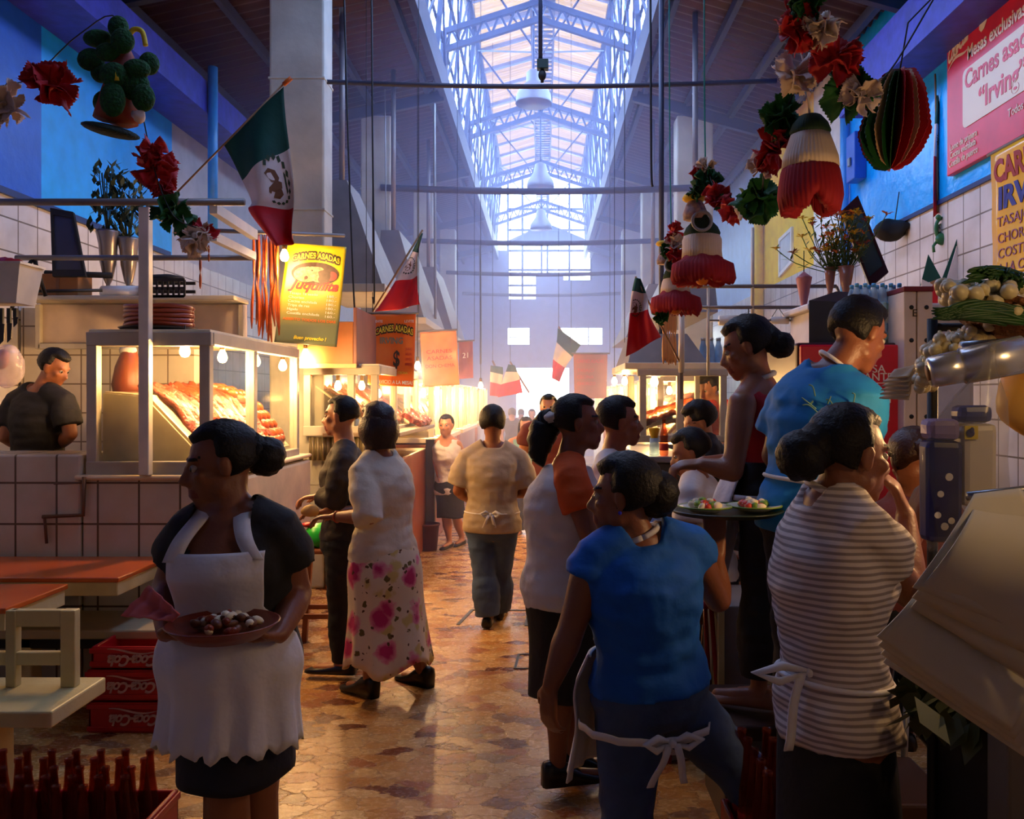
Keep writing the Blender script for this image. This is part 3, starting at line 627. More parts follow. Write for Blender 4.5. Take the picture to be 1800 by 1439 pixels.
for i, (px, py) in enumerate(((3, 605), (16, 602), (27, 575))):
    r = empty('butcher_knife', P(px, py, 4.32), ['leftmost of the three dark knives hanging under the white tub', 'long dark knife between two others under the white tub', 'short dark knife, nearest the butcher of the three under the tub'][i], 'knife', 'knives under the white tub')
    a, b = P(px, 545, 4.32), P(px, py, 4.32); m_ = a.lerp(b, .4)
    G().bar(a + V((0, 0, .01)), m_, .018, .014, 0, (0, 1, 0)).build('handle', mat('black_handle', (22, 18, 18), .5), r)
    G().poly([m_ + V((-.012, 0, 0)), m_ + V((.014, 0, 0)), b + V((.010, 0, .02)), b + V((-.01, 0, 0))], .003, (0, 1, 0)).build('blade', mat('dark_blade', (60, 56, 56), .3, .8), r)
g = G(); c = P(8, 645, 5.1); g.ell(c, (.1, .08, .13), None, 16, 12).jit(.03, 9); tag(g.build('plastic_bag', film('clear_bag', (250, 240, 240), .35, .15, (230, 215, 215)), None, c), 'clear plastic bag hanging beside the butcher in black', 'bag')
g = G(); c = P(3, 630, 5.1); g.ell(c, (.045, .04, .06), None, 12, 8).jit(.012, 14); tag(g.build('red_meat_piece', M_meat, None, c), 'piece of red meat inside the clear hanging bag', 'meat')
# ------------------------------------------------------------ hanging sausage strings and banner
rnd = random.Random(3)
pos = ['front', 'inner', 'loose']
for i in range(13):
    px = 446 + i * 3.7 + rnd.uniform(-1, 1); dd = 6.2 + rnd.uniform(-.08, .08); e = rnd.uniform(560, 612)
    pts = [P(px, 408 + i * .3, dd)] + [P(px + rnd.uniform(-3, 3), 408 + (e - 408) * t, dd) for t in (.25, .5, .75, 1)]
    sausage_chain(pts, .0105, 'long thin brown sausage string hanging beside the yellow banner', group='sausage strings beside the yellow banner', link=.3, name='hanging_sausage')
sausage_chain([P(352, 452, 5.6), P(352, 470, 5.58), P(352, 508, 5.6)], .008, 'single thin brown sausage string hanging from the back pipe', link=.2, name='hanging_sausage')
sausage_chain([P(367, 430, 5.5), P(367, 460, 5.5)], .007, 'short thin sausage string hanging beside the white paper flower', link=.15, name='hanging_sausage')
def banner_sheet(c4, sag=.03, seed=0.):
    c4 = [V(c) for c in c4]; n = (c4[1] - c4[0]).cross(c4[3] - c4[0]).normalized()
    def fn(u, v):
        p = c4[0].lerp(c4[1], u).lerp(c4[3].lerp(c4[2], u), v)
        return p + n * (sag * math.sin(u * PI) * math.sin(v * PI * 1.1) + sag * .4 * noise.noise(V((u * 3 + seed, v * 4, seed))))
    return fn, n
def banner(name, c4, m, label, lines, rod=None, sag=.03, seed=0., extra=None, cat='banner', up=0):
    """printed sheet with lettering: lines = (text, u0, u1, v_base, height, material, {arc, shear, bold})"""
    fn, n = banner_sheet(c4, sag, seed); r = empty(name, c4[3], label, cat)
    G().sheet(fn, 20, 26, 0, .002).build('sheet', m, r)
    wd = (V(c4[1]) - V(c4[0])).length; hg = (V(c4[3]) - V(c4[0])).length
    groups = {}
    for t, u0, u1, vb, hh, lm, k in lines:
        k = dict(k); arc = k.pop('arc', 0)
        g = groups.setdefault(len(groups), (G(), lm))[0]
        def at(x, y, z, u0=u0, u1=u1, vb=vb, arc=arc, w=(u1 - u0) * wd):
            u = u0 + x / wd; s_ = (x / w - .5) * 2; v = vb + arc * s_ * s_ - y / hg
            return fn(u, v) - n * (.004 + z)
        put_text(g, t, hh * hg, at, fit=(u1 - u0) * wd, **k)
    for k, (g, lm) in groups.items(): g.build('lettering', lm, r)
    if extra: extra(fn, n, r)
    if rod:
        G().tube([V(rod[0]), V(rod[1])], .012, 8).build('rod', M_pipe, r)
        if up: [G().tube([V(e), V((e[0], e[1], roofz(e[0]) + .02))], .003, 5).build('cord', M_black, r) for e in rod]
    return r
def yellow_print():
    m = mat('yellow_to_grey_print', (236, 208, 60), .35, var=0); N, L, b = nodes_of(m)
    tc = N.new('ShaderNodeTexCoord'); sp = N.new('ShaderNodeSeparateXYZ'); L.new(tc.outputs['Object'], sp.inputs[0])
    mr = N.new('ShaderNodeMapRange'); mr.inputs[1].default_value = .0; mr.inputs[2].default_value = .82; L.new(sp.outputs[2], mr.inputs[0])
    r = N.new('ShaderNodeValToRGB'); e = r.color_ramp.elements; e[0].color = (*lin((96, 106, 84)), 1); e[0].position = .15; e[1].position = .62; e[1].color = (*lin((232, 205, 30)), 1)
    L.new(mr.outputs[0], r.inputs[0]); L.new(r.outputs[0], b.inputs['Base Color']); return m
M_ink_dk = mat('dark_ink', (60, 40, 20), .5, var=0); M_ink_y = mat('yellow_ink', (248, 224, 60), .5, var=0); M_ink_r = mat('red_ink', (196, 40, 44), .5, var=0); M_ink_o = mat('orange_ink', (222, 110, 40), .5, var=0)
def meat_oval(fn, n, r):
    mm = [mat('grill_print', (70, 44, 36), .5, var=.3, vs=40), mat('pink_meat_print', (196, 110, 84), .5, rgb2=(230, 190, 150), vs=45), M_ink_r]
    g = G()
    def disc(u0, v0, ru, rv, mi, o):
        nn = 28; g.add([fn(u0, v0) - n * o] + [fn(u0 + ru * math.cos(2 * PI * k / nn), v0 + rv * math.sin(2 * PI * k / nn)) - n * o for k in range(nn)], [(0, k + 1, (k + 1) % nn + 1) for k in range(nn)], mi, False)
    disc(.52, .285, .4, .115, 0, .005); disc(.36, .3, .2, .075, 1, .0062); disc(.62, .31, .2, .06, 1, .0064); disc(.8, .3, .09, .045, 2, .007); disc(.5, .24, .2, .025, 1, .0066)
    g.build('printed_oval', mm, r)
tl, tr, br_, bl = P(506, 427, 6.35), P(609, 434, 6.4), P(592, 610, 6.4), P(482, 601, 6.35)
pr = [('Tasajo 1a asado', .13, .6, .505, '180.-'), ('Chorizo', .13, .38, .545, '180.-'), ('Cecina enchilada', .13, .6, .585, '180.-'), ('Tripa de res', .13, .48, .625, '180.-'), ('Higado', .13, .3, .665, '160.-'), ('Costilla enchilada', .13, .66, .705, '160.-')]
ls = [('CARNES ASADAS', .1, .92, .135, .085, M_ink_dk, dict(bold=.07, arc=.045)), ('CARNES ASADAS', .11, .91, .133, .08, M_ink_y, dict(bold=.006, arc=.045, depth=.004)),
      ('Juquilita', .1, .93, .445, .13, M_ink_r, dict(shear=.35, bold=.012))]
for t, u0, u1, v, p_ in pr: ls += [(t, u0, u1, v, .036, M_white_ink, {}), (p_, .76, .92, v + .012, .036, M_white_ink, {})]
ls += [('ABIERTO TODOS LOS DIAS', .08, .94, .765, .036, M_ink_o, dict(bold=.004)), ('Buen provecho !', .3, .82, .95, .05, M_ink_y, dict(shear=.2, bold=.004))]
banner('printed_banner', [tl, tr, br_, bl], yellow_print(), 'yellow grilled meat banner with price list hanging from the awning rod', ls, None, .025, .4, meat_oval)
light_bulb(P(500, 447, 6.05), 'glowing bare bulb against the yellow banner', 24, cord=.12)
light_bulb(P(537, 620, 7.17), 'glowing bulb just below the yellow banner', 60, cord=.1)
# ------------------------------------------------------------ second stall
r = empty('stall_canopy', (X(575, 7.2), 7.2, 1.94), 'brown boxy canopy board over the second stall', 'canopy')
g = G(); x0, x1 = X(522, 7.2), X(621, 7.2); z0, z1 = Z(641, 7.2), Z(565, 7.2)
g.bbox((x0, 7.2, z0), (x1, 7.23, z1), .005); g.build('front_board', mat('lit_brown_board', (176, 110, 62), .4), r)
g = G(); g.bbox((x1, 7.2, z0), (x1 + .03, 8.1, z1 + .12), .005); g.build('side_board', mat('mauve_board', (140, 92, 84), .45), r)
g = G(); g.bbox((x0, 7.23, z0), (x1, 8.1, z0 + .02), .004); g.build('soffit', M_wood, r)
g = G(); g.bbox((x0 - .02, 7.185, z0 - .03), (x1 + .03, 7.205, z0 + .01), .004); g.build('bottom_strip', mat('pale_strip', (220, 180, 120), .4), r)
r = empty('meat_display_case', (-1.75, 7.3, 1.35), 'second glass meat case under the brown canopy board', 'display case')
glass_case(r, X(540, 7.3), -1.42, 7.3, 9.5, 1.36, 1.9, [8.1, 8.9, 9.48], [X(541, 7.3), X(618, 7.3), -1.44], .06)
g = G(); g.poly([(-1.98, 7.4, 1.75), (-1.98, 9.45, 1.75), (-1.45, 9.45, 1.36), (-1.45, 7.4, 1.36)], .015, (.6, 0, .8)); g.build('sloping_tray', M_whiteboard, r)
for i in range(5):
    y = 7.6 + i * .38
    meat_slab('meat_slab', [(-1.95, y, 1.75), (-1.75, y, 1.62), (-1.58, y, 1.48), (-1.47, y, 1.39)], .34, [M_meat, M_meat, M_meat2, M_meat, M_meat2][i], ['pink red slab nearest the front of the second glass case', 'red slab second from the front of the second case', 'orange slab in the middle of the second case', 'red slab fourth along in the second case', 'orange slab at the far end of the second case'][i], group='meat on the second tray', seed=i * 1.3)
r = empty('market_counter', (-1.7, 7.3, 0), 'red brown panelled counter under the second meat case', 'counter')
g = G(); g.bbox((-1.88, 7.35, 0), (-1.3, 9.5, 1.1), .02); g.build('body', mat('red_brown_panel', (150, 78, 48), .4, rgb2=(120, 58, 38), vs=4), r)
g = G(); n = 22; xa, xb = X(542, 7.28), X(640, 7.28)
g.sheet(lambda u, v: (xa + (xb - xa) * u, 7.3 + .012 * math.sin(u * n * PI), 1.12 + .2 * v), 80, 1, 0, .004); g.build('corrugated_strip', mat('grey_corrugated', (130, 118, 92), .4, .4), r)
g = G(); g.bbox((-1.88, 7.26, 1.32), (-1.22, 9.55, 1.36), .008); g.build('worktop', mat('dull_worktop', (130, 110, 90), .4), r)
g = G(); g.bbox((-1.30, 9.42, 0), (-1.2, 9.55, 1.2), .01); g.build('corner_post', mat('grey_post', (92, 84, 78), .5), r)
meat_slab('meat_slab', [(-1.42, 9.0, 1.48), (-1.36, 9.0, 1.44), (-1.3, 9.02, 1.40), (-1.24, 9.02, 1.37)], .8, M_meat2, 'orange meat heaped on the worktop edge beside the second case', seed=3.3, th=.05)
for i, (px, py, dd) in enumerate([(594, 676, 7.5), (636, 676, 8.0), (665, 690, 8.6)]):
    light_bulb(P(px, py, dd), ['bright bulb above the head of the man in dark shirt', 'bright bulb in the second case right of the man', 'bulb at the far end of the second case'][i], cord=.16)
rnd = random.Random(9)
for i in range(14):
    px = 540 + i * 8; sausage_chain([P(px, 643, 7.28), P(px + rnd.uniform(-1, 1), 650, 7.28), P(px, 656 + rnd.uniform(0, 6), 7.28)], .01, 'short red sausage hanging in the row under the brown canopy', group='sausages under the brown canopy', link=.04, name='hanging_sausage')
# orange banners further along
M_or_print = mat('orange_print', (228, 96, 30), .35, rgb2=(236, 130, 36), vs=3)
banner('printed_banner', [P(650, 552, 8.0), P(731, 551, 8.1), P(727, 680, 8.1), P(646, 676, 8.0)], M_or_print, 'orange grilled meat banner with a dollar sign over the second stall',
       [('LEVITE', .1, .28, .12, .05, M_white_ink, dict(bold=.005)), ('LEVITE', .76, .96, .12, .05, M_white_ink, dict(bold=.005)), ('CARNES ASADAS', .12, .96, .24, .13, M_ink_dk, dict(bold=.06, arc=.06)), ('CARNES ASADAS', .13, .95, .237, .12, M_ink_y, dict(bold=.004, arc=.06, depth=.004)),
        ('IRVING', .24, .74, .41, .12, mat('grey_ink', (130, 130, 110), .5, var=0), dict(bold=.012)), ('$', .54, .68, .72, .3, M_ink_dk, dict(bold=.01)), ('JUGO', .8, .94, .5, .05, M_ink_r, {}), ('AGUAS', .8, .94, .57, .05, M_ink_r, {}), ('CERVEZA', .8, .95, .64, .05, M_ink_r, {}), ('REFRESCO', .8, .95, .71, .05, M_ink_r, {}),
        ('CHORIZO TASAJO CECINA', .14, .86, .83, .05, M_ink_y, {}), ('SERVICIO A LA MESA!', .14, .97, .97, .07, M_white_ink, dict(bold=.006))], (P(644, 551, 8.0), P(736, 550, 8.1)), .03, 1.2, up=5.3)
banner('printed_banner', [P(738, 584, 9.8), P(802, 580, 9.9), P(808, 676, 9.9), P(744, 680, 9.8)], mat('pale_orange_print', (206, 120, 76), .4, rgb2=(220, 150, 90), vs=4), 'pale orange banner hanging behind the dollar sign banner',
       [('CARNES', .15, .85, .4, .1, M_ink_r, {}), ('ASADAS', .15, .85, .52, .1, M_ink_r, {}), ('DON CHEMA', .1, .9, .66, .09, M_ink_r, {})], (P(734, 583, 9.8), P(804, 579, 9.9)), .05, 2.2, up=5.3)
banner('printed_banner', [P(806, 600, 11.8), P(831, 598, 11.9), P(832, 664, 11.9), P(807, 666, 11.8)], mat('mauve_red_print', (150, 66, 66), .4), 'small dull red banner, farthest of the left row',
       [('21', .3, .7, .45, .2, M_white_ink, {})], (P(804, 600, 11.8), P(834, 598, 11.9)), .03, 3.2, up=5.3)
light_bulb(P(734, 641, 8.9), 'bulb glowing between the two orange banners', cord=3.0)
# farther stalls on the left, one after another
def far_stall(y0, y1, x1, side, idx, nb, w=.6):
    s = -1 if side == 'left' else 1
    ordn = ['third', 'fourth', 'fifth', 'sixth'][idx]
    r = empty('meat_display_case', (s * (x1 + w / 2), y0, 1.2), '%s glass meat case along the %s row of stalls' % (ordn, side), 'display case')
    L_ = (y1 - y0); xi = s * x1; xo = s * (x1 + w)
    for k in range(5): y = y0 + L_ * k / 4; G().bbox((xi - .03, y - .03, 1.2), (xi + .03, y + .03, 1.85), .004).build('post', M_whiteboard, r)
    G().bbox((min(xi, xo), y0, 1.82), (max(xi, xo), y1, 1.87), .005).build('lid', M_whiteboard, r)
    for k in range(4): G().box((xi - .003, y0 + L_ * k / 4 + .03, 1.22), (xi + .003, y0 + L_ * (k + 1) / 4 - .03, 1.82)).build('side_pane', M_glass, r)
    G().box((min(xi, xo), y0 - .003, 1.22), (max(xi, xo), y0 + .003, 1.82)).build('front_pane', M_glass, r)
    G().bbox((xo - .03, y0 - .02, 1.2), (xo + .03, y0 + .04, 1.85), .004).build('post', M_whiteboard, r)
    G().box((xo - .02, y0, 1.21), (xo + .02, y1, 1.9)).build('back_panel', mat('lit_back_panel', (225, 200, 150), .4), r)
    g = G(); g.poly([(xo - s * .1, y0 + .1, 1.65), (xo - s * .1, y1 - .05, 1.65), (xi + s * .05, y1 - .05, 1.26), (xi + s * .05, y0 + .1, 1.26)], .015, (0, 0, 1)); g.build('sloping_tray', M_whiteboard, r)
    c = empty('market_counter', (s * (x1 + w / 2), y0, 0), 'plain counter under the %s meat case of the %s row' % (ordn, side), 'counter')
    G().bbox((min(xi - .05, xo), y0, 0), (max(xi + .05, xo), y1, 1.12), .02).build('body', MATS['red_brown_panel'], c)
    G().bbox((min(xi - .1, xo), y0 - .03, 1.13), (max(xi + .1, xo), y1, 1.19), .01).build('worktop', M_whiteboard, c)
    for k in range(4):
        y = y0 + .3 + k * (L_ - .4) / 4
        meat_slab('meat_slab', [(xo - s * .12, y, 1.66), (xo - s * .3, y, 1.55), (xi + s * .2, y, 1.38), (xi + s * .07, y, 1.28)], .32, [M_meat, M_meat2][(k + idx) % 2], 'slab number %s from the near end in the %s case of the %s row' % (['one', 'two', 'three', 'four'][k], ordn, side), group='meat in the %s %s case' % (ordn, side), seed=k + idx * 4.)
    for k in range(nb):
        y = y0 + L_ * (k + .5) / nb; light_bulb((xi + s * .15, y, 1.74), 'bulb %s from the near end in the %s case of the %s row' % (['first', 'second', 'third', 'fourth'][k], ordn, side), BULB_W * 1.1, cord=0)
far_stall(9.9, 12.4, 1.3, 'left', 0, 3)
far_stall(12.8, 15.6, 1.3, 'left', 1, 3)
far_stall(16.0, 19.0, 1.28, 'left', 2, 2)
light_bulb(P(845, 676, 11.0), 'small bulb hanging on a cord over the left row, in haze', 4, cord=3.5)
# ------------------------------------------------------------ furniture in the left foreground
r = empty('dining_table', (-2.9, 4.5, 0), 'orange laminate topped table against the tiled counter', 'table')
g = G(); g.bbox((-3.95, 4.24, .735), (-2.11, 4.81, .76), .006); g.build('laminate_top', M_orange_top, r)
g = G(); g.bbox((-3.94, 4.25, .665), (-2.12, 4.80, .735), .006); g.build('apron_rim', M_cream, r)
for x in (-3.6, -2.75): G().bbox((x - .05, 4.5, 0), (x + .05, 4.6, .665), .008).build('leg', M_cream, r)
r = empty('counter_bench', (-2.6, 4.6, 0), 'low cream bench along the tiled counter behind the crates', 'bench')
g = G(); g.bbox((-3.95, 4.42, .40), (-1.98, 4.84, .45), .01); g.build('seat', mat('grey_cream_slab', (176, 160, 126), .5), r)
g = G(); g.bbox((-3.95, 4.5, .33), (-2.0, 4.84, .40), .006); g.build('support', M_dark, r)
r = empty('canteen_seat', (-2.1, 3.45, 0), 'cream wooden seat with open frame back at the left edge', 'bench')
G().bbox((-2.75, 3.27, .385), (-1.885, 3.68, .45), .008).build('seat', M_cream, r)
G().bbox((X(110, 3.56), 3.54, .45), (X(136, 3.56), 3.585, .77), .005).build('back_post', M_cream, r)
G().bbox((X(20, 3.56), 3.545, .70), (X(111, 3.56), 3.58, .77), .005).build('top_rail', M_cream, r)
G().bbox((-2.75, 3.545, .54), (X(111, 3.56), 3.58, .595), .005).build('middle_rail', M_cream, r)
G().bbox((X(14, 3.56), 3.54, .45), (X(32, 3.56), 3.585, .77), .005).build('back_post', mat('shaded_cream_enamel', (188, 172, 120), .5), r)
G().bbox((-2.3, 3.4, 0), (-2.2, 3.55, .385), .006).build('pedestal', M_cream, r)
r = empty('dining_table', (-2.6, 3.3, 0), 'corner of a second orange topped table behind the cream seat', 'table')
G().bbox((-3.3, 3.62, .735), (X(20, 3.66), 4.1, .76), .005).build('laminate_top', M_orange_top, r)
G().bbox((-3.29, 3.63, .66), (X(20, 3.66) - .01, 4.09, .735), .005).build('apron_rim', M_cream, r)
G().bbox((-2.65, 3.8, 0), (-2.57, 3.9, .66), .005).build('leg', M_cream, r)
def cola_crate(c, w, h, dp, label, group, rows=None):
    c = V(c); r = empty('drink_crate', c, label, 'crate', group); g = G(); t = .018
    g.bbox(c + V((-w / 2, -dp / 2, 0)), c + V((w / 2, dp / 2, .015)), .004)
    for s_ in (-1, 1):
        g.bbox(c + V((-w / 2, s_ * (dp / 2 - t / 2) - t / 2, 0)), c + V((w / 2, s_ * (dp / 2 - t / 2) + t / 2, h)), .006)
        g.bbox(c + V((s_ * (w / 2 - t / 2) - t / 2, -dp / 2, 0)), c + V((s_ * (w / 2 - t / 2) + t / 2, dp / 2, h)), .006)
    for z in (.02, h - .02): g.bbox(c + V((-w / 2 - .006, -dp / 2 - .006, z - .012)), c + V((w / 2 + .006, dp / 2 + .006, z + .012)), .004) if z < .05 else [g.bbox(c + V((-w / 2 - .006, -dp / 2 - .008, z - .012)), c + V((w / 2 + .006, -dp / 2, z + .012)), .003), g.bbox(c + V((w / 2, -dp / 2 - .008, z - .012)), c + V((w / 2 + .008, dp / 2, z + .012)), .003)]
    g.build('crate_body', M_red_plastic, r)
    return r
def cola_logo(r, fn, w, h, m=None, swoosh=True):
    g = G(); put_text(g, 'Coca-Cola', h, fn, fit=w, shear=.35, bold=.012, spacing=.85)
    q = [(w * t, -h * .28 + h * .16 * math.sin(t * PI * 1.6), 0) for t in [k / 16 for k in range(17)]]
    if swoosh:
        for a, b in zip(q, q[1:]):
            t = a[0] / w; e = h * .05 * (.4 + math.sin(PI * t)); g.add([fn(a[0], a[1] - e, .002), fn(b[0], b[1] - e, .002), fn(b[0], b[1] + e, .002), fn(a[0], a[1] + e, .002)], [(0, 1, 2, 3)], 0, False)
    g.build('logo', m or M_white_ink, r)
M_faded = mat('faded_white_ink', (190, 150, 145), .5, var=.2, vs=30)
for k, (z, x0, x1, lb) in enumerate(((0, 153, 331, 'bottom red cola crate of the stack under the bench'), (.16, 150, 311, 'middle red cola crate of the stack under the bench'), (.32, 158, 306, 'top red cola crate of the stack under the bench'))):
    dd = 4.2; xa, xb = X(x0, dd), X(x1, dd); h_ = .15 if k < 2 else .105
    r = cola_crate(((xa + xb) / 2, dd + .14, z), xb - xa, h_, .26, lb, 'red cola crates under the bench')
    xm = (xa + xb) / 2 + (.0 if k else -.02); yy = dd - .0; zz = z + h_ * .62
    cola_logo(r, lambda x, y, q, xm=xm, zz=zz, yy=yy: V((xm + .12 - x, yy - .002 - q, zz - y + .0)), .24, .075, M_faded)
r = cola_crate((-1.6, 2.82, 0), .62, .27, .4, 'red crate full of empty bottles at the bottom left', None)
M_bot = film('reddish_bottle_glass', (225, 170, 145), .22, .06, (150, 70, 50))
proto = None; labs = 'empty clear bottle with red label standing in the red crate'
for i in range(7):
    for j in range(5):
        p = V((-1.87 + i * .085 + (j % 2) * .012, 2.68 + j * .068, .02))
        if proto is None:
            proto = empty('glass_bottle', p, labs, 'bottle', 'empty bottles in the red crate')
            G().lathe(p, [(.024, 0), (.029, .01), (.029, .09), (.026, .12), (.029, .2), (.026, .26), (.016, .33), (.0115, .40), (.014, .402), (.014, .415), (.011, .416), (.009, .40), (.013, .33), (.024, .25), (.025, .02)], 12).build('glass_body', M_bot, proto)
            G().lathe(p, [(.0300, .13), (.0302, .14), (.0305, .19), (.0302, .2)], 14).build('red_label', mat('label_red', (190, 40, 34), .4), proto)
        else: copy_tree(proto, p)
# stool with the green bag
r = empty('wooden_stool', (X(568, 5.65), 5.65, 0), 'tall brown wooden stool beside the man in dark shirt', 'stool')
c = V((X(568, 5.65), 5.65, 0)); G().bbox(c + V((-.14, -.13, .64)), c + V((.14, .13, .67)), .01).build('seat', M_wood, r)
for sx in (-1, 1):
    for sy in (-1, 1): G().bar(c + V((sx * .165, sy * .15, 0)), c + V((sx * .11, sy * .1, .64)), .035, .035).build('leg', M_wood, r)
for sy in (-1, 1): G().bar(c + V((-.14, sy * .128, .24)), c + V((.14, sy * .128, .24)), .025, .03).build('stretcher', M_wood, r)
g = G(); q = c + V((-.01, 0, .67)); g.ell(q + V((0, 0, .07)), (.115, .1, .085), None, 16, 10).jit(.025, 10); g.v = [V((v.x, v.y, max(v.z, .672))) for v in g.v]
o = g.build('plastic_bag', mat('green_plastic', (40, 190, 60), .3), None, q); tag(o, 'bright green plastic bag sitting on the wooden stool', 'bag')
g = G(); g.ell(q + V((-.08, -.03, .15)), (.05, .04, .02), None, 10, 6).jit(.01, 20); g.build('red_handle', M_red_plastic, o)
# bin beside the second counter
r = empty('waste_bin', (X(752, 9.3), 9.35, 0), 'dark maroon bin on the floor by the second counter', 'bin'); c = V((X(752, 9.3), 9.3, 0))
G().lathe(c, [(.1, 0), (.125, .27), (.135, .27), (.135, .29), (.118, .29), (.095, .02)], 18).build('tub', mat('maroon_plastic', (84, 30, 32), .5), r)
# floor drain frames
g = G(); dd = 5.75; 
for (a, b) in (((805, 1098), (830, 1072)), ((830, 1072), (930, 1073)), ((930, 1073), (925, 1100))):
    pa = V(((a[0] - CX) / (a[1] - CY) * H, F * H / (a[1] - CY), .002)); pb = V(((b[0] - CX) / (b[1] - CY) * H, F * H / (b[1] - CY), .002)); g.bar(pa, pb, .025, .006)
tag(g.build('floor_hatch', mat('dark_iron_edge', (40, 34, 32), .4, .5), None, (-.4, 6.1, 0)), 'dark metal frame of a hatch set in the paving', 'hatch', kind='structure')
g = G()
for (a, b) in (((905, 1175), (912, 1150)), ((912, 1150), (945, 1150)), ((945, 1150), (945, 1175)), ((905, 1175), (945, 1175))):
    pa = V(((a[0] - CX) / (a[1] - CY) * H, F * H / (a[1] - CY), .002)); pb = V(((b[0] - CX) / (b[1] - CY) * H, F * H / (b[1] - CY), .002)); g.bar(pa, pb, .015, .005)
tag(g.build('drain_cover', MATS['dark_iron_edge'], None, (-.1, 5.4, 0)), 'small square drain cover in the paving', 'drain', kind='structure')
# ============================================================ right side: wall signs, cooler, stall, shelves
M_cola = mat('sign_red', (206, 26, 52), .3); M_cream_ink = mat('cream_ink', (226, 214, 190), .45, var=0)
SY, SX = 6.66, XR - .03
r = empty('wall_sign', (SX, 5.6, 3.38), 'red enamel sign with cream writing high on the blue wall', 'sign')
G().bbox((SX - .02, 4.55, 3.38), (XR - .002, SY, 4.52), .006).build('board', M_cola, r)
sf = lambda x, y, z, s0=0, z0=0: V((SX - .0225 - z, SY - s0 - x, z0 + y))
def sline(g, t, s0, s1, z, h, **k): put_text(g, t, h, lambda x, y, q: sf(x, y, q, s0, z), fit=s1 - s0, **k)
g = G(); n = 8; pts = []
for cx, cz, a0 in ((.31, 4.05, PI / 2), (.31, 3.715, PI), (1.75, 3.715, 1.5 * PI), (1.75, 4.05, 0)):
    for k in range(n + 1): a = a0 + PI / 2 * k / n; pts.append(sf(.05 * math.cos(a), .05 * math.sin(a), 0, cx, cz))
g.poly(pts, .003, (-1, 0, 0)); g.build('cream_panel', M_cream_ink, r)
g = G(); g.poly([sf(a, b, 0, .5, 4.28) for a, b in ((0, .03), (.03, 0), (.07, .01), (.12, .07), (.2, .10), (.27, .13), (.33, .2), (.33, .235), (.05, .235), (.0, .19), (.015, .12))], .003, (-1, 0, 0)); g.build('steak_shape', M_cream_ink, r)
cola_logo(r, lambda x, y, q: sf(x, y + x * .25, q, .03, 4.24), .31, .17, M_cream_ink)
g = G(); sline(g, 'Mesas exclusivas para', .33, 1.33, 4.16, .14, bold=.008); g.build('lettering', M_cream_ink, r); g = G(); sline(g, 'Lomo de primera', .06, .47, 3.56, .07, bold=.003); g.build('lettering', M_cream_ink, r); g = G(); sline(g, 'Cecina enchilada', .06, .45, 3.50, .07, bold=.003); g.build('lettering', M_cream_ink, r); g = G(); sline(g, 'Costilla de puerco', .04, .48, 3.435, .07, bold=.003); g.build('lettering', M_cream_ink, r); g = G(); sline(g, 'Todos los dias', .88, 1.3, 3.55, .08, bold=.003); g.build('lettering', M_cream_ink, r)
g = G(); q = lambda t, s0, s1, z, h: put_text(g, t, h, lambda x, y, w: sf(x, y, w + .004, s0, z), fit=s1 - s0, bold=.008)
q('Carnes asadas', .3, 1.24, 3.95, .19); q('\u201cIrving\u201d', .5, 1.1, 3.735, .21); g.build('red_lettering', M_cola, r)
YX = 2.95; M_yban = mat('yellow_film_print', (232, 168, 20), .25, rgb2=(240, 184, 40), coat=.6)
bn = banner('printed_banner', [(YX, 5.62, 3.25), (YX, 4.2, 3.25), (YX, 4.2, 2.42), (YX, 5.60, 2.43)], M_yban, 'yellow plastic covered banner hanging below the red wall sign',
       [('CARNES ASADAS', .03, .93, .24, .24, mat('wine_ink', (150, 30, 30), .5, var=0), dict(bold=.015)), ('IRVING', .06, .55, .46, .24, mat('navy_ink', (30, 30, 120), .5, var=0), dict(bold=.015)),
        ('TASAJO CECINA', .05, .6, .60, .11, mat('plum_ink', (140, 70, 90), .5, var=0), {}), ('CHORIZO TRIPA', .05, .6, .73, .11, MATS['plum_ink'], {}), ('COSTILLA', .05, .4, .85, .11, MATS['plum_ink'], {}), ('A LA CARTA', .05, .44, .97, .11, MATS['plum_ink'], {})], ((YX, 5.66, 3.26), (YX, 4.15, 3.26)), .02, .7)
G().tube([(YX, 5.6, 3.26), (XR - .004, 5.6, 3.3)], .006, 6).build('hook', M_pipe, bn)
# wall bits
g = G(); g.tube([(XR - .05, 8.92, 2.4), (XR - .05, 8.92, 5.2)], .045, 10); struct(g, 'trim_20', mat('sky_blue_pipe', (60, 150, 220), .35), label='sky blue drain pipe on the right wall')
g = G(); g.tube([P(374, 402, 8.9), P(374, 118, 8.9)], .05, 10); struct(g, 'trim_21', MATS['sky_blue_pipe'], label='blue pipe in the corner of the left wall')
g = G(); g.tube([(XR - .07, 12.4, 2.2), (XR - .07, 12.4, 4.5)], .07, 10); struct(g, 'trim_22', M_yellow_p, label='yellow pipe at the edge of the yellow wall patch')
r = empty('fuse_box', (XR, 8.2, 4.1), 'dark blue electric box on the blue wall behind the paper bell', 'electric box')
g = G(); d0 = 3.1 * F / (1498 - CX); g.bbox((3.08, d0 - .12, Z(318, d0)), (XR, d0 + .12, Z(236, d0)), .01); g.build('box', M_blue_deep, r); g = G(); g.bbox((3.06, d0 - .03, Z(292, d0)), (3.08, d0 + .03, Z(278, d0)), .004); g.build('switch_plate', M_steel, r)
d0 = 3.17 * F / (1382 - CX); a = lambda px, py: V((XR - .03, (XR - .03) * F / (px - CX), H - (py - CY) / F * (XR - .03) * F / (px - CX)))
framed('framed_certificate', [a(1368, 420), a(1391, 398), a(1391, 462), a(1368, 488)], mat('white_frame', (230, 228, 220), .4), mat('grey_certificate', (190, 196, 204), .25), 'white framed certificate on the yellow wall patch')
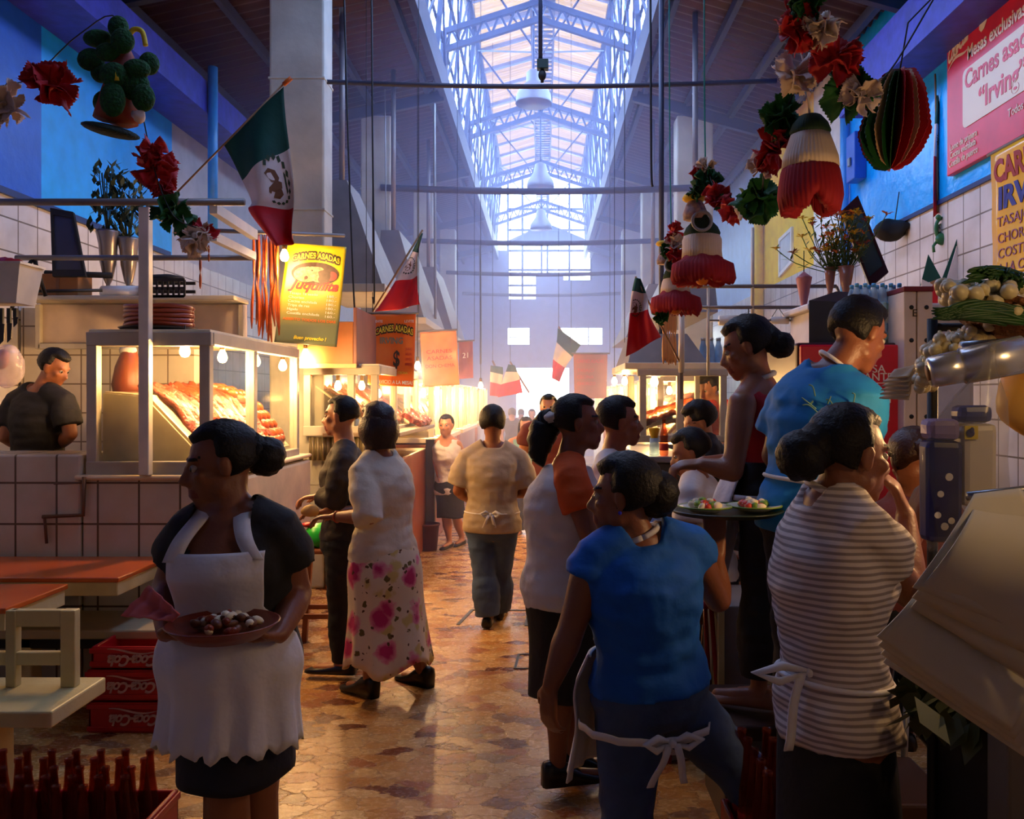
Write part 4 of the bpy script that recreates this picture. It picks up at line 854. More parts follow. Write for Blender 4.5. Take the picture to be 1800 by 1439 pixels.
# tall white cabinet with picture and flowers on top
r = empty('white_cabinet', (2.0, 5.4, 0), 'tall white cabinet behind the young man in turquoise', 'cabinet')
G().bbox((1.62, 5.15, 0), (2.6, 5.6, 2.18), .01).build('body', mat('white_enamel', (214, 206, 204), .35), r); G().bbox((1.58, 5.1, 2.18), (2.64, 5.65, 2.22), .01).build('top_board', MATS['white_enamel'], r)
for s_ in (1.85, 2.35): G().bbox((s_ - .22, 5.135, .1), (s_ + .22, 5.152, 2.1), .005).build('door', MATS['white_enamel'], r)
framed('framed_picture', [P(1478, 372, 5.42), P(1508, 343, 5.42), P(1562, 478, 5.3), P(1530, 505, 5.3)], mat('dark_red_frame', (60, 20, 26), .4), mat('dim_portrait_print', (70, 92, 96), .25), 'tilted dark framed picture leaning on the cabinet beside the flowers', bw=.14)
def flower_vase(px, py0, py1, d, wt, label, seed):
    p = P(px, py1, d); h = (py1 - py0) / F * d; r = empty('flower_vase', p, label, 'vase', 'pink vases of lilies'); k = wt / 2 / F * d
    G().lathe(p, [(k * .45, 0), (k * .5, .01), (k * .35, .03), (k * .6, h * .4), (k * .95, h), (k * .88, h), (k * .5, h * .4), (k * .2, .05)], 18).build('glass_cone', mat('pink_brown_glass', (170, 110, 84), .2), r)
    rnd = random.Random(seed); gs, gl, gf = G(), G(), G()
    for i in range(34):
        e = p + V((rnd.gauss(0, .11), rnd.gauss(0, .06), h + rnd.uniform(.08, .34))); c = catmull([p + V((0, 0, h * .8)), p.lerp(e, .6) + V((rnd.uniform(-.02, .02), 0, .03)), e], 4); gs.tube(c, .003, 5)
        for q in range(6):
            s0 = c[rnd.randrange(3, len(c))]; x, y, n = frame((rnd.uniform(-1, 1), rnd.uniform(-1, 1), rnd.uniform(-.5, 1))); L_ = rnd.uniform(.03, .07)
            gl.add([s0, s0 + n * L_ * .5 + x * .008, s0 + n * L_, s0 + n * L_ * .5 - x * .008], [(0, 1, 2, 3)], 0, False)
        mi = rnd.choice((0, 0, 0, 1, 1, 2)); gf = G()
        for q in range(6):
            a_ = 2 * PI * q / 6 + rnd.random(); n = V((math.cos(a_), math.sin(a_) * .7, rnd.uniform(.2, .8))).normalized(); x, y, _ = frame(n); L_ = rnd.uniform(.03, .05)
            gf.add([e, e + n * L_ * .6 + x * .011, e + n * L_ - UP * .006, e + n * L_ * .6 - x * .011], [(0, 1, 2, 3)], mi, False)
        gf.ell(e, .007, None, 6, 5, mi); gf.build('lily', [mat('yellow_petal', (226, 176, 30), .6), mat('orange_petal', (210, 104, 24), .6), mat('dry_red_petal', (150, 60, 40), .6)], r)
    gs.build('stems', mat('stem_green', (60, 84, 30), .6), r); gl.build('leaves', mat('leaf_olive', (74, 96, 34), .6), r)
flower_vase(1459, 470, 522, 5.3, 22, 'left vase of yellow and orange lilies on the white cabinet', 4)
flower_vase(1487, 468, 522, 5.25, 30, 'right vase of yellow and orange lilies on the white cabinet', 8)
g = G(); g.ell((0, 0, 0), (.15, .1, .09), None, 18, 12).jit(.06, 8); g.v = [v + P(1572, 402, 7.55) for v in g.v]; tag(g.build('black_bag', MATS['black_cloth'], None, P(1572, 402, 7.55)), 'black bag hung on the blue wall beside the tilted picture', 'bag'); 
g = G(); g.tube([P(1572, 396, 7.55), V((XR - .01, 7.65, 3.5))], .005, 6); g.build('strap', M_black, bpy.data.objects['black_bag'])
# tv on a bracket
r = empty('television', P(1450, 620, 4.75), 'old grey television set seen from its side behind the woman in red', 'television')
g = G(); c = [P(1422, 528, 4.7), P(1470, 512, 4.95), P(1470, 625, 4.95), P(1422, 618, 4.7)]; g.poly(c, .34, (.9, .3, 0)); g.build('casing', mat('dark_grey_plastic', (44, 40, 42), .4), r)
g = G(); n = (c[1] - c[0]).cross(c[3] - c[0]).normalized(); cc = sum(c, V((0, 0, 0))) / 4; n = n if n.y < 0 else -n; ii = [q.lerp(cc, .18) + n * .004 for q in c]; g.poly(ii, .004, n); g.build('screen', mat('grey_screen', (96, 98, 104), .15), r)
g = G(); g.bar(P(1448, 622, 4.85), V((1.62, 5.16, 1.93)), .03, .03); g.build('bracket', M_pipe, r)
# red cooler with water packs
FD = 4.25
r = empty('drinks_cooler', (1.45, FD + .3, 0), 'tall red drinks cooler with white slogan behind the young man in turquoise', 'fridge')
G().bbox((X(1400, FD), FD, .05), (X(1580, FD), FD + .6, Z(602, FD)), .015).build('body', mat('cooler_dark', (60, 14, 18), .4), r)
G().bbox((X(1404, FD), FD - .03, .15), (X(1576, FD), FD, Z(606, FD)), .01).build('door', M_cola, r)
G().bbox((X(1577, FD), FD - .035, .15), (X(1585, FD), FD + .02, Z(604, FD)), .006).build('door_edge', mat('grey_edge', (90, 84, 88), .4), r)
g = G(); cf = lambda px0, py: (lambda x, y, q: V((X(px0, FD) + x, FD - .0325 - q, Z(py, FD) + y)))
put_text(g, 'DELICIOSA', .055, cf(1452, 655), fit=X(1552, FD) - X(1452, FD)); put_text(g, 'REFRESCANTE', .055, cf(1440, 669), fit=X(1564, FD) - X(1440, FD)); put_text(g, 'BIEN', .115, cf(1448, 707), fit=X(1561, FD) - X(1448, FD), bold=.008); put_text(g, 'FR\u00cdA', .115, cf(1462, 738), fit=X(1559, FD) - X(1462, FD), bold=.008)
g.box((X(1500, FD), FD - .034, Z(674, FD)), (X(1560, FD), FD - .031, Z(672.5, FD))); g.build('slogan', M_white_ink, r)
M_wat = film('water_bottle_clear', (205, 228, 245), .45, .1, (190, 215, 235)); M_cap = mat('sky_blue_cap', (90, 170, 220), .35)
proto = None
for L_ in range(2):
    for i in range(6):
        for j in range(2):
            p = V((X(1506 + i * 15, FD + .1), FD + .1 + j * .07, Z(602, FD) + .001 + L_ * .156))
            lb = 'small water bottle with blue cap stacked on the red cooler, %s layer' % ('upper' if L_ else 'lower')
            if proto is None:
                proto = empty('water_bottle', p, lb, 'bottle', 'water bottles on the red cooler')
                G().lathe(p, [(.019, 0), (.021, .01), (.021, .05), (.0185, .06), (.021, .075), (.021, .10), (.012, .125), (.009, .135), (.004, .136)], 12).build('clear_body', M_wat, proto)
                G().lathe(p, [(.0112, .132), (.0115, .148), (.009, .152), (.002, .152)], 10).build('cap', M_cap, proto); G().lathe(p, [(.0215, .02), (.0217, .03), (.0217, .05), (.0215, .055)], 12).build('label_band', mat('pale_blue_label', (150, 200, 230), .4), proto)
            else: copy_tree(proto, p, lb)['group'] = 'water bottles on the red cooler'
r = empty('bottle_crate_stack', (1.75, 4.0, 0), 'upright pale boards with black holes beside the red cooler', 'crate stack')
dd = 4.15
for a0, a1 in ((1589, 1611), (1613, 1640)):
    b = G(); b.bbox((X(a0, dd), dd, .0), (X(a1, dd), dd + .35, Z(512, dd)), .006); b = b.build('board', mat('pale_board', (206, 188, 174), .5), r)
    for py in (540, 598, 672, 732): G().cyl((X((a0 + a1) / 2 + 2, dd), dd - .003, Z(py, dd)), (X((a0 + a1) / 2 + 2, dd), dd + .01, Z(py, dd)), .011, None, 12).build('hole', M_black, b)
G().bbox((X(1588, dd), dd - .005, Z(512, dd)), (X(1641, dd), dd + .35, Z(503, dd)), .004).build('red_cap', mat('dark_red_plastic', (110, 16, 24), .4), r)
g = G(); put_text(g, 'E', .05, lambda x, y, q: V((X(1603, dd) + x, dd - .003 - q, Z(556, dd) + y)), bold=.002); g.build('letter', M_ink_dk, r)
# ------------------------------------------------------------ right stall with the glass case
RD = 6.3
r = empty('meat_display_case', (1.0, 6.5, 1.35), 'glass meat case of the right stall with the worker reaching in', 'display case')
x0, x1 = X(1127, RD), X(1272, RD); z0, z1 = Z(772, RD), Z(656, RD)
for px in (1130, 1195, 1271): G().bbox((X(px, RD) - .025, RD - .02, z0), (X(px, RD) + .025, RD + .03, z1), .005).build('post', M_alu, r)
G().bbox((x0 - .03, RD - .022, z1 - .02), (x1 + .03, RD + .03, z1 + .03), .005).build('top_rail', M_alu, r); G().bbox((x0 - .03, RD - .022, z0 - .02), (x1 + .03, RD + .03, z0 + .03), .005).build('bottom_rail', M_alu, r)
G().bbox((x0 - .12, RD, z1 + .03), (x1 + .02, RD + .85, z1 + .08), .006).build('lid', M_whiteboard, r)
for a, b in ((1133, 1192), (1198, 1268)): G().box((X(a, RD), RD - .003, z0 + .03), (X(b, RD), RD + .003, z1 - .02)).build('front_pane', M_glass, r)
G().bbox((x0 - .025, RD + .72, z0), (x0 + .025, RD + .77, z1), .005).build('post', M_alu, r)
G().box((x0 - .003, RD + .03, z0), (x0 + .003, RD + .72, z1)).build('side_pane', M_glass, r)
g = G(); g.poly([(x0 + .02, RD + .1, z0 + .06), (x0 + .02, RD + .72, z0 + .06), (x1 - .1, RD + .72, z0 + .22), (x1 - .1, RD + .1, z0 + .22)], .015, (0, 0, 1)); g.build('sloping_tray', M_whiteboard, r)
for i, y in enumerate((.16, .38, .6)): meat_slab('meat_slab', [(x0 + .03, RD + y, z0 + .10), (x0 + .15, RD + y, z0 + .15), (x0 + .3, RD + y, z0 + .20), (x0 + .42, RD + y, z0 + .25)], .28, M_meat2, ['orange meat slab along the front of the right stall case', 'orange meat slab in the middle of the right stall case', 'orange meat slab at the back of the right stall case'][i], group='meat in the right stall case', seed=8 + i * 1.7)
c = empty('market_counter', (1.0, 6.3, 0), 'pale counter under the glass case of the right stall', 'counter')
G().bbox((x0 - .05, RD, 0), (x1 + .05, RD + .75, z0 - .09), .015).build('body', mat('beige_counter', (190, 176, 160), .4), c); G().bbox((x0 - .08, RD - .05, z0 - .085), (x1 + .08, RD + .8, z0 - .035), .01).build('worktop', M_steel, c)
light_bulb(P(1150, 668, 6.45), 'bright bulb inside the front of the right stall case', 30, cord=.03)
light_bulb(P(1098, 668, 8.6), 'bright bulb just past the right stall case', 20, cord=3.4); light_bulb(P(1080, 668, 9.6), 'second bulb past the right stall case', 18, cord=3.4)
# smoke hood of the right stall, post with sausages
r = empty('smoke_hood', P(1170, 640, 7.0), 'grey sheet metal hood above the right stall case', 'hood')
g = G(); hd = 7.1; b0 = [V((X(1098, hd), hd - .3, Z(640, hd))), V((X(1232, hd), hd - .3, Z(640, hd))), V((X(1232, hd), hd + .9, Z(640, hd))), V((X(1098, hd), hd + .9, Z(640, hd)))]; t0 = [V((X(1112, hd), hd - .1, Z(588, hd))), V((X(1204, hd), hd - .1, Z(588, hd))), V((X(1204, hd), hd + .6, Z(588, hd))), V((X(1112, hd), hd + .6, Z(588, hd)))]
g.loft([b0, t0], 0, True, False); g.build('cowl', mat('grey_sheet_metal', (124, 116, 114), .5, .3), r)
g = G(); g.bbox(b0[0] + V((-.03, -.03, -.06)), b0[2] + V((.03, .03, .0)), .006); g.build('rim', M_alu, r); G().cyl(V((X(1170, hd), hd + .25, Z(588, hd))), V((X(1170, hd), hd + .25, 5.45)), .022, None, 12).build('flue', M_iron, r)
r = empty('pipe_frame', (1.2, 5.6, 1.4), 'thin pipe frame with crossbars over the right stall', 'frame'); q = 5.6
for nm, a, b, w in (('upper_bar', (1205, 503), (1470, 503), .013), ('lower_bar', (1232, 540), (1425, 540), .012), ('upright', (1198, 545), (1198, 655), .02), ('upright', (1323, 400), (1323, 570), .012), ('upright', (1245, 500), (1245, 660), .01), ('roll_rod', (1245, 563), (1425, 563), .007)): G().tube([P(a[0], a[1], q), P(b[0], b[1], q)], w, 8).build(nm, MATS['white_post'] if nm == 'upright' else M_pipe, r)
g = G(); g.tube([P(1353, 563, q), P(1368, 540, q), P(1384, 563, q)], .003, 5); g.tube([P(1316, 540, q), P(1316, 560, q)], .004, 5); g.build('hook_wire', M_black, r)
g = G(); g.bar(P(1198, 655, 5.6), P(1198, 700, 6.3), .02, .02); g.bar(P(1470, 503, 5.6), V((2.0, 5.6, 2.2)), .015, .015); g.build('stay', M_pipe, r)
for a, b, w, lb in ((1264, 1302, .034, 'larger white paper roll on the rod over the right stall'), (1355, 1386, .024, 'smaller white paper roll hanging from a wire triangle')):
    g = G(); g.cyl(P(a, 563, q), P(b, 563, q), w, None, 16); tag(g.build('paper_roll', MATS['white_paper'], None, P((a + b) / 2, 563, q)), lb, 'paper roll')
rnd = random.Random(12)
for i in range(8):
    px = 1166 + i * 3.1; sausage_chain([P(px, 536, 5.9), P(px + rnd.uniform(-1, 1), 590, 5.9), P(px, 640 + rnd.uniform(-6, 4), 5.9)], .010, 'long pale sausage string hanging over the right stall case', mat('pale_sausage', (200, 140, 84), .4), 'sausage strings over the right case', .3, 'hanging_sausage')
r = empty('pink_lantern', P(1413, 530, 5.4), 'pink hanging lantern shape beside the lilies', 'lantern'); c = P(1413, 535, 5.4)
G().lathe(c, [(.012, -.22), (.018, -.03), (.02, .0), (.05, .16), (.052, .17), (.045, .175), (.0, .21)], 6).build('body', mat('dusty_pink', (178, 104, 108), .5), r); G().tube([c + V((0, 0, .2)), c + V((0, 0, .34))], .003, 5).build('cord', M_black, r)
r = empty('back_shelf', P(1330, 642, 6.95), 'pale shelf with jars behind the woman in red', 'shelf'); G().bbox((X(1225, 6.95), 6.9, Z(646, 6.95)), (X(1440, 6.95), 7.15, Z(641, 6.95)), .005).build('board', MATS['white_enamel'], r)
for xx in (1232, 1434): G().bbox((X(xx, 6.95) - .02, 7.1, 0), (X(xx, 6.95) + .02, 7.15, Z(646, 6.95)), .004).build('leg', M_pipe, r)
proto = None
for px, lb in ((1236, 'clear jar on the back shelf nearest the sausage strings'), (1250, 'second clear jar on the back shelf'), (1263, 'third clear jar on the back shelf beside the woman in red')):
    p = P(px, 641, 7.0)
    if proto is None: proto = empty('glass_jar', p, lb, 'jar', 'jars on the back shelf'); G().lathe(p, [(.03, 0), (.035, .02), (.03, .14), (.018, .18), (.018, .2), (.014, .2), (.026, .13), (.03, .02)], 14).build('clear_body', M_wat, proto); G().lathe(p, [(.02, .198), (.02, .22), (.0, .222)], 12).build('lid', M_steel, proto)
    else: copy_tree(proto, p, lb)
for i in range(4): p = P(1394, 641, 7.0) + V((0, 0, .036 * i)); tag(G().bbox(p + V((-.09, -.06, 0)), p + V((.09, .08, .034)), .008).build('wooden_tray', mat('red_brown_tray', (120, 66, 50), .5), None, p), ['lowest', 'second', 'third', 'topmost'][i] + ' red brown tray stacked on the back shelf', 'tray', 'trays on the back shelf')
p = P(1424, 641, 7.0); tag(G().bbox(p + V((-.03, -.05, 0)), p + V((.05, .08, .17)), .006).build('red_box', M_cola, None, p), 'small red box at the end of the back shelf', 'box')
# yellow cup and bottle on a dark counter
r = empty('bar_counter', (.72, 5.3, 0), 'dark counter where the seated customers eat', 'counter')
G().bbox((X(1128, 5.0), 4.95, 0), (X(1205, 5.0), 6.1, 1.28), .012).build('body', mat('dark_grey_board', (50, 46, 48), .5), r); G().bbox((X(1122, 5.0), 4.9, 1.28), (X(1212, 5.0), 6.15, 1.315), .01).build('top', mat('steel_grey_top', (120, 116, 116), .35), r)
c = V((X(1150, 5.05), 5.05, 1.316))
r = empty('plastic_cup', c, 'yellow plastic tub on the dark counter beside the cola bottle', 'cup'); G().lathe(c + V((0, 0, .10)), [(.02, 0), (.032, .055), (.034, .055), (.034, .06), (.03, .058), (.02, .006)], 16).build('cup_body', mat('yellow_plastic', (232, 196, 30), .4), r); G().cyl(c, c + V((0, 0, .10)), .03, .026, 14).build('glass_below', M_wat, r)
c = V((X(1167, 5.0), 5.0, 1.316)); r = empty('glass_bottle', c, 'cola bottle with red label on the dark counter', 'bottle')
G().lathe(c, [(.022, 0), (.026, .01), (.026, .07), (.022, .09), (.025, .12), (.012, .17), (.0095, .2), (.011, .203), (.010, .21), (.007, .21)], 14).build('glass_body', M_bot, r); G().lathe(c, [(.0265, .03), (.0268, .04), (.0268, .065), (.0265, .07)], 14).build('red_label', MATS['label_red'], r)
# steps the two standing workers use
r = empty('step_bench', (.95, 3.4, 0), 'dark wooden step bench under the woman in red', 'bench'); G().bbox((.66, 3.2, .36), (1.3, 3.68, .42), .01).build('plank', mat('dark_wood', (58, 34, 24), .5), r)
for x in (.72, 1.24): G().bbox((x - .03, 3.24, 0), (x + .03, 3.64, .36), .006).build('leg', MATS['dark_wood'], r)
r = empty('step_bench', (1.0, 2.95, 0), 'dark wooden step bench under the young man in turquoise', 'bench'); G().bbox((.76, 2.76, .28), (1.35, 3.14, .335), .01).build('plank', MATS['dark_wood'], r)
for x in (.82, 1.29): G().bbox((x - .03, 2.8, 0), (x + .03, 3.1, .28), .006).build('leg', MATS['dark_wood'], r)
r = empty('metal_stool', (.68, 3.95, 0), 'thin red metal stool behind the woman in bright blue', 'stool'); c = V((.69, 3.98, 0))
G().lathe(c + V((0, 0, .70)), [(.14, 0), (.15, .01), (.15, .03), (.13, .035)], 20).build('seat', mat('red_enamel', (150, 16, 18), .3), r)
for k in range(4): a = PI / 4 + k * PI / 2; G().tube([c + V((math.cos(a) * .17, math.sin(a) * .17, 0)), c + V((math.cos(a) * .11, math.sin(a) * .11, .70))], .011, 8).build('leg', MATS['red_enamel'], r)
r = empty('side_cabinet', (.95, 3.9, 0), 'grey cabinet with a cream edge beside the red stool', 'cabinet'); G().bbox((X(1268, 3.85), 3.85, 0), (1.3, 4.3, Z(1065, 3.85)), .006).build('body', mat('grey_laminate', (120, 112, 108), .5), r); G().bbox((X(1262, 3.84), 3.83, 0), (X(1273, 3.84), 3.86, Z(1060, 3.84)), .003).build('edge_strip', M_cream, r)
for k, zz in ((0, 0), (1, .21)):
    r = cola_crate((.68, 2.45, zz), .26, .2, .4, ['lower red crate at the feet of the woman in bright blue', 'upper red crate of bottles at the feet of the woman in bright blue'][k], 'red crates at the right')
bp = [o for o in bpy.data.objects if o.name == 'glass_bottle'][0]
for i in range(3):
    for j in range(5): copy_tree(bp, V((.605 + i * .075, 2.30 + j * .075, .23)), 'empty bottle standing in the upper red crate at the right')['group'] = 'bottles in the right crate'
# ============================================================ front right: stall with onions, bag, paper
M_basket = mat('woven_cane', (104, 58, 28), .5, rgb2=(140, 84, 40), vs=60, bump=.8, bs=70)
c = P(1815, 590, 1.85); r = empty('cane_basket', c, 'brown woven basket holding spring onions at the right edge', 'basket')
g = G(); prof = [(.05, -.02), (.10, .0), (.14, .035), (.155, .06), (.16, .062), (.15, .058), (.12, .03), (.06, .0)]
g.lathe(c, prof, 40, 0, fn=lambda a, h: 1 + .012 * math.sin(a * 20 + h * 300)); g.build('bowl', M_basket, r)
g = G(); g.tube([c + V((.16 * math.cos(a), .16 * math.sin(a), .062 + .004 * math.sin(a * 24))) for a in [2 * PI * k / 96 for k in range(97)]], .009, 6); g.build('braided_rim', M_basket, r)
M_onion = mat('onion_white', (226, 214, 180), .35, rgb2=(206, 190, 140), vs=30); M_oleaf = mat('onion_leaf', (40, 84, 26), .5, rgb2=(24, 56, 18), vs=20)
rnd = random.Random(21); protos = []
def onion(p, dr, k, label, group, leaf=True):
    r = empty('spring_onion', p, label, 'onion', group); x, y, n = frame(dr)
    g = G(); g.lathe(p, [(.002, -.016 * k), (.009 * k, -.013 * k), (.0155 * k, 0), (.013 * k, .012 * k), (.006 * k, .022 * k), (.0045 * k, .045 * k)], 10, 0, dr); g.build('bulb', M_onion, r)
    if leaf:
        g = G()
        for q in range(3):
            e = [p + V(dr).normalized() * (.04 + .035 * t) * k + x * (q - 1) * .006 * t * k + UP * (-.012 * t * t * k * .6) for t in range(5)]; g.tube(e, [.0045 * k, .005 * k, .0045 * k, .003 * k, .001 * k], 6)
        g.build('green_leaf', M_oleaf, r)
    return r
def scatter(n, fn, label, group, leafdir, leaf=True):
    pr = []
    for i in range(n):
        p, k = fn(i)
        if len(pr) < 5: pr.append(onion(p, V(leafdir) + V((rnd.uniform(-.4, .4), rnd.uniform(-.4, .4), rnd.uniform(-.4, .4))), k, label, group, leaf))
        else: copy_tree(pr[rnd.randrange(5)], p)
def up_fn(i):
    px, py = 1655 + rnd.uniform(0, 1) ** .9 * 140, 0; t = (px - 1655) / 140; py = 505 + 6 * t + rnd.uniform(-10, 44) * (.6 + .4 * t); return P(px, py, 1.72 + rnd.uniform(0, .16)), rnd.uniform(.85, 1.15)
scatter(90, up_fn, 'white spring onion bulb in the pile on the woven basket', 'spring onions on the basket', (.8, .6, -.1), False)
def lo_fn(i):
    t = rnd.random(); px = 1612 + t * 130 + rnd.uniform(-8, 8); py = 655 - t * 75 + rnd.uniform(-34, 40) * (.55 + .45 * math.sin(PI * min(1, t + .2))); return P(px, py, 1.86 + rnd.uniform(-.05, .10)), rnd.uniform(.7, .95)
scatter(150, lo_fn, 'white spring onion bulb in the bunch hanging below the basket', 'spring onions in the hanging bunch', (.6, .7, .2), False)
g = G()
for i in range(60):
    a = P(1636 + rnd.uniform(0, 50), 548 + rnd.uniform(-8, 14), 1.70); b = P(1760 + rnd.uniform(0, 70), 556 + rnd.uniform(-10, 16), 1.72); m_ = a.lerp(b, .5) + UP * rnd.uniform(0, .02); g.tube(catmull([a, m_, b], 4), [.001] + [.0042] * 7 + [.003], 5)
tag(g.build('onion_leaves', M_oleaf, None, P(1700, 545, 1.7)), 'thick sheaf of dark green onion leaves across the basket', 'leaves', kind='stuff')
g = G()
for i in range(40):
    a = P(1750 + rnd.uniform(-10, 60), 480 + rnd.uniform(0, 30), 1.8); b = P(1690 + rnd.uniform(-10, 110), 488 + rnd.uniform(-16, 10), 1.76); g.tube(catmull([a, a.lerp(b, .5) + UP * .012, b], 4), [.004] * 8 + [.0008], 5)
tag(g.build('onion_leaves', M_oleaf, None, P(1760, 490, 1.8)), 'loose onion leaf tips above the onion pile', 'leaves', kind='stuff')
# rack that carries it all
r = empty('stall_rack', (1.25, 1.9, 0), 'dark stall rack and post at the right edge', 'rack')
G().tube([P(1639, 560, 2.0), V((P(1639, 690, 2.0).x, 2.0, 0))], .012, 10).build('black_post', M_black, r)
G().bbox((X(1772, 1.62), 1.62, 0), (X(1830, 1.62), 1.7, Z(1200, 1.62)), .006).build('grey_post', mat('grey_brown_post', (92, 82, 70), .5), r)
G().tube([P(1690, 612, 1.72), P(1960, 590, 1.72)], .014, 10).build('cross_rod', M_steel, r)
G().tube([P(1639, 575, 2.0), P(1950, 575, 2.0)], .01, 8).build('back_rod', M_black, r)
G().bbox((.92, 1.72, 0), (1.6, 2.05, Z(1255, 1.75)), .01).build('lower_box', M_dark, r)
g = G(); c = P(1700, 1270, 1.85)
for i in range(120):
    p = c + V((rnd.uniform(-.12, .22), rnd.uniform(-.1, .12), rnd.uniform(-.01, .05))); x, y, n = frame((rnd.uniform(-1, 1), rnd.uniform(-1, 1), rnd.uniform(.1, 1))); s_ = rnd.uniform(.03, .06)
    g.add([p - x * s_ * .6, p + y * s_, p + x * s_ * .6, p - y * s_], [(0, 1, 2, 3)], 0, False)
tag(g.build('leafy_greens', mat('limp_green_leaf', (58, 66, 30), .6), None, c), 'heap of limp greens on the dark box under the paper sheets', 'greens', kind='stuff')
# foil roll
r = empty('foil_roll', P(1700, 645, 1.72), 'shiny roll of plastic film lying across the rack under the onions', 'roll')
g = G(); a, b = P(1632, 655, 1.70), P(1800, 622, 1.66); x, y, n = frame(b - a)
M_foil = mat('shiny_film', (214, 210, 208), .26, .7, bump=.25, bs=9)
g.tube([a, a + n * .005, a.lerp(b, .33), a.lerp(b, .335), a.lerp(b, .36), a.lerp(b, .6), b], [.026, .031, .033, .031, .036, .037, .037], 24); g.build('film', M_foil, r)
g = G(); g.cyl(a - n * .003, a + n * .02, .016, None, 14); g.build('cardboard_core', MATS['cardboard'], r)
# folded paper bags
for i in range(6):
    q = [P(1612 - i * 2, 640 + i * 9, 1.95), P(1598, 662 + i * 8, 1.9), P(1553 - i * 1.5 + (0 if i else 8), 664 + i * 7, 1.88), P(1572, 650 + i * 8, 1.93)]
    g = G(); fn, n = banner_sheet(q, .006, i); g.sheet(fn, 8, 6, 0, .003); tag(g.build('paper_bag', mat('cream_paper', (224, 204, 176), .65), None, q[1]), ['topmost folded cream paper bag beside the onions', 'second folded cream paper bag from the top', 'third folded cream paper bag from the top', 'fourth folded cream paper bag from the top', 'fifth folded cream paper bag from the top', 'lowest folded cream paper bag beside the onions'][i], 'paper bag', 'folded paper bags')
# clear bag of napkin packs
d = 1.62; r = empty('plastic_bag', P(1700, 960, d), 'clear plastic bag of napkin packs hanging at the right', 'bag')
prof = [(1742, 612, 8), (1738, 650, 14), (1722, 700, 46), (1702, 750, 66), (1694, 800, 72), (1698, 870, 74), (1700, 940, 70), (1700, 968, 62)]
g = G(); rings = []
for i, (px, py, w) in enumerate(prof):
    c = P(px, py, d); k = w / F * d; rings.append([c + V((k * math.cos(a) * (1 + .05 * math.sin(a * 5 + i)), k * .62 * math.sin(a) * (1 + .06 * math.sin(a * 7 + i * 2)), .004 * math.sin(a * 6))) for a in [2 * PI * j / 36 for j in range(36)]])
g.loft(rings, 0, False); g.build('clear_film', film('napkin_bag_film', (240, 238, 236), .13, .1, (225, 220, 214)), r)
g = G(); g.tube([P(1742, 614, d), P(1745, 600, d + .05), P(1748, 612, d + .1)], .006, 8); g.build('knot', MATS['napkin_bag_film'], r)
def pack(nm, a, b, dd, m, label, th=.05):
    p0, p1 = P(a[0], b[1], dd), P(b[0], a[1], dd); o = empty(nm, V(((p0.x + p1.x) / 2, dd, p0.z)), label, 'napkin pack'); g = G(); g.bbox((p0.x, dd, p0.z), (p1.x, dd + th, p1.z), .012); g.jit(.002, 30); g.build('wrapped_stack', m, o); return o
o = pack('napkin_pack', (1632, 775), (1696, 955), 1.60, mat('navy_wrap', (18, 18, 92), .3), 'navy blue napkin pack in the clear hanging bag'); 
for px, py, s_ in ((1668, 838, 7), (1653, 868, 6), (1648, 905, 6), (1660, 925, 7), (1672, 915, 6)): q = P(px, py, 1.598); k = s_ / F * 1.57; G().poly([q + V((k * math.cos(a), 0, k * math.sin(a))) for a in [2 * PI * j / 10 for j in range(10)]], .002, (0, -1, 0)).build('printed_spot', M_white_ink, o)
o = pack('napkin_pack', (1694, 745), (1756, 890), 1.61, mat('white_wrap', (222, 214, 204), .35), 'white napkin pack beside the navy one in the hanging bag')
q = P(1692, 770, 1.585); G().box(P(1696, 772, 1.606), P(1718, 748, 1.609)).build('yellow_label', mat('yellow_label', (220, 196, 60), .4), o); g = G(); g.ell(P(1706, 761, 1.604), (.008, .002, .008), None, 14, 8); g.ell(P(1709, 756, 1.602), (.004, .002, .006), None, 10, 6); g.build('dark_emblem', MATS['navy_wrap'], o)
o = pack('napkin_pack', (1634, 736), (1692, 774), 1.605, mat('lilac_wrap', (140, 124, 176), .35), 'small lilac napkin pack on top of the navy one')
o = pack('napkin_pack', (1688, 712), (1748, 743), 1.61, mat('blue_wrap', (44, 60, 140), .35), 'small blue pack near the top of the hanging bag')
g = G(); c = P(1800, 700, 1.95); g.ell(c, (.055, .05, .09), None, 16, 12).jit(.015, 14); tag(g.build('sugar_bag', mat('amber_lit_bag', (230, 180, 90), .4), None, c), 'yellowish bag hanging at the right edge below the film roll', 'bag')
light_bulb(P(1826, 640, 2.35), 'bulb burning behind the yellowish bag at the right edge', 14, cord=.4)
light_bulb((1.2, 1.15, 1.95), 'added bulb lighting the front right stall, beyond the right edge of the picture', 2.5, cord=.3)  # unseen bulb, added to warm and brighten the paper sheets and striped shirt
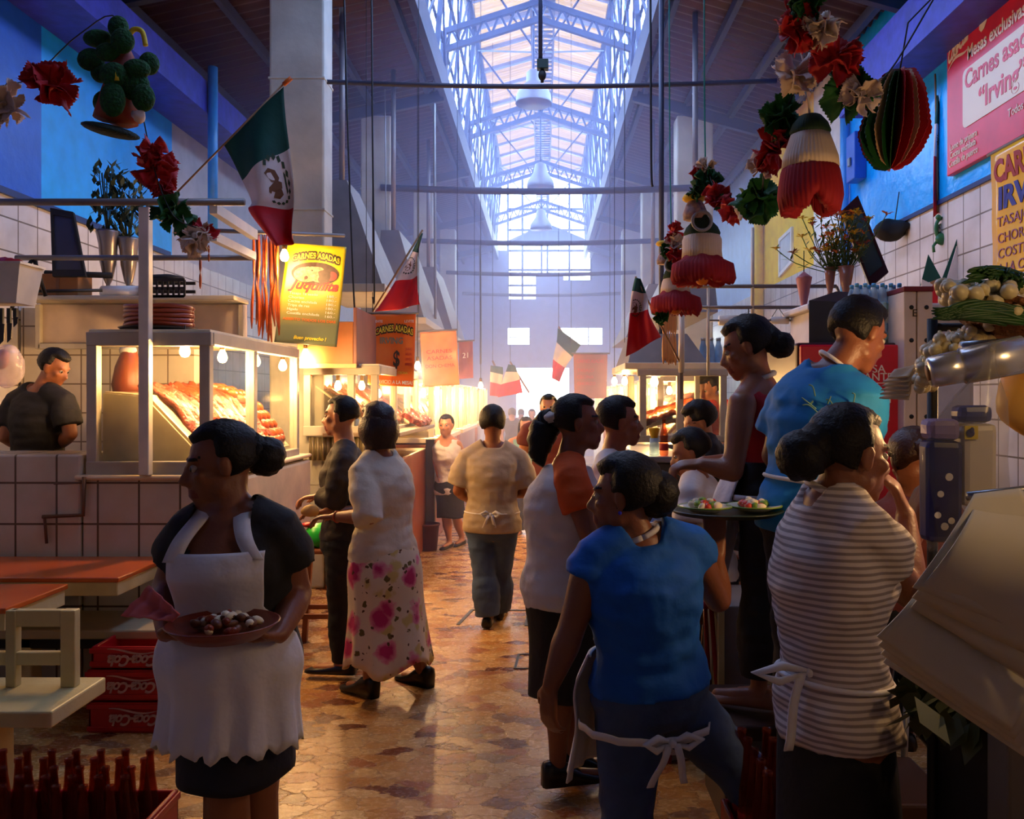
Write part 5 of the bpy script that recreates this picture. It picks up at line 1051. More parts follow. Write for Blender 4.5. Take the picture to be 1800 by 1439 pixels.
# hanging sheets of paper
M_sheet = mat('newsprint_white', (206, 196, 170), .7, var=.05)
def paper_sheet(c4, label, droop, seed, curl=0.):
    c4 = [V(c) for c in c4]
    def fn(u, v):
        p = c4[0].lerp(c4[1], u).lerp(c4[3].lerp(c4[2], u), v)
        b = math.sin(PI * v) * droop + .006 * math.sin(u * 7 + seed) * v
        return p + V((-.25 * b, -b, .25 * b)) + V((0, curl * max(0, u - .6) ** 2 * 6, -curl * max(0, u - .6) ** 2 * 2))
    g = G(); g.sheet(fn, 18, 16, 0, .0022); return tag(g.build('paper_sheet', M_sheet, None, c4[0]), label, 'paper', 'sheets of wrapping paper')
od = ['frontmost', 'second', 'third', 'fourth', 'fifth', 'sixth', 'rear']
for i in range(7):
    o = i * .018; e = i * 13 + (i % 3) * 5
    paper_sheet([P(1712 + i * 8, 868 + i * 3, 1.44 + o), P(1792 + i * 3, 858 + i * 2, 1.46 + o), P(1850, 1130 + e * 2.3, 1.40 + o), P(1604 - i * 2.0, 1032 + e, 1.40 + o)], '%s sheet of the upper fan of white wrapping paper at the right' % od[i], .03 + .012 * ((i * 3) % 5), i)
for i in range(4):
    o = i * .02; e = i * 17
    paper_sheet([P(1612 - i * 2, 1040 + e * .6, 1.47 + o), P(1840, 1150 + e, 1.50 + o), P(1775 + i * 9, 1285 + e * .9, 1.46 + o), P(1541 + i * 4, 1118 + e * .9, 1.45 + o)], '%s sheet of the lower curling wrapping paper at the right' % od[i], .02 + .014 * (i % 3), i + 3, .0)
G().tube([P(1700, 872, 1.52), P(1900, 850, 1.53)], .008, 8).build('paper_rod', M_steel, bpy.data.objects['stall_rack'])
# carried trays and food
pl = P(1275, 902, 2.82); r = empty('serving_tray', pl, 'flat tray of plates balanced on the raised hand of the woman in bright blue', 'tray')
G().lathe(pl, [(.165, 0), (.185, .012), (.188, .013), (.182, .016), (.16, .006)], 30).build('tray_disc', mat('dark_green_tray', (40, 52, 30), .4), r)
def plate(p, R, label, rim):
    r = empty('plate', p, label, 'plate', 'plates on the raised tray'); G().lathe(p, [(R * .55, 0), (R * .6, .004), (R, .016), (R * .99, .019), (R * .55, .008)], 28).build('dish', mat('white_glaze', (236, 226, 210), .25), r); G().tube([p + V((R * math.cos(a), R * math.sin(a), .017)) for a in [2 * PI * k / 40 for k in range(41)]], .003, 6).build('rim', rim, r)
M_grim = mat('green_rim', (120, 150, 50), .4)
plate(pl + V((-.075, -.04, .012)), .085, 'white plate on the left of the raised tray', M_grim); plate(pl + V((.09, -.02, .012)), .088, 'white plate on the right of the raised tray', M_grim)
def heap(name, c, R, h, m, label, cat='food', n=26, s=.018):
    g = G(); q = random.Random(int(c[0] * 1e4))
    for i in range(n): a = q.uniform(0, 2 * PI); t = q.random() ** .5; p = V(c) + V((math.cos(a) * t * R, math.sin(a) * t * R, h * (1 - t) * q.random() + s * .5)); g.ell(p, (s * q.uniform(.6, 1.2), s * q.uniform(.5, 1), s * .6), frame((q.uniform(-1, 1), q.uniform(-1, 1), 1)), 8, 6, q.randrange(len(m)))
    return tag(g.build(name, m, None, c), label, cat, kind='stuff')
M_let = mat('lettuce_green', (110, 150, 50), .5); M_tom = mat('tomato_red', (196, 60, 40), .4); M_chz = mat('crumbled_cheese', (236, 224, 190), .6); M_bean = mat('brown_meat', (96, 50, 26), .5)
heap('salad', pl + V((-.075, -.04, .022)), .05, .03, [M_let, M_tom, M_chz], 'salad heaped on the left plate of the raised tray'); heap('salad', pl + V((.09, -.02, .022)), .05, .02, [M_let, M_chz, M_tom], 'pale salad on the right plate of the raised tray')
pl = P(392, 1104, 2.2); r = empty('clay_platter', pl + V((0, 0, -.02)), 'oval clay platter of food held by the woman in white apron', 'dish')
g = G(); g.lathe(pl + V((0, 0, -.02)), [(.10, 0), (.125, .02), (.14, .034), (.143, .036), (.137, .038), (.115, .02), (.09, .008)], 30); g.build('platter', mat('red_clay', (120, 46, 28), .35), r)
heap('grilled_meat', pl, .09, .03, [M_meat2, M_bean, M_chz], 'grilled meat and onions heaped on the clay platter', n=34)
g = G(); a, b, c_, e = P(262, 1028, 2.28), P(314, 1078, 2.2), P(300, 1092, 2.2), P(212, 1082, 2.25)
fn, n = banner_sheet([a, b, c_, e], .02, 1); g.sheet(lambda u, v: fn(u, v) + n * .006 * math.sin(u * 20), 20, 8, 0, .004); tag(g.build('napkin_fan', mat('pink_napkin', (214, 110, 110), .7), None, c_), 'pink napkin fanned out in the hand of the woman in apron', 'napkin')
# food in other hands
tag(G().ell(P(545, 898, 4.75), (.05, .04, .035), None, 12, 8).jit(.015, 20).build('bread_roll', mat('bread_crust', (206, 160, 80), .6), None, P(545, 898, 4.75)), 'bread roll held by the woman in floral skirt', 'bread')
# ============================================================ flags
M_fg = mat('flag_green', (4, 74, 62), .7, bump=.15, bs=20); M_fw = mat('flag_white', (226, 216, 210), .7, bump=.15, bs=20); M_fr = mat('flag_red', (200, 12, 30), .7, bump=.15, bs=20)
M_pole = mat('bamboo_pole', (150, 110, 70), .5)
M_em_b = mat('eagle_brown', (110, 66, 24), .6); M_em_g = mat('wreath_green', (40, 66, 40), .6)
def emblem(fn, n, u0, v0, ru, rv, par, both=1):
    gb, gg = G(), G()
    def pl(pts, g, o=.0035):
        for s_ in (-1, 1):
            if s_ == -1 or both: g.add([fn(u0 + a * ru, v0 + b * rv) + n * o * s_ for a, b in pts], [list(range(len(pts)))], 0, False)
    # eagle: body, raised wing, head, tail; wreath: leaves round the lower half
    pl([(.05, -.55), (.25, -.62), (.34, -.5), (.2, -.42), (.3, -.1), (.12, .3), (-.1, .35), (-.2, .0), (-.05, -.35)], gb); pl([(-.15, -.3), (-.5, -.62), (-.62, -.3), (-.5, .1), (-.25, .25), (-.1, .1)], gb); pl([(.2, -.2), (.55, -.4), (.62, 0), (.4, .3), (.15, .25)], gb)
    for k in range(13):
        a = .15 * PI + k * .7 * PI / 12 * 1.0 + (0 if k < 99 else 0); a = -.15 * PI + k * 1.3 * PI / 12
        c = (math.cos(a) * .92, math.sin(a) * .92); t = (-math.sin(a), math.cos(a)); w = .13
        pl([(c[0] - t[0] * .15, c[1] - t[1] * .15), (c[0] + c[0] * w, c[1] + c[1] * w), (c[0] + t[0] * .15, c[1] + t[1] * .15), (c[0] - c[0] * w, c[1] - c[1] * w)], gg)
    pl([(-.4, .6), (.4, .6), (.3, .72), (-.3, .72)], gg)
    gb.build('eagle_emblem', M_em_b, par); gg.build('wreath_emblem', M_em_g, par)
def flag(label, d, pole, ea, eb, em=None, wave=.03, cuts=(.36, .68), seed=0., group='small tricolour flags', fade=None, up=False):
    """bands run from the hoist to the fly; ea / eb = the two long edges, four points each"""
    A = catmull([P(a, b, d) for a, b in ea], 6); B = catmull([P(a, b, d) for a, b in eb], 6); n = len(A) - 1
    def L(c, u): i = min(n - 1, int(u * n)); return c[i].lerp(c[i + 1], u * n - i)
    def fn(u, v): p = L(A, u).lerp(L(B, u), v); w = math.sin(v * PI * 2.2 + u * 3 + seed) * wave * (.25 + u) + math.sin(u * 8 + v * 3 + seed) * wave * .35; return p + V((w * .15, w, 0))
    r = empty('mexican_flag', A[0], label, 'flag', group); mm = fade or [M_fg, M_fw, M_fr]
    def mf(u, v): q = u; return 0 if q < cuts[0] else (1 if q < cuts[1] else 2)
    G().sheet(fn, 30, 18, 0, .0018, mf).build('cloth', mm, r)
    if pole: G().tube([P(*pole[0], d + (pole[2] if len(pole) > 2 else 0)), P(*pole[1], d)], .007 * max(.6, d / 6), 8).build('pole', M_pole, r)
    if up: q_ = P(*pole[0], d + pole[2]); G().tube([q_, V((q_.x, q_.y, roofz(q_.x) + .02))], .004, 5).build('cord', M_black, r)
    if em: emblem(fn, V((0, 1, 0)), *em, r)
    return r
f = flag('large tricolour flag on a wooden pole by the concrete column', 5.1, ((303, 346), (500, 146)), [(390, 252), (412, 296), (440, 352), (436, 372), (490, 438)], [(498, 152), (503, 226), (512, 325), (517, 380), (522, 420)], (.47, .66, .15, .24), .05, (.33, .68), .6)
G().tube([P(498, 149, 5.1), P(512, 137, 5.1)], .014, 8).build('orange_tip', mat('orange_plastic', (230, 110, 30), .4), f)
flag('drooping tricolour flag above the dollar sign banner', 8.2, ((655, 548), (743, 404), .0), [(740, 410), (722, 448), (692, 500), (663, 549)], [(744, 410), (734, 447), (736, 490), (741, 536)], (.47, .4, .1, .3), .05, (.3, .62), 1.6, up=True)
flag('tricolour flag on a stick over the right stall, beside the smallest bell', 5.45, ((1197, 640), (1117, 486), .15), [(1116, 488), (1110, 520), (1106, 566), (1101, 627)], [(1126, 490), (1138, 522), (1142, 555), (1162, 592)], (.5, .3, .12, .3), .04, (.26, .58), 2.6)
flag('small faded tricolour flag hanging in the haze before the doorway', 13.0, ((982, 574), (1024, 640), .2), [(980, 576), (978, 601), (972, 631), (970, 664)], [(1021, 606), (1006, 627), (993, 647), (984, 672)], None, .04, (.34, .66), .2, up=True)
flag('distant tricolour flag over the left row of stalls', 14.0, ((897, 636), (930, 690), .2), [(893, 640), (888, 655), (880, 680), (876, 698)], [(905, 642), (910, 655), (915, 670), (920, 690)], None, .04, (.3, .6), .9, up=True)
flag('faint tricolour flag left of the distant one over the left row', 15.0, ((866, 634), (890, 690), .2), [(862, 642), (862, 655), (862, 675), (862, 695)], [(884, 645), (884, 660), (882, 680), (880, 697)], None, .04, (.3, .6), 1.9, up=True)
flag('narrow furled flag hanging in front of the blue wall', 6.9, ((1644, 130), (1648, 372)), [(1646, 168), (1642, 225), (1640, 290), (1638, 384)], [(1649, 168), (1657, 225), (1666, 290), (1675, 352)], (.46, .45, .06, .4), .025, (.30, .60), 2.2)
# folded flags and green frog wreath under it
for i, (a, b, c4, c5, lb) in enumerate((((1632, 447), (1654, 488), (1618, 502), (1622, 560), 'pointed tricolour pennant left of the onions'), ((1688, 405), (1694, 488), (1656, 490), (1660, 500), 'tall pointed tricolour pennant behind the onions'))):
    g = G(); d = 6.6; top = P(*a, d)
    def tri(p0, p1, p2, mi, o): q = [P(*p0, d + o), P(*p1, d + o), P(*p2, d + o)]; g.poly(q, .006, (0, 1, 0), mi)
    tri(a, b, c4, 0, 0.0)
    if i == 0: tri((1620, 490), (1640, 500), (1622, 560), 1, -.01); tri((1622, 515), (1640, 520), (1628, 545), 0, -.02); tri((1618, 530), (1665, 548), (1614, 600), 2, -.015); tri((1614, 580), (1660, 570), (1622, 590), 1, -.03)
    else: tri((1682, 432), (1692, 500), (1660, 505), 1, -.01); tri((1655, 500), (1690, 492), (1680, 520), 2, -.012)
    tag(g.build('paper_pennant', [M_fg, M_fw, M_fr], None, top), lb, 'pennant', 'pennants behind the onions')
g = G(); g.poly([P(1640, 478, 6.93), P(1652, 505, 6.93), P(1655, 540, 6.93), P(1636, 545, 6.93), P(1631, 510, 6.93)], .01, (0, 1, 0), 0); g.poly([P(1640, 500, 6.92), P(1650, 515, 6.92), P(1653, 545, 6.92), P(1632, 545, 6.92)], .01, (0, 1, 0), 1); tag(g.build('paper_cone', [mat('kraft_brown', (170, 120, 80), .6), M_fr], None, P(1642, 545, 6.5)), 'brown and red paper cone between the pennants', 'decoration')
r = empty('frog_ornament', P(1655, 410, 6.85), 'green frog shaped ornament hanging below the narrow flag', 'ornament'); g = G(); c = P(1656, 402, 6.85)
g.tube([c + V((.05 * math.cos(a), 0, .085 * math.sin(a))) for a in [2 * PI * k / 24 for k in range(25)]], .015, 8); g.ell(c + V((0, -.01, -.085)), (.06, .03, .05), None, 12, 8)
for s_ in (-1, 1): g.ell(c + V((s_ * .035, -.01, .09)), (.022, .022, .022), None, 10, 7); g.tube([c + V((s_ * .04, 0, -.1)), c + V((s_ * .075, -.01, -.14)), c + V((s_ * .07, -.01, -.19))], .012, 6)
g.build('frog_body', mat('dull_green', (40, 104, 60), .5), r); G().cyl(c + V((0, .01, 0)), c + V((0, .004, 0)), .045, None, 16).build('mirror', mat('small_mirror', (190, 200, 200), .08, .9), r); G().tube([c + V((0, 0, .07)), P(1652, 356, 6.9)], .003, 5).build('cord', M_black, r)
# ============================================================ crepe paper
def crepe(c, R, m, label, seed, n=11, group='crepe paper flowers of the right garland', flat=.75, name='paper_flower'):
    rnd = random.Random(seed); g = G(); c = V(c)
    for k in range(n):
        d = V((rnd.uniform(-1, 1), rnd.uniform(-1, .6), rnd.uniform(-1, .8))).normalized(); x, y, _ = frame(d); t0 = rnd.uniform(0, 2 * PI); x, y = x * math.cos(t0) + y * math.sin(t0), y * math.cos(t0) - x * math.sin(t0); W_ = rnd.uniform(.55, .95) * R; L_ = rnd.uniform(.7, 1.1) * R; ph = rnd.uniform(0, 9)
        def fn(u, v, d=d, x=x, y=y, W_=W_, L_=L_, ph=ph):
            a = (v - .5) * 2; zz = .06 * R * (abs(((v * 14) % 1) - .5) * 2) * (u > .93)
            return c + d * (L_ * u * (1 - .12 * a * a) + zz) + x * (a * W_ * (.18 + .82 * u ** .8)) + y * ((.22 * R * math.sin(a * 4 + ph) * u) + .3 * R * u * u * flat * math.sin(ph) + noise.noise(V((u * 5 + ph, v * 6, ph))) * .12 * R)
        g.sheet(fn, 8, 28, 0, .0015)
    g.ell(c, R * .25, None, 10, 7); o = g.build(name, m, None, c); return tag(o, label, 'paper flower', group)
for px, py, R, d, m, lb in ((1418, 4, 34, 2.7, M_green_crepe, 'green crepe paper flower at the very top of the right garland'), (1402, 48, 40, 2.75, M_red_crepe, 'red crepe flower under the topmost green one'), (1448, 46, 36, 2.7, M_white_crepe, 'large white crepe flower near the top of the right garland'),
    (1398, 132, 40, 2.95, M_white_crepe, 'white crepe flower hanging above the largest bell'), (1470, 105, 42, 2.75, M_red_crepe, 'red crepe flower between white and green ones near the violet beam'), (1492, 165, 46, 2.8, M_green_crepe, 'broad green crepe flower beside the paper lantern'),
    (1515, 165, 34, 2.75, M_white_crepe, 'white crepe flower touching the paper lantern'), (1372, 205, 38, 3.1, M_green_crepe, 'dark green crepe flower left of the largest bell crown'), (1362, 262, 40, 3.15, M_red_crepe, 'red crepe flower left of the largest bell'), (1343, 285, 26, 3.2, M_white_crepe, 'small white crepe flower below the red one by the largest bell'),
    (1334, 345, 42, 3.5, M_green_crepe, 'dark green crepe flower alone against the yellow wall'), (1312, 362, 22, 3.8, M_white_crepe, 'small white crepe flower between red and green ones'), (1292, 368, 24, 3.9, M_red_crepe, 'red crepe flower right of the middle bell string'), (1276, 362, 20, 4.0, M_green_crepe, 'small green crepe flower right of the middle bell string'),
    (1262, 345, 24, 4.0, M_red_crepe, 'red crepe flower above the middle bell'), (1246, 322, 26, 4.1, M_green_crepe, 'green crepe flower near the top of the middle bell string'), (1240, 296, 20, 4.15, M_white_crepe, 'white crepe flower at the top of the middle bell string'), (1228, 308, 15, 4.15, M_red_crepe, 'tiny red crepe flower at the top of the middle bell string'), (1222, 335, 18, 4.1, M_green_crepe, 'small green crepe flower above the yellow paper crown'),
    (1184, 408, 18, 4.9, M_red_crepe, 'small red crepe flower above the smallest bell'), (1186, 428, 18, 4.9, M_white_crepe, 'small white crepe flower above the smallest bell'), (1190, 445, 18, 4.9, M_red_crepe, 'lower red crepe flower above the smallest bell'), (1178, 440, 18, 4.95, M_green_crepe, 'small green crepe flower above the smallest bell'), (1160, 555, 16, 5.1, M_green_crepe, 'small green crepe flower beside the stick flag')):
    crepe(P(px, py, d), R / F * d, m, lb, int(px * 3 + py))
for px, py, R, d, m, lb in ((8, 182, 42, 4.0, M_white_crepe, 'white crepe flower cut by the left edge'), (92, 152, 46, 4.0, M_red_crepe, 'large red crepe flower left of the green paper cactus'), (268, 262, 22, 4.05, M_red_crepe, 'slender red crepe twist under the paper cactus'), (272, 300, 36, 4.1, M_red_crepe, 'red crepe flower below the paper cactus'), (288, 335, 20, 4.1, M_red_crepe, 'small red crepe twist above the green flower on the pipe'),
    (304, 378, 40, 4.15, M_green_crepe, 'green crepe flower in front of the awning pipe'), (336, 415, 34, 4.2, M_white_crepe, 'white crepe flower below the awning pipe'), (358, 410, 24, 4.25, M_red_crepe, 'red crepe flower at the end of the left garland')):
    crepe(P(px, py, d), R / F * d, m, lb, int(px * 3 + py), 11, 'crepe paper flowers of the left garland')
# green paper cactus with a dark hat brim
r = empty('paper_cactus', P(215, 215, 4.0), 'green pom-pom paper cactus with a dark hat brim hanging on the left', 'decoration')
M_fuzz = mat('fuzzy_green_paper', (10, 84, 24), .85, rgb2=(4, 50, 14), vs=60, bump=.8, bs=80); M_fuzz_d = mat('fuzzy_dark_paper', (10, 34, 18), .85, bump=.8, bs=80)
g = G(); c = P(214, 150, 4.0); g.lathe(P(205, 205, 4.0), [(.0, -.03), (.10, -.02), (.085, .08), (.06, .2), (.05, .28), (.0, .36)], 18, 0, (.12, 0, 1)); g.jit(.008, 30); g.build('brown_body', mat('brown_crepe', (120, 64, 24), .7, rgb2=(150, 40, 30), vs=20), r)
for px, py, a, b, dz in ((208, 48, 18, 20, 0), (172, 68, 26, 16, .03), (215, 72, 20, 22, -.06), (160, 105, 24, 20, .02), (190, 92, 22, 16, -.05), (222, 72, 14, 18, -.04), (262, 112, 18, 20, -.02), (240, 122, 24, 18, -.06), (200, 132, 24, 22, -.08), (235, 150, 28, 26, -.05), (198, 175, 22, 30, -.09), (252, 172, 20, 24, -.07), (182, 180, 18, 20, -.02), (178, 128, 18, 18, .04)):
    q = P(px, py, 4.0 + dz); k = 4.0 / F; g = G(); g.ell(q, (a * k, .035, b * k), None, 18, 12, fn=lambda v: 1 + .03 * noise.noise(v * 9)); g.build('paper_pad', M_fuzz, r)
g = G(); q = P(195, 230, 4.0); ax = frame((.22, -.15, 1)); g.ell(q, (.15, .12, .028), ax, 26, 9); g.build('hat_brim', M_fuzz_d, r)
g = G(); g.tube(catmull([P(222, 70, 3.95), P(235, 52, 3.95), P(250, 56, 3.95), P(256, 80, 3.95)], 6), .012, 8); g.tube([P(205, 128, 3.9), P(206, 142, 3.9)], .012, 6); g.build('yellow_trim', mat('yellow_crepe', (206, 180, 30), .7), r)
g = G(); g.ell(P(245, 205, 3.93), (.03, .03, .03), None, 12, 8).jit(.012, 40); g.build('white_rosette', M_white_crepe, r)
# bells of layered paper
def bell(label, px, y0, y1, y2, y3, w0, w1, w2, d, lobes=2, flare=.0, clap=False):
    k = d / F; c = P(px, y3, d); hz = lambda y: (y3 - y) * k; r = empty('paper_bell', P(px, y0, d), label, 'bell', 'paper bells of the right garland')
    fl = lambda amp, n=44: (lambda a, h: 1 + amp * math.sin(a * n) + .015 * math.sin(a * 7))
    G().lathe(c, [(.001, hz(y0)), (w0 * .55 * k, hz(y0 + (y1 - y0) * .18)), (w0 * .9 * k, hz(y0 + (y1 - y0) * .6)), (w0 * 1.05 * k, hz(y1)), (w0 * .98 * k, hz(y1 + 5)), (w0 * .5 * k, hz(y1 + 2))], 132, 0, fn=fl(.02)).build('green_crown', mat('dark_green_tissue', (10, 46, 26), .8), r)
    G().lathe(c, [(w0 * .9 * k, hz(y1 - 3)), (w0 * 1.12 * k, hz(y1 + (y2 - y1) * .3)), (w1 * .98 * k, hz(y1 + (y2 - y1) * .75)), (w1 * 1.02 * k, hz(y2 + 4)), (w1 * .9 * k, hz(y2 + 4)), (w0 * .8 * k, hz(y1))], 132, 0, fn=fl(.025)).build('white_skirt', mat('cream_tissue', (216, 196, 178), .8), r)
    lb = lambda a, h: (1 + .025 * math.sin(a * 44)) * (1 + (.10 if lobes > 2 else .05) * math.cos(a * lobes) * max(0, 1 - h / max(.001, hz(y2))))
    pr = [(w1 * .96 * k, hz(y2 - 2)), (w1 * 1.06 * k, hz(y2 + (y3 - y2) * .15)), (w2 * .96 * k, hz(y2 + (y3 - y2) * (.35 if flare else .5))), (w2 * k, hz(y2 + (y3 - y2) * .75)), (w2 * .92 * k, hz(y3 - 1)), (w2 * .6 * k, hz(y3 - (6 if flare else 1))), (w1 * .5 * k, hz(y2 + (y3 - y2) * .55)), (w1 * .4 * k, hz(y2 + 4))]
    g = G(); g.lathe(c, pr, 132, 0, fn=lb); q = random.Random(int(px)); 
    for i, v in enumerate(g.v):
        if v.z < c.z + .03 * d / 3: v.z -= (q.uniform(0, .014) + .012 * (noise.noise(V((v.x * 25, v.y * 25, 3))) + .3)) * d / 3
    for i, v in enumerate(g.v):
        a_ = math.atan2(v.y - c.y, v.x - c.x); t_ = max(0, 1 - (v.z - c.z) / (.5 * hz(y2)))
        if lobes == 2: v.z += .045 * t_ * max(math.exp(-((a_ + 1.65) / .2) ** 2), math.exp(-((a_ - 1.4) / .25) ** 2)) - .012 * t_ * abs(math.sin(a_ * 2.5))
    g.build('red_fringe', mat('dark_red_tissue', (150, 10, 26), .8), r)
    if clap: G().ell(P(px, y3 - 2, d - .02), (11 * k, 11 * k, 9 * k), None, 16, 10).build('orange_clapper', mat('orange_tissue', (220, 120, 30), .7), r)
    return r
b1 = bell('largest red white and green paper bell hanging at the upper right', 1424, 198, 232, 292, 362, 33, 47, 57, 3.0)
G().tube([P(1424, 210, 2.97), P(1416, 120, 2.97), P(1400, 60, 2.95)], .004, 6).build('ribbon', M_white_crepe, b1)
bell('middle paper bell with a lobed red skirt and orange clapper', 1234, 384, 411, 450, 494, 30, 34, 54, 4.2, 5, 1, True)
bell('smallest and farthest paper bell, low on the right garland', 1187, 462, 488, 512, 546, 20, 25, 43, 5.1, 5, 1, True)
for lb, px, py, d, w in (('small dressed paper doll above the middle bell', 1222, 370, 4.15, 22), ('tiny dressed paper doll above the smallest bell', 1168, 448, 5.05, 14)):
    k = d / F; r = empty('paper_doll', P(px, py + 20, d), lb, 'decoration', 'paper dolls on the bell strings')
    G().lathe(P(px, py + 16, d), [(w * .9 * k, 0), (w * .95 * k, w * .5 * k), (w * .7 * k, w * 1.2 * k), (w * .5 * k, w * 1.5 * k), (0, w * 1.55 * k)], 20, 0, fn=lambda a, h: 1 + .06 * math.sin(a * 9)).build('patterned_body', mat('patchwork_paper', (70, 60, 90), .7, rgb2=(200, 160, 140), vs=30), r)
    G().lathe(P(px - 2, py - 16, d), [(w * .7 * k, 0), (w * .95 * k, w * .2 * k), (w * .75 * k, w * .55 * k), (0, w * .7 * k)], 18, 0, fn=lambda a, h: 1 + .05 * math.sin(a * 8)).build('yellow_crown', mat('yellow_tissue', (226, 180, 30), .7), r)
    g = G(); c = P(px + 12, py + 18, d - .05); g.tube([c + V((w * .75 * k * math.cos(a), 0, w * .75 * k * math.sin(a))) for a in [2 * PI * j / 24 for j in range(25)]], w * .13 * k, 8); g.build('pale_ring', mat('pale_ring_paper', (150, 150, 150), .6), r)
    G().ell(c + V((0, .02, 0)), (w * .7 * k, .02, w * .7 * k), None, 16, 8).build('black_disc', M_fuzz_d, r)
# big folded paper lantern
r = empty('paper_lantern', P(1572, 125, 2.9), 'large folded red and green paper lantern hanging before the blue wall', 'lantern'); c = P(1575, 205, 2.9); k = 2.9 / F; gs = [G(), G(), G()]
prof = [(0, 82), (26, 76), (42, 50), (52, 10), (60, -30), (48, -62), (30, -84), (6, -92)]
for j in range(22):
    a = 2 * PI * j / 22; d_ = V((math.cos(a), math.sin(a), 0)); mi = 1 if (math.cos(a) < -.25 and j % 3 != 1) else (2 if j % 5 == 3 else 0)
    pts = [(w * (1 if mi != 2 else .9), z) for w, z in prof]; zz = []
    for (w0, z0), (w1, z1) in zip(pts, pts[1:]):
        for t in range(8): f_ = t / 8; e = 2.2 if t % 2 else 0; zz.append((w0 + (w1 - w0) * f_ + e, z0 + (z1 - z0) * f_))
    tilt = V((.10, 0, 1)); q = [c + tilt * (z * k) + d_ * (w * k) + V((0, 0, .006 * math.sin(j * 2.1))) for w, z in zz]; gs[mi].poly([c + tilt * (82 * k)] + q + [c + tilt * (-90 * k)], .0015, d_.cross(UP))
for g, nm, m in zip(gs, ('red_leaves', 'green_leaves', 'cream_leaves'), (mat('red_fan_paper', (176, 8, 22), .6), mat('green_fan_paper', (8, 70, 26), .6), mat('cream_fan_paper', (196, 160, 130), .6))): g.build(nm, m, r)
G().tube([P(1582, 122, 2.9), P(1596, 40, 2.9), P(1635, 0, 2.9), P(1700, -120, 2.9)], .003, 5).build('cord', M_black, r)
# garland strings, cords, wires
def cord(pts, rad, m, label, d, name='hanging_rope', group='hanging ropes', cat='rope', sag=0):
    q = [P(a, b, (e[0] if e else d)) for a, b, *e in pts]; return tag(G().tube(catmull(q, 5), rad, 6).build(name, m, None, q[0]), label, cat, group)
M_teal = mat('teal_string', (30, 150, 140), .6, var=0)
cord([(1405, -60), (1420, 20), (1450, 60), (1470, 105), (1500, 165), (1560, 130), (1640, 0), (1690, -80)], .003, M_black, 'dark string carrying the crepe flowers of the right garland', 2.75)
cord([(1410, 40, 2.9), (1386, 110, 2.95), (1398, 150, 3.0), (1370, 220, 3.1), (1345, 290, 3.2), (1335, 345, 3.5), (1295, 370, 3.9), (1260, 340, 4.0), (1240, 285, 4.15)], .003, M_black, 'thin dark string linking the bells and crepe flowers', 3)
cord([(-60, 160), (8, 150), (60, 133), (140, 60), (210, 35), (250, 200), (272, 300), (304, 378), (345, 400)], .003, M_black, 'dark string carrying the crepe flowers of the left garland', 4.05)
cord([(1238, -250), (1238, 120), (1240, 290)], .004, M_teal, 'teal string holding up the middle paper bell', 4.2); cord([(1176, -200), (1177, 200), (1180, 415)], .004, M_teal, 'teal string holding up the smallest paper bell', 5.0)
for pts, d, rad, lb in (([(601, -60), (605, 0), (612, 250), (622, 520), (626, 548)], 7.3, .008, 'dark cord hanging from the roof just right of the first column'), ([(650, -60), (653, 0), (655, 250), (658, 512), (655, 522)], 7.4, .008, 'second dark cord hanging right of the first column'), ([(1143, -40), (1144, 150), (1145, 300), (1147, 328)], 6.8, .010, 'thick dark cord hanging on the right of the aisle'), ([(676, 60), (678, 330), (680, 560)], 11.2, .008, 'thin cord beside the second left column'), ([(763, 90), (765, 500), (766, 560)], 11.3, .02, 'pale conduit hanging in the haze on the left'), ([(844, 424), (845, 560), (845, 640)], 15.1, .02, 'pale conduit deep in the haze')):
    cord(pts, rad, M_black if d < 9 else M_steel, lb, d)
# big bell lamp on the cable under the ridge
r = empty('bell_lamp', (X(938, 11.6), 11.6, Z(180, 11.6)), 'big grey bell shaped lamp hanging in the middle of the hall', 'lamp'); c = V((X(938, 11.6), 11.6, Z(183, 11.6)))
G().lathe(c, [(.245, 0), (.25, .015), (.24, .04), (.235, .12), (.20, .2), (.13, .27), (.1, .30), (.1, .42), (.06, .46), (.0, .47)], 28).build('reflector', mat('grey_lamp_metal', (136, 134, 140), .4, .3), r); G().lathe(c, [(.0, .035), (.23, .03), (.235, .02), (.0, .02)], 28).build('diffuser', mat('dull_lamp_glass', (190, 176, 170), .3), r)
G().tube([c + V((0, 0, .46)), V((c.x, 11.6, 6.92))], .014, 8).build('rod', M_iron, r)
r = empty('loudspeaker_box', P(953, 120, 7.5), 'small dark box and pear switch hung on the front tie rod', 'box'); g = G(); a = P(944, 121, 7.4); b = P(964, 104, 7.4); g.bbox((a.x, 7.38, a.z), (b.x, 7.46, b.z), .006); g.build('green_box', mat('dark_green_box', (24, 52, 46), .5), r); g = G(); g.ell(P(953, 132, 7.42), (.035, .035, .05), None, 14, 10); g.tube([P(953, 145, 7.42), P(953, 118, 7.42)], .014, 8); g.build('pear_switch', M_black, r); G().tube([P(950, 105, 7.42), V((P(950, 0, 7.42).x, 7.42, 5.9))], .018, 8).build('rod', M_iron, r)
for y in (15.4, 19.2): 
    r = empty('bell_lamp', (-.05, y, 5.6), 'smaller looking bell lamp %s down the hall' % ('farther' if y < 17 else 'farthest'), 'lamp'); c = V((-.05, y, 5.45)); G().lathe(c, [(.245, 0), (.25, .015), (.235, .12), (.13, .27), (.1, .42), (.0, .47)], 20).build('reflector', MATS['grey_lamp_metal'], r); G().tube([c + V((0, 0, .46)), V((c.x, y, 6.92))], .014, 8).build('rod', M_iron, r)
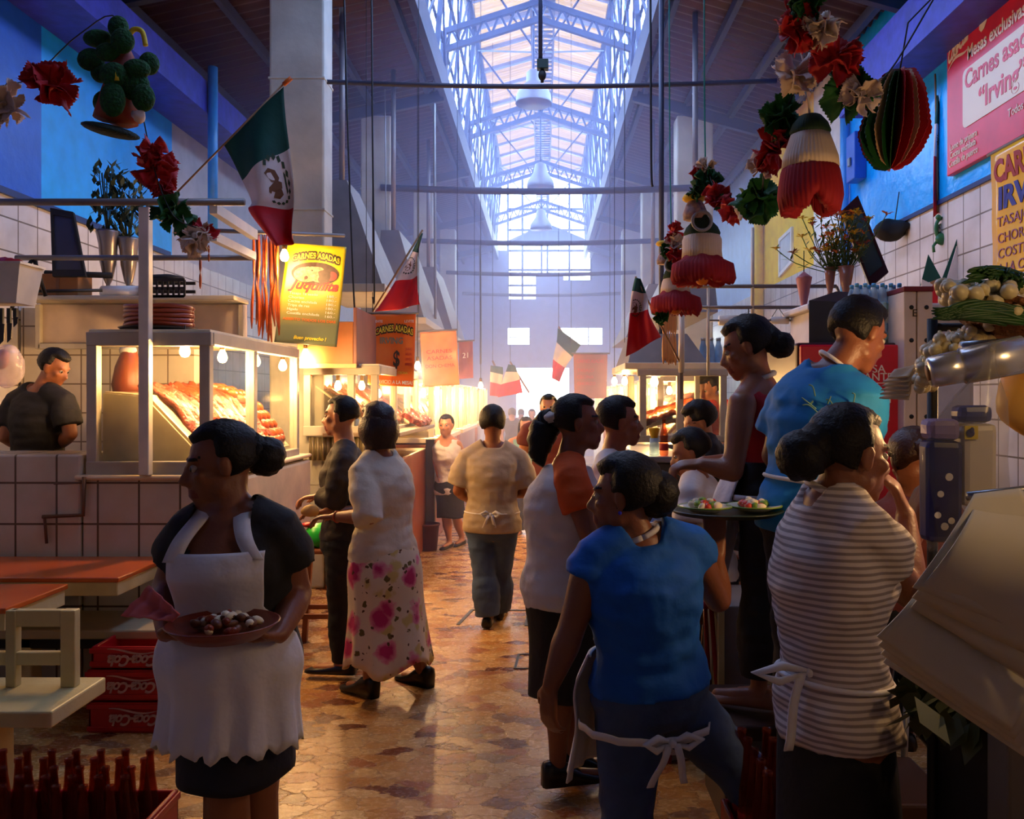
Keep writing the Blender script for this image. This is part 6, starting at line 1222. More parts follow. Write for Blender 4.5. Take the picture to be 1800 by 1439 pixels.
# slanting hoods over the left stalls
for i, (y0, y1, xa, xb, lb) in enumerate(((8.2, 9.6, -1.55, -2.2, 'slanting grey metal hood rising above the second left stall'), (10.0, 12.2, -1.4, -1.98, 'grey metal hood above the third left stall, in haze'), (12.9, 15.0, -1.35, -1.93, 'grey metal hood above the fourth left stall, deep in haze'))):
    r = empty('smoke_hood', ((xa + xb) / 2, (y0 + y1) / 2, 2.6), lb, 'hood'); z = 2.75 if i == 0 else 2.6
    G().loft([[V((xa, y0, z)), V((xb, y0, z)), V((xb, y1, z)), V((xa, y1, z))], [V((xb + .22, y0 + .4, z + 1.1)), V((xb, y0 + .4, z + 1.1)), V((xb, y1 - .4, z + 1.1)), V((xb + .22, y1 - .4, z + 1.1))]], 0, True, False).build('cowl', MATS['grey_sheet_metal'], r)
    G().bbox((xb - .02, y0 - .03, z - .08), (xa + .03, y1 + .03, z), .006).build('rim', M_alu, r); G().cyl(V((xb + .1, y0 + .7, z + 1.1)), V((xb + .1, y0 + .7, 5.76)), .03, None, 12).build('flue', MATS['grey_sheet_metal'], r)
for i, (y0, y1) in enumerate(((8.4, 10.6), (11.9, 14.4))):
    xa, xb = 1.15, 1.72; r = empty('smoke_hood', (1.4, (y0 + y1) / 2, 2.6), ['grey metal hood on the right beyond the first right hood, in haze', 'farthest grey metal hood on the right'][i], 'hood')
    G().loft([[V((xa, y0, 2.5)), V((xb, y0, 2.5)), V((xb, y1, 2.5)), V((xa, y1, 2.5))], [V((xb - .2, y0 + .4, 3.3)), V((xb, y0 + .4, 3.3)), V((xb, y1 - .4, 3.3)), V((xb - .2, y1 - .4, 3.3))]], 0, True, False).build('cowl', MATS['grey_sheet_metal'], r); G().cyl(V((xb - .1, y0 + .7, 3.3)), V((xb - .1, y0 + .7, 5.76)), .03, None, 12).build('flue', MATS['grey_sheet_metal'], r)
far_stall(8.4, 10.8, 1.15, 'right', 0, 3, .5)
far_stall(11.9, 14.6, 1.15, 'right', 1, 3, .5)
far_stall(15.6, 18.6, 1.15, 'right', 2, 2, .5)
banner('printed_banner', [P(1008, 622, 12.0), P(1068, 622, 12.0), P(1066, 700, 12.0), P(1010, 700, 12.0)], mat('dull_rose_print', (150, 90, 84), .5), 'dull rose banner with faint lines on the right of the doorway', [('CARNES ASADAS', .1, .9, .2, .12, M_ink_r, {}), ('TASAJO', .1, .6, .4, .1, M_ink_r, {}), ('CECINA', .1, .6, .55, .1, M_ink_r, {}), ('CHORIZO', .1, .65, .7, .1, M_ink_r, {})], (P(1004, 621, 12.0), P(1072, 621, 12.0)), .02, 5, up=5.5)
# ============================================================ people
def skin(name, rgb): return mat(name, rgb, .45, var=.08, vs=9, bump=.08, bs=120)
M_skin = skin('brown_skin', (150, 92, 62)); M_skin_l = skin('light_brown_skin', (184, 124, 90)); M_skin_d = skin('dark_brown_skin', (136, 82, 56))
M_lip = mat('lip', (120, 52, 46), .4, var=0); M_brow = mat('brow_hair', (22, 14, 12), .7, var=0)
M_hair = mat('black_hair', (10, 8, 8), .55, spec=.3, rgb2=(18, 13, 11), vs=60, bump=.25, bs=110); M_hair_b = mat('dark_brown_hair', (34, 18, 14), .42, rgb2=(52, 28, 20), vs=50, bump=.25, bs=110)
M_eye = mat('eye_white', (176, 164, 152), .25, var=0); M_iris = mat('iris', (20, 12, 8), .15, var=0)
def cloth(name, rgb, **k):
    k.setdefault('rough', .8); k.setdefault('bump', .35); k.setdefault('bs', 16); k.setdefault('var', .06); return mat(name, rgb, **k)
M_cl_white = cloth('white_cotton', (218, 212, 206)); M_cl_apron = cloth('white_apron_cotton', (222, 220, 224)); M_cl_black = cloth('black_cotton', (20, 18, 20)); M_cl_navy = cloth('navy_cloth', (18, 20, 38))
M_cl_blue = cloth('bright_blue_cotton', (0, 92, 188)); M_cl_tee = cloth('turquoise_blue_cotton', (10, 118, 184), bs=12); M_cl_red = cloth('red_cotton', (176, 16, 30)); M_cl_jean = cloth('blue_denim', (44, 62, 98), rgb2=(70, 94, 134), vs=5)
M_cl_beige = cloth('beige_cotton', (176, 156, 130)); M_cl_darkshirt = cloth('dark_plaid_cotton', (52, 40, 36), rgb2=(34, 30, 34), vs=30); M_cl_orange = cloth('orange_cotton', (214, 84, 16)); M_cl_maroon = cloth('maroon_cotton', (104, 44, 40)); M_cl_teal = cloth('pale_teal_cotton', (110, 160, 165)); M_cl_coral = cloth('coral_cotton', (190, 60, 50))
M_shoe = mat('black_leather', (20, 16, 15), .3, var=0)
TORSO = [(-.13, .060, .055), (-.04, .098, .074), (.06, .104, .080), (.18, .096, .074), (.32, .083, .066), (.46, .089, .070), (.62, .097, .080), (.74, .098, .076), (.84, .100, .064), (.91, .084, .050), (.96, .052, .042), (1.03, .036, .037)]
def lerp_tab(tab, t):
    if t <= tab[0][0]: return tab[0][1:]
    for a, b in zip(tab, tab[1:]):
        if t <= b[0]:
            k = (t - a[0]) / (b[0] - a[0]); return tuple(x + (y - x) * k for x, y in zip(a[1:], b[1:]))
    return tab[-1][1:]
class Person:
    def __init__(s, label, d, J, fwd, look, height=1.6, girth=1.0, skinm=None, vox=.012, hs=1.0, group=None, at=None):
        s.label, s.d, s.h, s.g, s.vox, s.hs = label, d, height, girth, vox, hs; s.skin = skinm or M_skin
        s.J = {k: (P(v[0], v[1], d + (v[2] if len(v) > 2 else 0))) for k, v in J.items()}
        s.fwd = V((fwd[0], fwd[1], 0)).normalized(); s.left = UP.cross(s.fwd); s.look = V(look).normalized()
        J = s.J; s.pel = (J['hL'] + J['hR']) / 2
        s.base = V((s.pel.x, s.pel.y, min(J['aL'].z, J['aR'].z) - .07)) if at is None else V(at)
        s.root = None
    # spine frame at t (0 hip joints, 1 neck base)
    def ring(s, t, infl=0., kx=1., ky=1.):
        J = s.J; n = J['neck']; mid = (J['sL'] + J['sR']) / 2
        c1 = s.pel.lerp(n, .55) - s.fwd * .02 * s.h + s.fwd * .0
        if t < 0: c = s.pel + (s.pel - c1).normalized() * (-t) * (n - s.pel).length
        else: c = s.pel * (1 - t) ** 2 + c1 * 2 * t * (1 - t) + n * t * t
        lat = (J['hL'] - J['hR']).normalized().lerp((J['sL'] - J['sR']).normalized(), max(0, min(1, t))).normalized()
        up = (n - s.pel).normalized(); f = lat.cross(up).normalized(); lat = up.cross(f).normalized()
        rx, ry = lerp_tab(TORSO, t); q = s.h * s.g
        return c, lat, f, rx * q * kx + infl, ry * q * ky + infl
    def ringpts(s, t, n=24, infl=0., kx=1., ky=1., a0=0, a1=2 * PI, bust=.0):
        c, l, f, rx, ry = s.ring(t, infl, kx, ky); out = []
        for i in range(n):
            a = a0 + (a1 - a0) * i / n
            k = 1 + (bust * max(0, math.sin(a)) ** 2 * math.exp(-((t - .64) / .12) ** 2))
            out.append(c + l * (rx * math.cos(a)) + f * (ry * math.sin(a)) * k)
        return out
    def head_axes(s):
        f = s.look; l = UP.cross(f).normalized(); return f, l, f.cross(l)
    def hp(s, f, l, u):
        A = s.head_axes(); return s.J['head'] + (A[0] * f + A[1] * l + A[2] * u) * s.hs
    def hand(s, g, w, dr, pn, curl=.5, thumb=1, spread=.12):
        """palm, four unequal fingers with three bends each, thumb from the side of the palm. pn = way the palm faces"""
        k = s.h / 1.65; dr = V(dr).normalized(); pn = V(pn); pn = (pn - dr * pn.dot(dr)).normalized(); sd = dr.cross(pn) * thumb
        for i in range(4):
            o = sd * ((1.5 - i) * .0195 * k); kn = w + dr * (.088 - .004 * abs(i - 1.2)) * k + o
            g.tube([w + o * .55 + dr * .01 * k, kn], [.0155 * k, .0125 * k], 8)
            ln = (.040, .046, .043, .033)[i] * k; p = kn; a = (1.5 - i) * spread * .5; di = (dr + sd * a).normalized(); pts = [kn]; rr = [.0105 * k]
            for j, (fr, rad) in enumerate(((1, .0098), (.68, .009), (.5, .0075))):
                ang = curl * (.55, 1.0, .7)[j] + .08; di = (di * math.cos(ang) + pn * math.sin(ang)).normalized(); p = p + di * ln * fr; pts.append(p); rr.append(rad * k)
                pnn = (pn - di * pn.dot(di)); pn_ = pnn.normalized() if pnn.length > 1e-5 else pn; pn2 = pn_; pn = pn2
            g.tube(pts, rr, 8); g.ell(p, rr[-1] * 1.05, None, 8, 6); pn = V(s._pn0)
        t0 = w + dr * .022 * k + sd * .026 * k; t1 = t0 + (dr * .55 + sd * .75 + pn * .25).normalized() * .042 * k; t2 = t1 + (dr * .85 + sd * .25 + pn * .4).normalized() * .032 * k; t3 = t2 + (dr * .9 - sd * .1 + pn * .5).normalized() * .024 * k
        g.tube([w + sd * .008 * k, t0, t1, t2, t3], [.016 * k, .0165 * k, .0125 * k, .0108 * k, .0085 * k], 8); g.ell(t3, .0088 * k, None, 8, 6)
    def limb(s, g, pts, rs): g.tube(catmull(pts, 5) if len(pts) > 2 else pts, None or s.rad(rs, len(pts), 5), 12); [g.ell(p, r * .98, None, 12, 8) for p, r in zip(pts, rs)]
    def rad(s, rs, n, k):
        if n == 2: return rs
        out = []
        for i in range(n - 1): out += [rs[i] + (rs[i + 1] - rs[i]) * j / k for j in range(k)]
        return out + [rs[-1]]
    def body(s, hands=(None, None), feet=True, bust=.15):
        J = s.J; h = s.h; q = h * (s.g ** .5); g = G()
        g.loft([s.ringpts(t, 24, 0, bust=bust) for t in (-.13, -.04, .06, .18, .32, .46, .55, .62, .68, .74, .84, .91, .96, 1.03)])
        g.tube([J['neck'] - UP * .02, s.hp(-.012, 0, -.05)], [.038 * h, .033 * h], 14)
        g.tube([J['neck'] + (J['sL'] - J['neck']) * .25 + UP * .015, J['sL']], [.034 * h, .034 * h], 10); g.tube([J['neck'] + (J['sR'] - J['neck']) * .25 + UP * .015, J['sR']], [.034 * h, .034 * h], 10)
        for sd in 'LR':
            a, e, w = J['s' + sd], J['e' + sd], J['w' + sd]
            g.tube([a, a.lerp(e, .3), a.lerp(e, .7), e], [.035 * q, .034 * q, .028 * q, .0255 * q], 14); g.ell(a, .036 * q, None, 14, 9); g.ell(e, .0265 * q, None, 12, 8)
            g.tube([e, e.lerp(w, .3), e.lerp(w, .75), w], [.0255 * q, .027 * q, .02 * q, .0165 * h], 14); g.ell(w, .0165 * h, None, 10, 7)
            hd = hands[0 if sd == 'L' else 1]
            dr, pn, cu = hd if hd else ((w - e), -s.left if sd == 'L' else s.left, .45)
            s._pn0 = V(pn); drn = V(dr).normalized(); s._pn0 = (s._pn0 - drn * s._pn0.dot(drn)).normalized()
            th = 1 if drn.cross(s._pn0).dot(s.fwd + UP * .6) > 0 else -1
            s.hand(g, w, dr, s._pn0, cu, th)
            hp_, k, an = J['h' + sd], J['k' + sd], J['a' + sd]
            g.tube([hp_, hp_.lerp(k, .35), hp_.lerp(k, .8), k], [.062 * q, .055 * q, .04 * q, .036 * q], 14); g.ell(hp_, .062 * q, None, 14, 9); g.ell(k, .037 * q, None, 12, 8)
            g.tube([k, k.lerp(an, .28), k.lerp(an, .65), an], [.036 * q, .038 * q, .027 * q, .021 * h], 14); g.ell(an, .0225 * h, None, 10, 7)
            if feet:
                fd = V((s.toe(sd).x, s.toe(sd).y, 0)).normalized(); b = an - UP * .028 * h
                g.tube([an - fd * .02 * h - UP * .02 * h, b + fd * .05 * h, b + fd * .105 * h], [.024 * h, .022 * h, .014 * h], 10); g.ell(b + fd * .105 * h, .0145 * h, None, 10, 6)
        # head with face
        A = s.head_axes(); e = lambda f, l, u, r, **k: g.ell(s.hp(f, l, u), tuple(x * s.hs for x in r), A, 18, 12)
        e(-.014, 0, .030, (.094, .074, .084)); e(.022, 0, -.035, (.070, .057, .076)); e(.066, 0, -.094, (.024, .026, .022)); e(.0, 0, -.045, (.07, .060, .06))
        for sg in (1, -1):
            e(.012, .044 * sg, -.062, (.03, .022, .028)); e(.058, .040 * sg, -.018, (.024, .022, .020)); e(.070, .026 * sg, .027, (.020, .026, .011)); e(-.006, .077 * sg, -.006, (.019, .010, .032)); e(.096, .012 * sg, -.036, (.011, .009, .009)); e(-.004, .083 * sg, .012, (.016, .006, .016))
        g.tube([s.hp(.082, 0, .020), s.hp(.096, 0, -.008), s.hp(.110, 0, -.030)], [.009 * s.hs, .010 * s.hs, .0125 * s.hs], 10); e(.108, 0, -.031, (.0125, .0125, .0115))
        for u, r in ((-.060, .0085), (-.073, .0095)): g.tube([s.hp(.074, .024, u - .002), s.hp(.088, .012, u), s.hp(.092, 0, u), s.hp(.088, -.012, u), s.hp(.074, -.024, u - .002)], [.005 * s.hs, r * s.hs, r * s.hs, r * s.hs, .005 * s.hs], 8)
        r = remesh(g, s.vox, 4 if s.vox > .009 else 5)
        hc = J['head']
        for i, f in enumerate(r.f):
            c = sum((r.v[k] for k in f), V((0, 0, 0))) / len(f) - hc
            if c.length > .17 or s.vox > .0105: continue
            x, y, z = (c.dot(a) / s.hs for a in A)
            if x > .07 and abs(y) < .026 and -.080 < z < -.053 and x + abs(y) * .5 > .078: r.m[i] = 1
            elif x > .055 and .010 < abs(y) < .05 and .0285 - .12 * max(0, abs(y) - .035) < z < .0365 - .12 * max(0, abs(y) - .035): r.m[i] = 2
        o = r.build('person', [s.skin, M_lip, M_brow], None, s.base); tag(o, s.label, 'person'); s.root = o
        for sg in (1, -1):
            c = s.hp(.0735, .030 * sg, .004); g = G(); R = .0118 * s.hs; fw = (A[0] + A[1] * sg * .15).normalized(); fr = frame(fw)
            g.ell(c, R, fr, 14, 12)
            for i, f in enumerate(g.f):
                cc = sum((g.v[k] for k in f), V((0, 0, 0))) / len(f) - c
                if cc.normalized().dot(fw) > .80: g.m[i] = 1
            g.build('eye', [M_eye, M_iris], o)
        return o
    def toe(s, sd): return s.J['t' + sd] - s.J['a' + sd] if 't' + sd in s.J else s.fwd
    def hair(s, style='short', m=None, bun=None, extra=None, k=1.0):
        A = s.head_axes(); g = G(); m = m or M_hair
        low = {'short': -.62, 'bun': -.62, 'pony': -.62, 'bob': -2, 'long': -2}[style]; line = .58 if style == 'short' else .60
        def fn(q):
            n = noise.noise(q * 7 + V((s.d * 3, 0, 0))) * .035 + noise.noise(q * 22) * .02
            face = max(0, min(1, (q.x - .12) / .25)) * max(0, min(1, (line + .25 * abs(q.y) ** 2 - q.z) / .16))
            nk = max(0, min(1, (low - q.z + .35 * max(0, -q.x - .2)) / .2)) if low > -1 else 0
            ear = 0
            if low > -1: ear = max(0, min(1, (abs(q.y) - .6) / .2)) * max(0, min(1, (-.02 - q.z) / .2)) * max(0, min(1, (q.x + .12) / .15))
            return (1.0 + n) * (1 - .26 * max(face, nk, ear))
        g.ell(s.hp(-.013, 0, .030), tuple(x * s.hs * k for x in (.108, .088, .100)), A, 40, 28, fn=fn)
        if style in ('bob', 'long'):
            L = -.135 if style == 'bob' else -.26; rings = []; n = 30
            for i in range(9):
                t = i / 8; u = .05 + (L - .05) * t; w = .092 + .022 * math.sin(PI * min(1, t * 1.15)) * (1 if style == 'bob' else .7) - .012 * t
                ring = []
                for j in range(n + 1):
                    a = PI * .30 + (2 * PI - PI * .60) * j / n; wv = 1 + .03 * math.sin(a * 11 + i) * t
                    ring.append(s.hp(-.016 + w * 1.08 * math.cos(a) * wv, w * math.sin(a) * wv, u))
                inn = [s.hp(-.016, 0, u).lerp(p, .86) for p in ring[::-1]]; rings.append(ring + inn)
            g.loft(rings, 0, True)
        if bun:
            f, l, u, r = bun; g.ell(s.hp(f, l, u), r * s.hs, A, 22, 16, fn=lambda q: 1 + .05 * math.sin(math.atan2(q.y, q.z) * 9 + q.x * 6) + .04 * noise.noise(q * 9))
            g.tube([s.hp(-.07, 0, .03).lerp(s.hp(f, l, u), .2), s.hp(f, l, u)], [.06 * s.hs, r * .8 * s.hs], 14)
        if extra: extra(g)
        return g.build('hair', m, s.root)
    def top(s, m, t0=.1, t1=.985, sleeve=.5, infl=.012, kx=1.0, ky=1.0, vox=None, flare=0., sm=None, bust=.15, name='shirt', wr=.006, shr=1.25, scoop=None):
        J = s.J; h = s.h; q = h * (s.g ** .5); g = G(); n = 14
        g.loft([s.ringpts(t0 + (t1 - t0) * i / n, 28, infl + flare * max(0, 1 - i / n * 2.2) ** 1.3, kx, ky, bust=bust) for i in range(n + 1)])
        if sleeve:
            for sd in 'LR':
                a, e, w = J['s' + sd], J['e' + sd], J['w' + sd]; b = a + (J['neck'] - a) * .72 + UP * .010
                if sleeve <= 1: pts = [b, a, a.lerp(e, sleeve * .5), a.lerp(e, sleeve)]; rr = [.040, .040, .037 * shr, .036 * shr]
                else: pts = [b, a, a.lerp(e, .5), e, e.lerp(w, sleeve - 1)]; rr = [.040, .040, .036 * shr, .031 * shr, .029 * shr]
                g.tube(pts, [x * q + infl * .5 for x in rr], 18)
        else:
            for sd in 'LR': a = J['s' + sd]; g.tube([a + (J['neck'] - a) * .6, a + (J['neck'] - a) * .12 - UP * .01], [.034 * h, .040 * h], 14)
        r = remesh(g, vox or max(.010, s.vox), 3); s.wrinkle(r, wr)
        if scoop:
            c, l, f, _, _ = s.ring(.95); keep = []
            for i, q_ in enumerate(r.f):
                v = sum((r.v[k] for k in q_), V((0, 0, 0))) / len(q_) - J['neck']; a_ = v.dot(l) / scoop[1]
                keep.append(not (v.dot(f) > 0 and abs(a_) < 1 and v.z > -scoop[0] * math.sqrt(1 - a_ * a_)))
            r.f, r.m, r.s = ([x for x, k in zip(t, keep) if k] for t in (r.f, r.m, r.s))
        return r.build(name, m, s.root)
    def collar(s, m, R=.060, rad=.008, lift=.02, name='collar', par=None):
        n = s.J['neck']; ax = (s.hp(-.012, 0, -.05) - n).normalized(); x, y, _ = frame(ax); c = n + ax * lift
        return G().tube([c + (x * math.cos(a) + y * math.sin(a)) * R * s.h / 1.6 for a in [2 * PI * k / 28 for k in range(29)]], rad, 6).build(name, m, par or s.root)
    def wrinkle(s, r, amp, sc=11.):
        for i, v in enumerate(r.v):
            k = noise.noise(V((v.x * sc, v.y * sc, v.z * sc * 2.1)) + V((s.d * 5, 0, 0))); k2 = noise.noise(v * 30)
            c = V((s.pel.x - v.x, s.pel.y - v.y, 0)); r.v[i] = v - (c.normalized() if c.length > 1e-4 else c) * (amp * (k * 1.5 + k2 * .35))
    def pants(s, m, t1=.30, infl=.012, leg=1.0, flare=1.15, name='trousers'):
        J = s.J; q = s.h * (s.g ** .5); g = G()
        g.loft([s.ringpts(t, 26, infl) for t in (-.12, -.04, .06, .14, .22, t1)])
        for sd in 'LR':
            a, k, an = J['h' + sd], J['k' + sd], J['a' + sd]; e = k.lerp(an, leg)
            g.tube([a, a.lerp(k, .4), k, k.lerp(e, .4), e], [.068 * q, .061 * q, .044 * q + infl * .5, .042 * q * flare + infl * .5, .034 * q * flare + infl * .6], 18); g.ell(a, .068 * q, None, 14, 9)
        r = remesh(g, max(.010, s.vox), 3); s.wrinkle(r, .005); return r.build(name, m, s.root)
    def column(s, v, wid, kx, ky, hem):
        """centre and half widths of the lower body: v 0 waist .. 1 hem point"""
        J = s.J; c, l, f, rx, ry = s.ring(.30); c = c.lerp(hem, v)
        f2 = V((f.x, f.y, 0)).normalized(); l2 = UP.cross(f2) * -1
        return c, UP.cross(f2), f2, rx + (wid[0] - rx) * v, ry + (wid[1] - ry) * v
    def skirt(s, m, hem, wid, rip=.02, nr=9, hip=1.0, t1=.30, name='skirt', top_infl=.01, seg=56):
        hem = P(hem[0], hem[1], s.d + (hem[2] if len(hem) > 2 else 0)); g = G(); outer = []; n = 20
        hc, hl, hf, hx, hy = s.ring(.02)
        for i in range(n + 1):
            v = i / n; c, l, f, rx, ry = s.column(v, wid, 1, 1, hem)
            b = math.exp(-((v - .28) / .22) ** 2) * .030 * hip; rx += b + top_infl; ry += b * .9 + top_infl
            ring = []
            for j in range(seg):
                a = 2 * PI * j / seg; k = 1 + rip * v ** 1.4 * math.sin(a * nr + 2.2 * math.sin(a * 2) + v) + .01 * noise.noise(V((a * 2, v * 5, s.d)))
                p = c + l * (rx * math.cos(a) * k) + f * (ry * math.sin(a) * k); p.z += .012 * rip / .02 * v ** 3 * math.sin(a * nr * .5 + 1); ring.append(p)
            outer.append(ring)
        inner = [[c.lerp(p, .97) for p in ring] for ring, c in ((r_, sum(r_, V((0, 0, 0))) / len(r_)) for r_ in outer[::-1])]
        g.loft(outer + inner, 0, False); return g.build(name, m, s.root)
    def apron(s, m, hem, wid, top=.72, half=.55, arc=2.0, ruf=.0, straps=True, bow=True, low=.30, name='apron', out=.03, skirt_hip=1.0, a_mid=PI / 2):
        """bib and skirt that wrap the front; ties and a bow behind"""
        hem = P(hem[0], hem[1], s.d + (hem[2] if len(hem) > 2 else 0)); g = G()
        def at(a, w, o):
            if w >= .30: c, l, f, rx, ry = s.ring(w); bu = 1 + .15 * max(0, math.sin(a)) ** 2 * math.exp(-((w - .64) / .12) ** 2); return c + l * ((rx + o) * math.cos(a)) + f * ((ry * bu + o) * math.sin(a))
            v = (.30 - w) / .30; c, l, f, rx, ry = s.column(v, wid, 1, 1, hem); b = math.exp(-((v - .28) / .22) ** 2) * .03 * skirt_hip
            k = 1 + .05 * v * math.sin(a * 13) + ruf * v ** 6 * math.sin(a * 40); return c + l * ((rx + b + o) * math.cos(a) * k) + f * ((ry + b * .9 + o) * math.sin(a) * k)
        def fn(u, v):
            w = top * (1 - v) if v < 1 else 0; w = top + (0.0 - top) * v
            hw = arc / 2 * (half + (1 - half) * min(1, max(0, (.42 - w) / .16))) if w > .28 else arc / 2 * (1 + .05 * (.28 - w))
            p = at(a_mid + (u - .5) * 2 * hw, w, out); return p + V((0, 0, ruf * .4 * math.sin(u * 60) * max(0, v - .9) * 10))
        g.sheet(fn, 44, 40, 0, .006); o = g.build(name, m, s.root)
        if straps:
            g = G()
            for sg in (-1, 1):
                a0 = a_mid + sg * arc / 2 * half * .82; J = s.J; sh = J['neck'].lerp(J['sL'] if sg < 0 else J['sR'], .46)
                c0 = at(a0, top - .05, out + .004); q_ = sh + s.fwd * .058 + UP * .024; pts = [c0, c0.lerp(q_, .5) + s.fwd * .022, q_, sh + UP * .058, sh - s.fwd * .055 + UP * .03]
                c = catmull(pts, 6); wv = (J['sL'] - J['sR']).normalized() * .024
                g.sheet(lambda u, v, c=c: c[min(len(c) - 1, int(u * (len(c) - 1)))] + wv * (v - .5) * 2, len(c) - 1, 2, 0, .005)
            g.build('strap', m, o)
        g = G(); c = [at(a_mid + arc / 2 + (2 * PI - arc) * i / 24, low, out * .7) for i in range(25)]
        g.sheet(lambda u, v: c[min(24, int(round(u * 24)))] + UP * (v - .5) * .022, 24, 1, 0, .004); g.build('waist_tie', m, o)
        if bow: s.bow(o, at(-PI / 2, low, out), m)
        return o
    def bow(s, o, b, m, dirx=None, k=1.0):
        l = dirx or (s.J['hL'] - s.J['hR']).normalized(); g = G()
        bk = -s.fwd
        for sg in (-1, 1):
            g.tube([b, b + l * sg * .045 * k + UP * .02 + bk * .012, b + l * sg * .085 * k + UP * .008 + bk * .02, b + l * sg * .05 * k - UP * .016 + bk * .012, b], [.004, .011, .012, .010, .004], 8)
            g.sheet(lambda u, v, sg=sg: b + l * sg * (.012 + .045 * u * (1.2 if sg > 0 else .6)) * k - UP * (.12 * u * k) + l * (v - .5) * .022 + bk * (.012 + .01 * math.sin(u * 5)), 8, 2, 0, .004)
        g.ell(b + bk * .008, .013, None, 8, 6); g.build('bow', m, o)
    def shoes(s, m, heel=.0, sole=None, name='shoe'):
        for sd in 'LR':
            an = s.J['a' + sd]; fd = V((s.toe(sd).x, s.toe(sd).y, 0)).normalized(); x = UP.cross(fd); h = s.h; z0 = an.z - .072; g = G(); rings = []
            for t, w, z1, lift in ((-.042, .012, .055, heel), (-.036, .024, .07, heel), (-.015, .027, .075, heel), (.03, .026, .06, heel * .8), (.065, .027, .042, heel * .3), (.10, .029, .034, 0), (.13, .025, .026, 0), (.146, .010, .016, 0)):
                c = V((an.x, an.y, z0)) + fd * t * h; w *= h
                w *= .86; rings.append([c + x * (w * q[0]) + UP * (lift * q[2] + q[1] * (z1 * h * .58)) for q in ((-.9, 0, 0), (.9, 0, 0), (1.1, .3, 1), (.9, .8, 1), (.3, 1.05, 1), (-.3, 1.05, 1), (-.9, .8, 1), (-1.1, .3, 1))])
            g.loft(rings); o = g.build(name, m, s.root)
            if sole: G().loft([[r_[0] + UP * -.002, r_[1] + UP * -.002, r_[1] + UP * .018 + x * .004, r_[0] + UP * .018 - x * .004] for r_ in rings]).build('sole', sole, o)
    def sandal(s, m): s.shoes(m, .0)
# ------------------------------------------------------------ woman in apron walking towards the camera
p = Person('woman in white apron and black shirt carrying a dish towards the camera', 2.45, dict(head=(388, 816), neck=(404, 902), sR=(336, 935), sL=(490, 935), eR=(294, 1032, .03), wR=(292, 1112, -.14), eL=(522, 1042, .05), wL=(492, 1114, -.12),
    hR=(367, 1175), hL=(457, 1175), kR=(398, 1385, -.1), kL=(452, 1390, .05), aR=(402, 1650, -.02), aL=(448, 1640, .15)), (-.15, -1), (-.88, -.42, -.16), 1.6, 1.12, M_skin_d, .0075)
p.body(((( -1, -.5, .0), (.2, .2, 1), .12), ((1, -.5, .0), (0, .2, 1), .12)))
p.hair('bun', bun=(-.125, .0, .0, .058)); p.top(M_cl_black, .2, .985, .55, scoop=(.15, .085)); p.skirt(M_cl_navy, (417, 1350), (.15, .175), .008, 7, 1.0)
p.apron(M_cl_apron, (420, 1285), (.19, .17), .78, .56, 2.5, .03); p.shoes(M_shoe)
W1 = p
# ------------------------------------------------------------ woman in the floral skirt
def floral():
    m = mat('floral_print', (224, 206, 176), .8, var=0); N, L, b = nodes_of(m); tc = N.new('ShaderNodeTexCoord')
    def blob(scale, seed, size, col, prev, soft=.04):
        mp = N.new('ShaderNodeMapping'); mp.inputs['Location'].default_value = (seed, seed * .7, seed * .3); mp.inputs['Scale'].default_value = (scale,) * 3; L.new(tc.outputs['Object'], mp.inputs[0])
        nz = N.new('ShaderNodeTexNoise'); nz.inputs['Scale'].default_value = 2.2; nz.inputs['Detail'].default_value = 3; L.new(mp.outputs[0], nz.inputs['Vector'])
        ad = N.new('ShaderNodeVectorMath'); ad.operation = 'MULTIPLY_ADD'; ad.inputs[1].default_value = (.55,) * 3; L.new(nz.outputs['Color'], ad.inputs[0]); L.new(mp.outputs[0], ad.inputs[2])
        v = N.new('ShaderNodeTexVoronoi'); v.inputs['Scale'].default_value = 1; L.new(ad.outputs[0], v.inputs['Vector'])
        r = N.new('ShaderNodeValToRGB'); r.color_ramp.elements[0].position = size; r.color_ramp.elements[0].color = (1, 1, 1, 1); r.color_ramp.elements[1].position = size + soft; r.color_ramp.elements[1].color = (0, 0, 0, 1); L.new(v.outputs['Distance'], r.inputs[0])
        mx = N.new('ShaderNodeMixRGB'); L.new(r.outputs[0], mx.inputs[0]); mx.inputs[2].default_value = (*lin(col), 1)
        if prev is None: mx.inputs[1].default_value = (*lin((224, 206, 176)), 1)
        else: L.new(prev, mx.inputs[1])
        return mx.outputs[0], v
    o, _ = blob(9, 7.3, .30, (206, 184, 110), None, .12); o, _ = blob(13, 3.1, .20, (104, 88, 40), o, .03); o, _ = blob(6.5, 1.7, .36, (222, 130, 150), o, .08); o, _ = blob(6.5, 1.7, .24, (190, 40, 100), o, .10); o, _ = blob(20, 5.9, .15, (92, 60, 30), o, .03)
    L.new(o, b.inputs['Base Color']); return m
p = Person('woman in pale top and floral skirt seen from behind', 4.72, dict(head=(661, 748), neck=(668, 800), sL=(636, 832, -.12), sR=(700, 828, .12), eL=(650, 908, -.24), wL=(588, 908, -.12), eR=(652, 900, .25), wR=(572, 900, .12),
    hL=(655, 985, -.07), hR=(690, 985, .07), kL=(662, 1090, -.05), kR=(706, 1090, .1), aL=(648, 1200, -.02), aR=(745, 1183, .18)), (-.78, .62), (-.84, .5, -.12), 1.6, 1.08, M_skin, .010)
p.body((((-1, .2, -.05), (0, 0, -1), .5), ((-1, .1, 0), (0, 0, -1), .4))); p.hair('bob', M_hair_b, k=1.06)
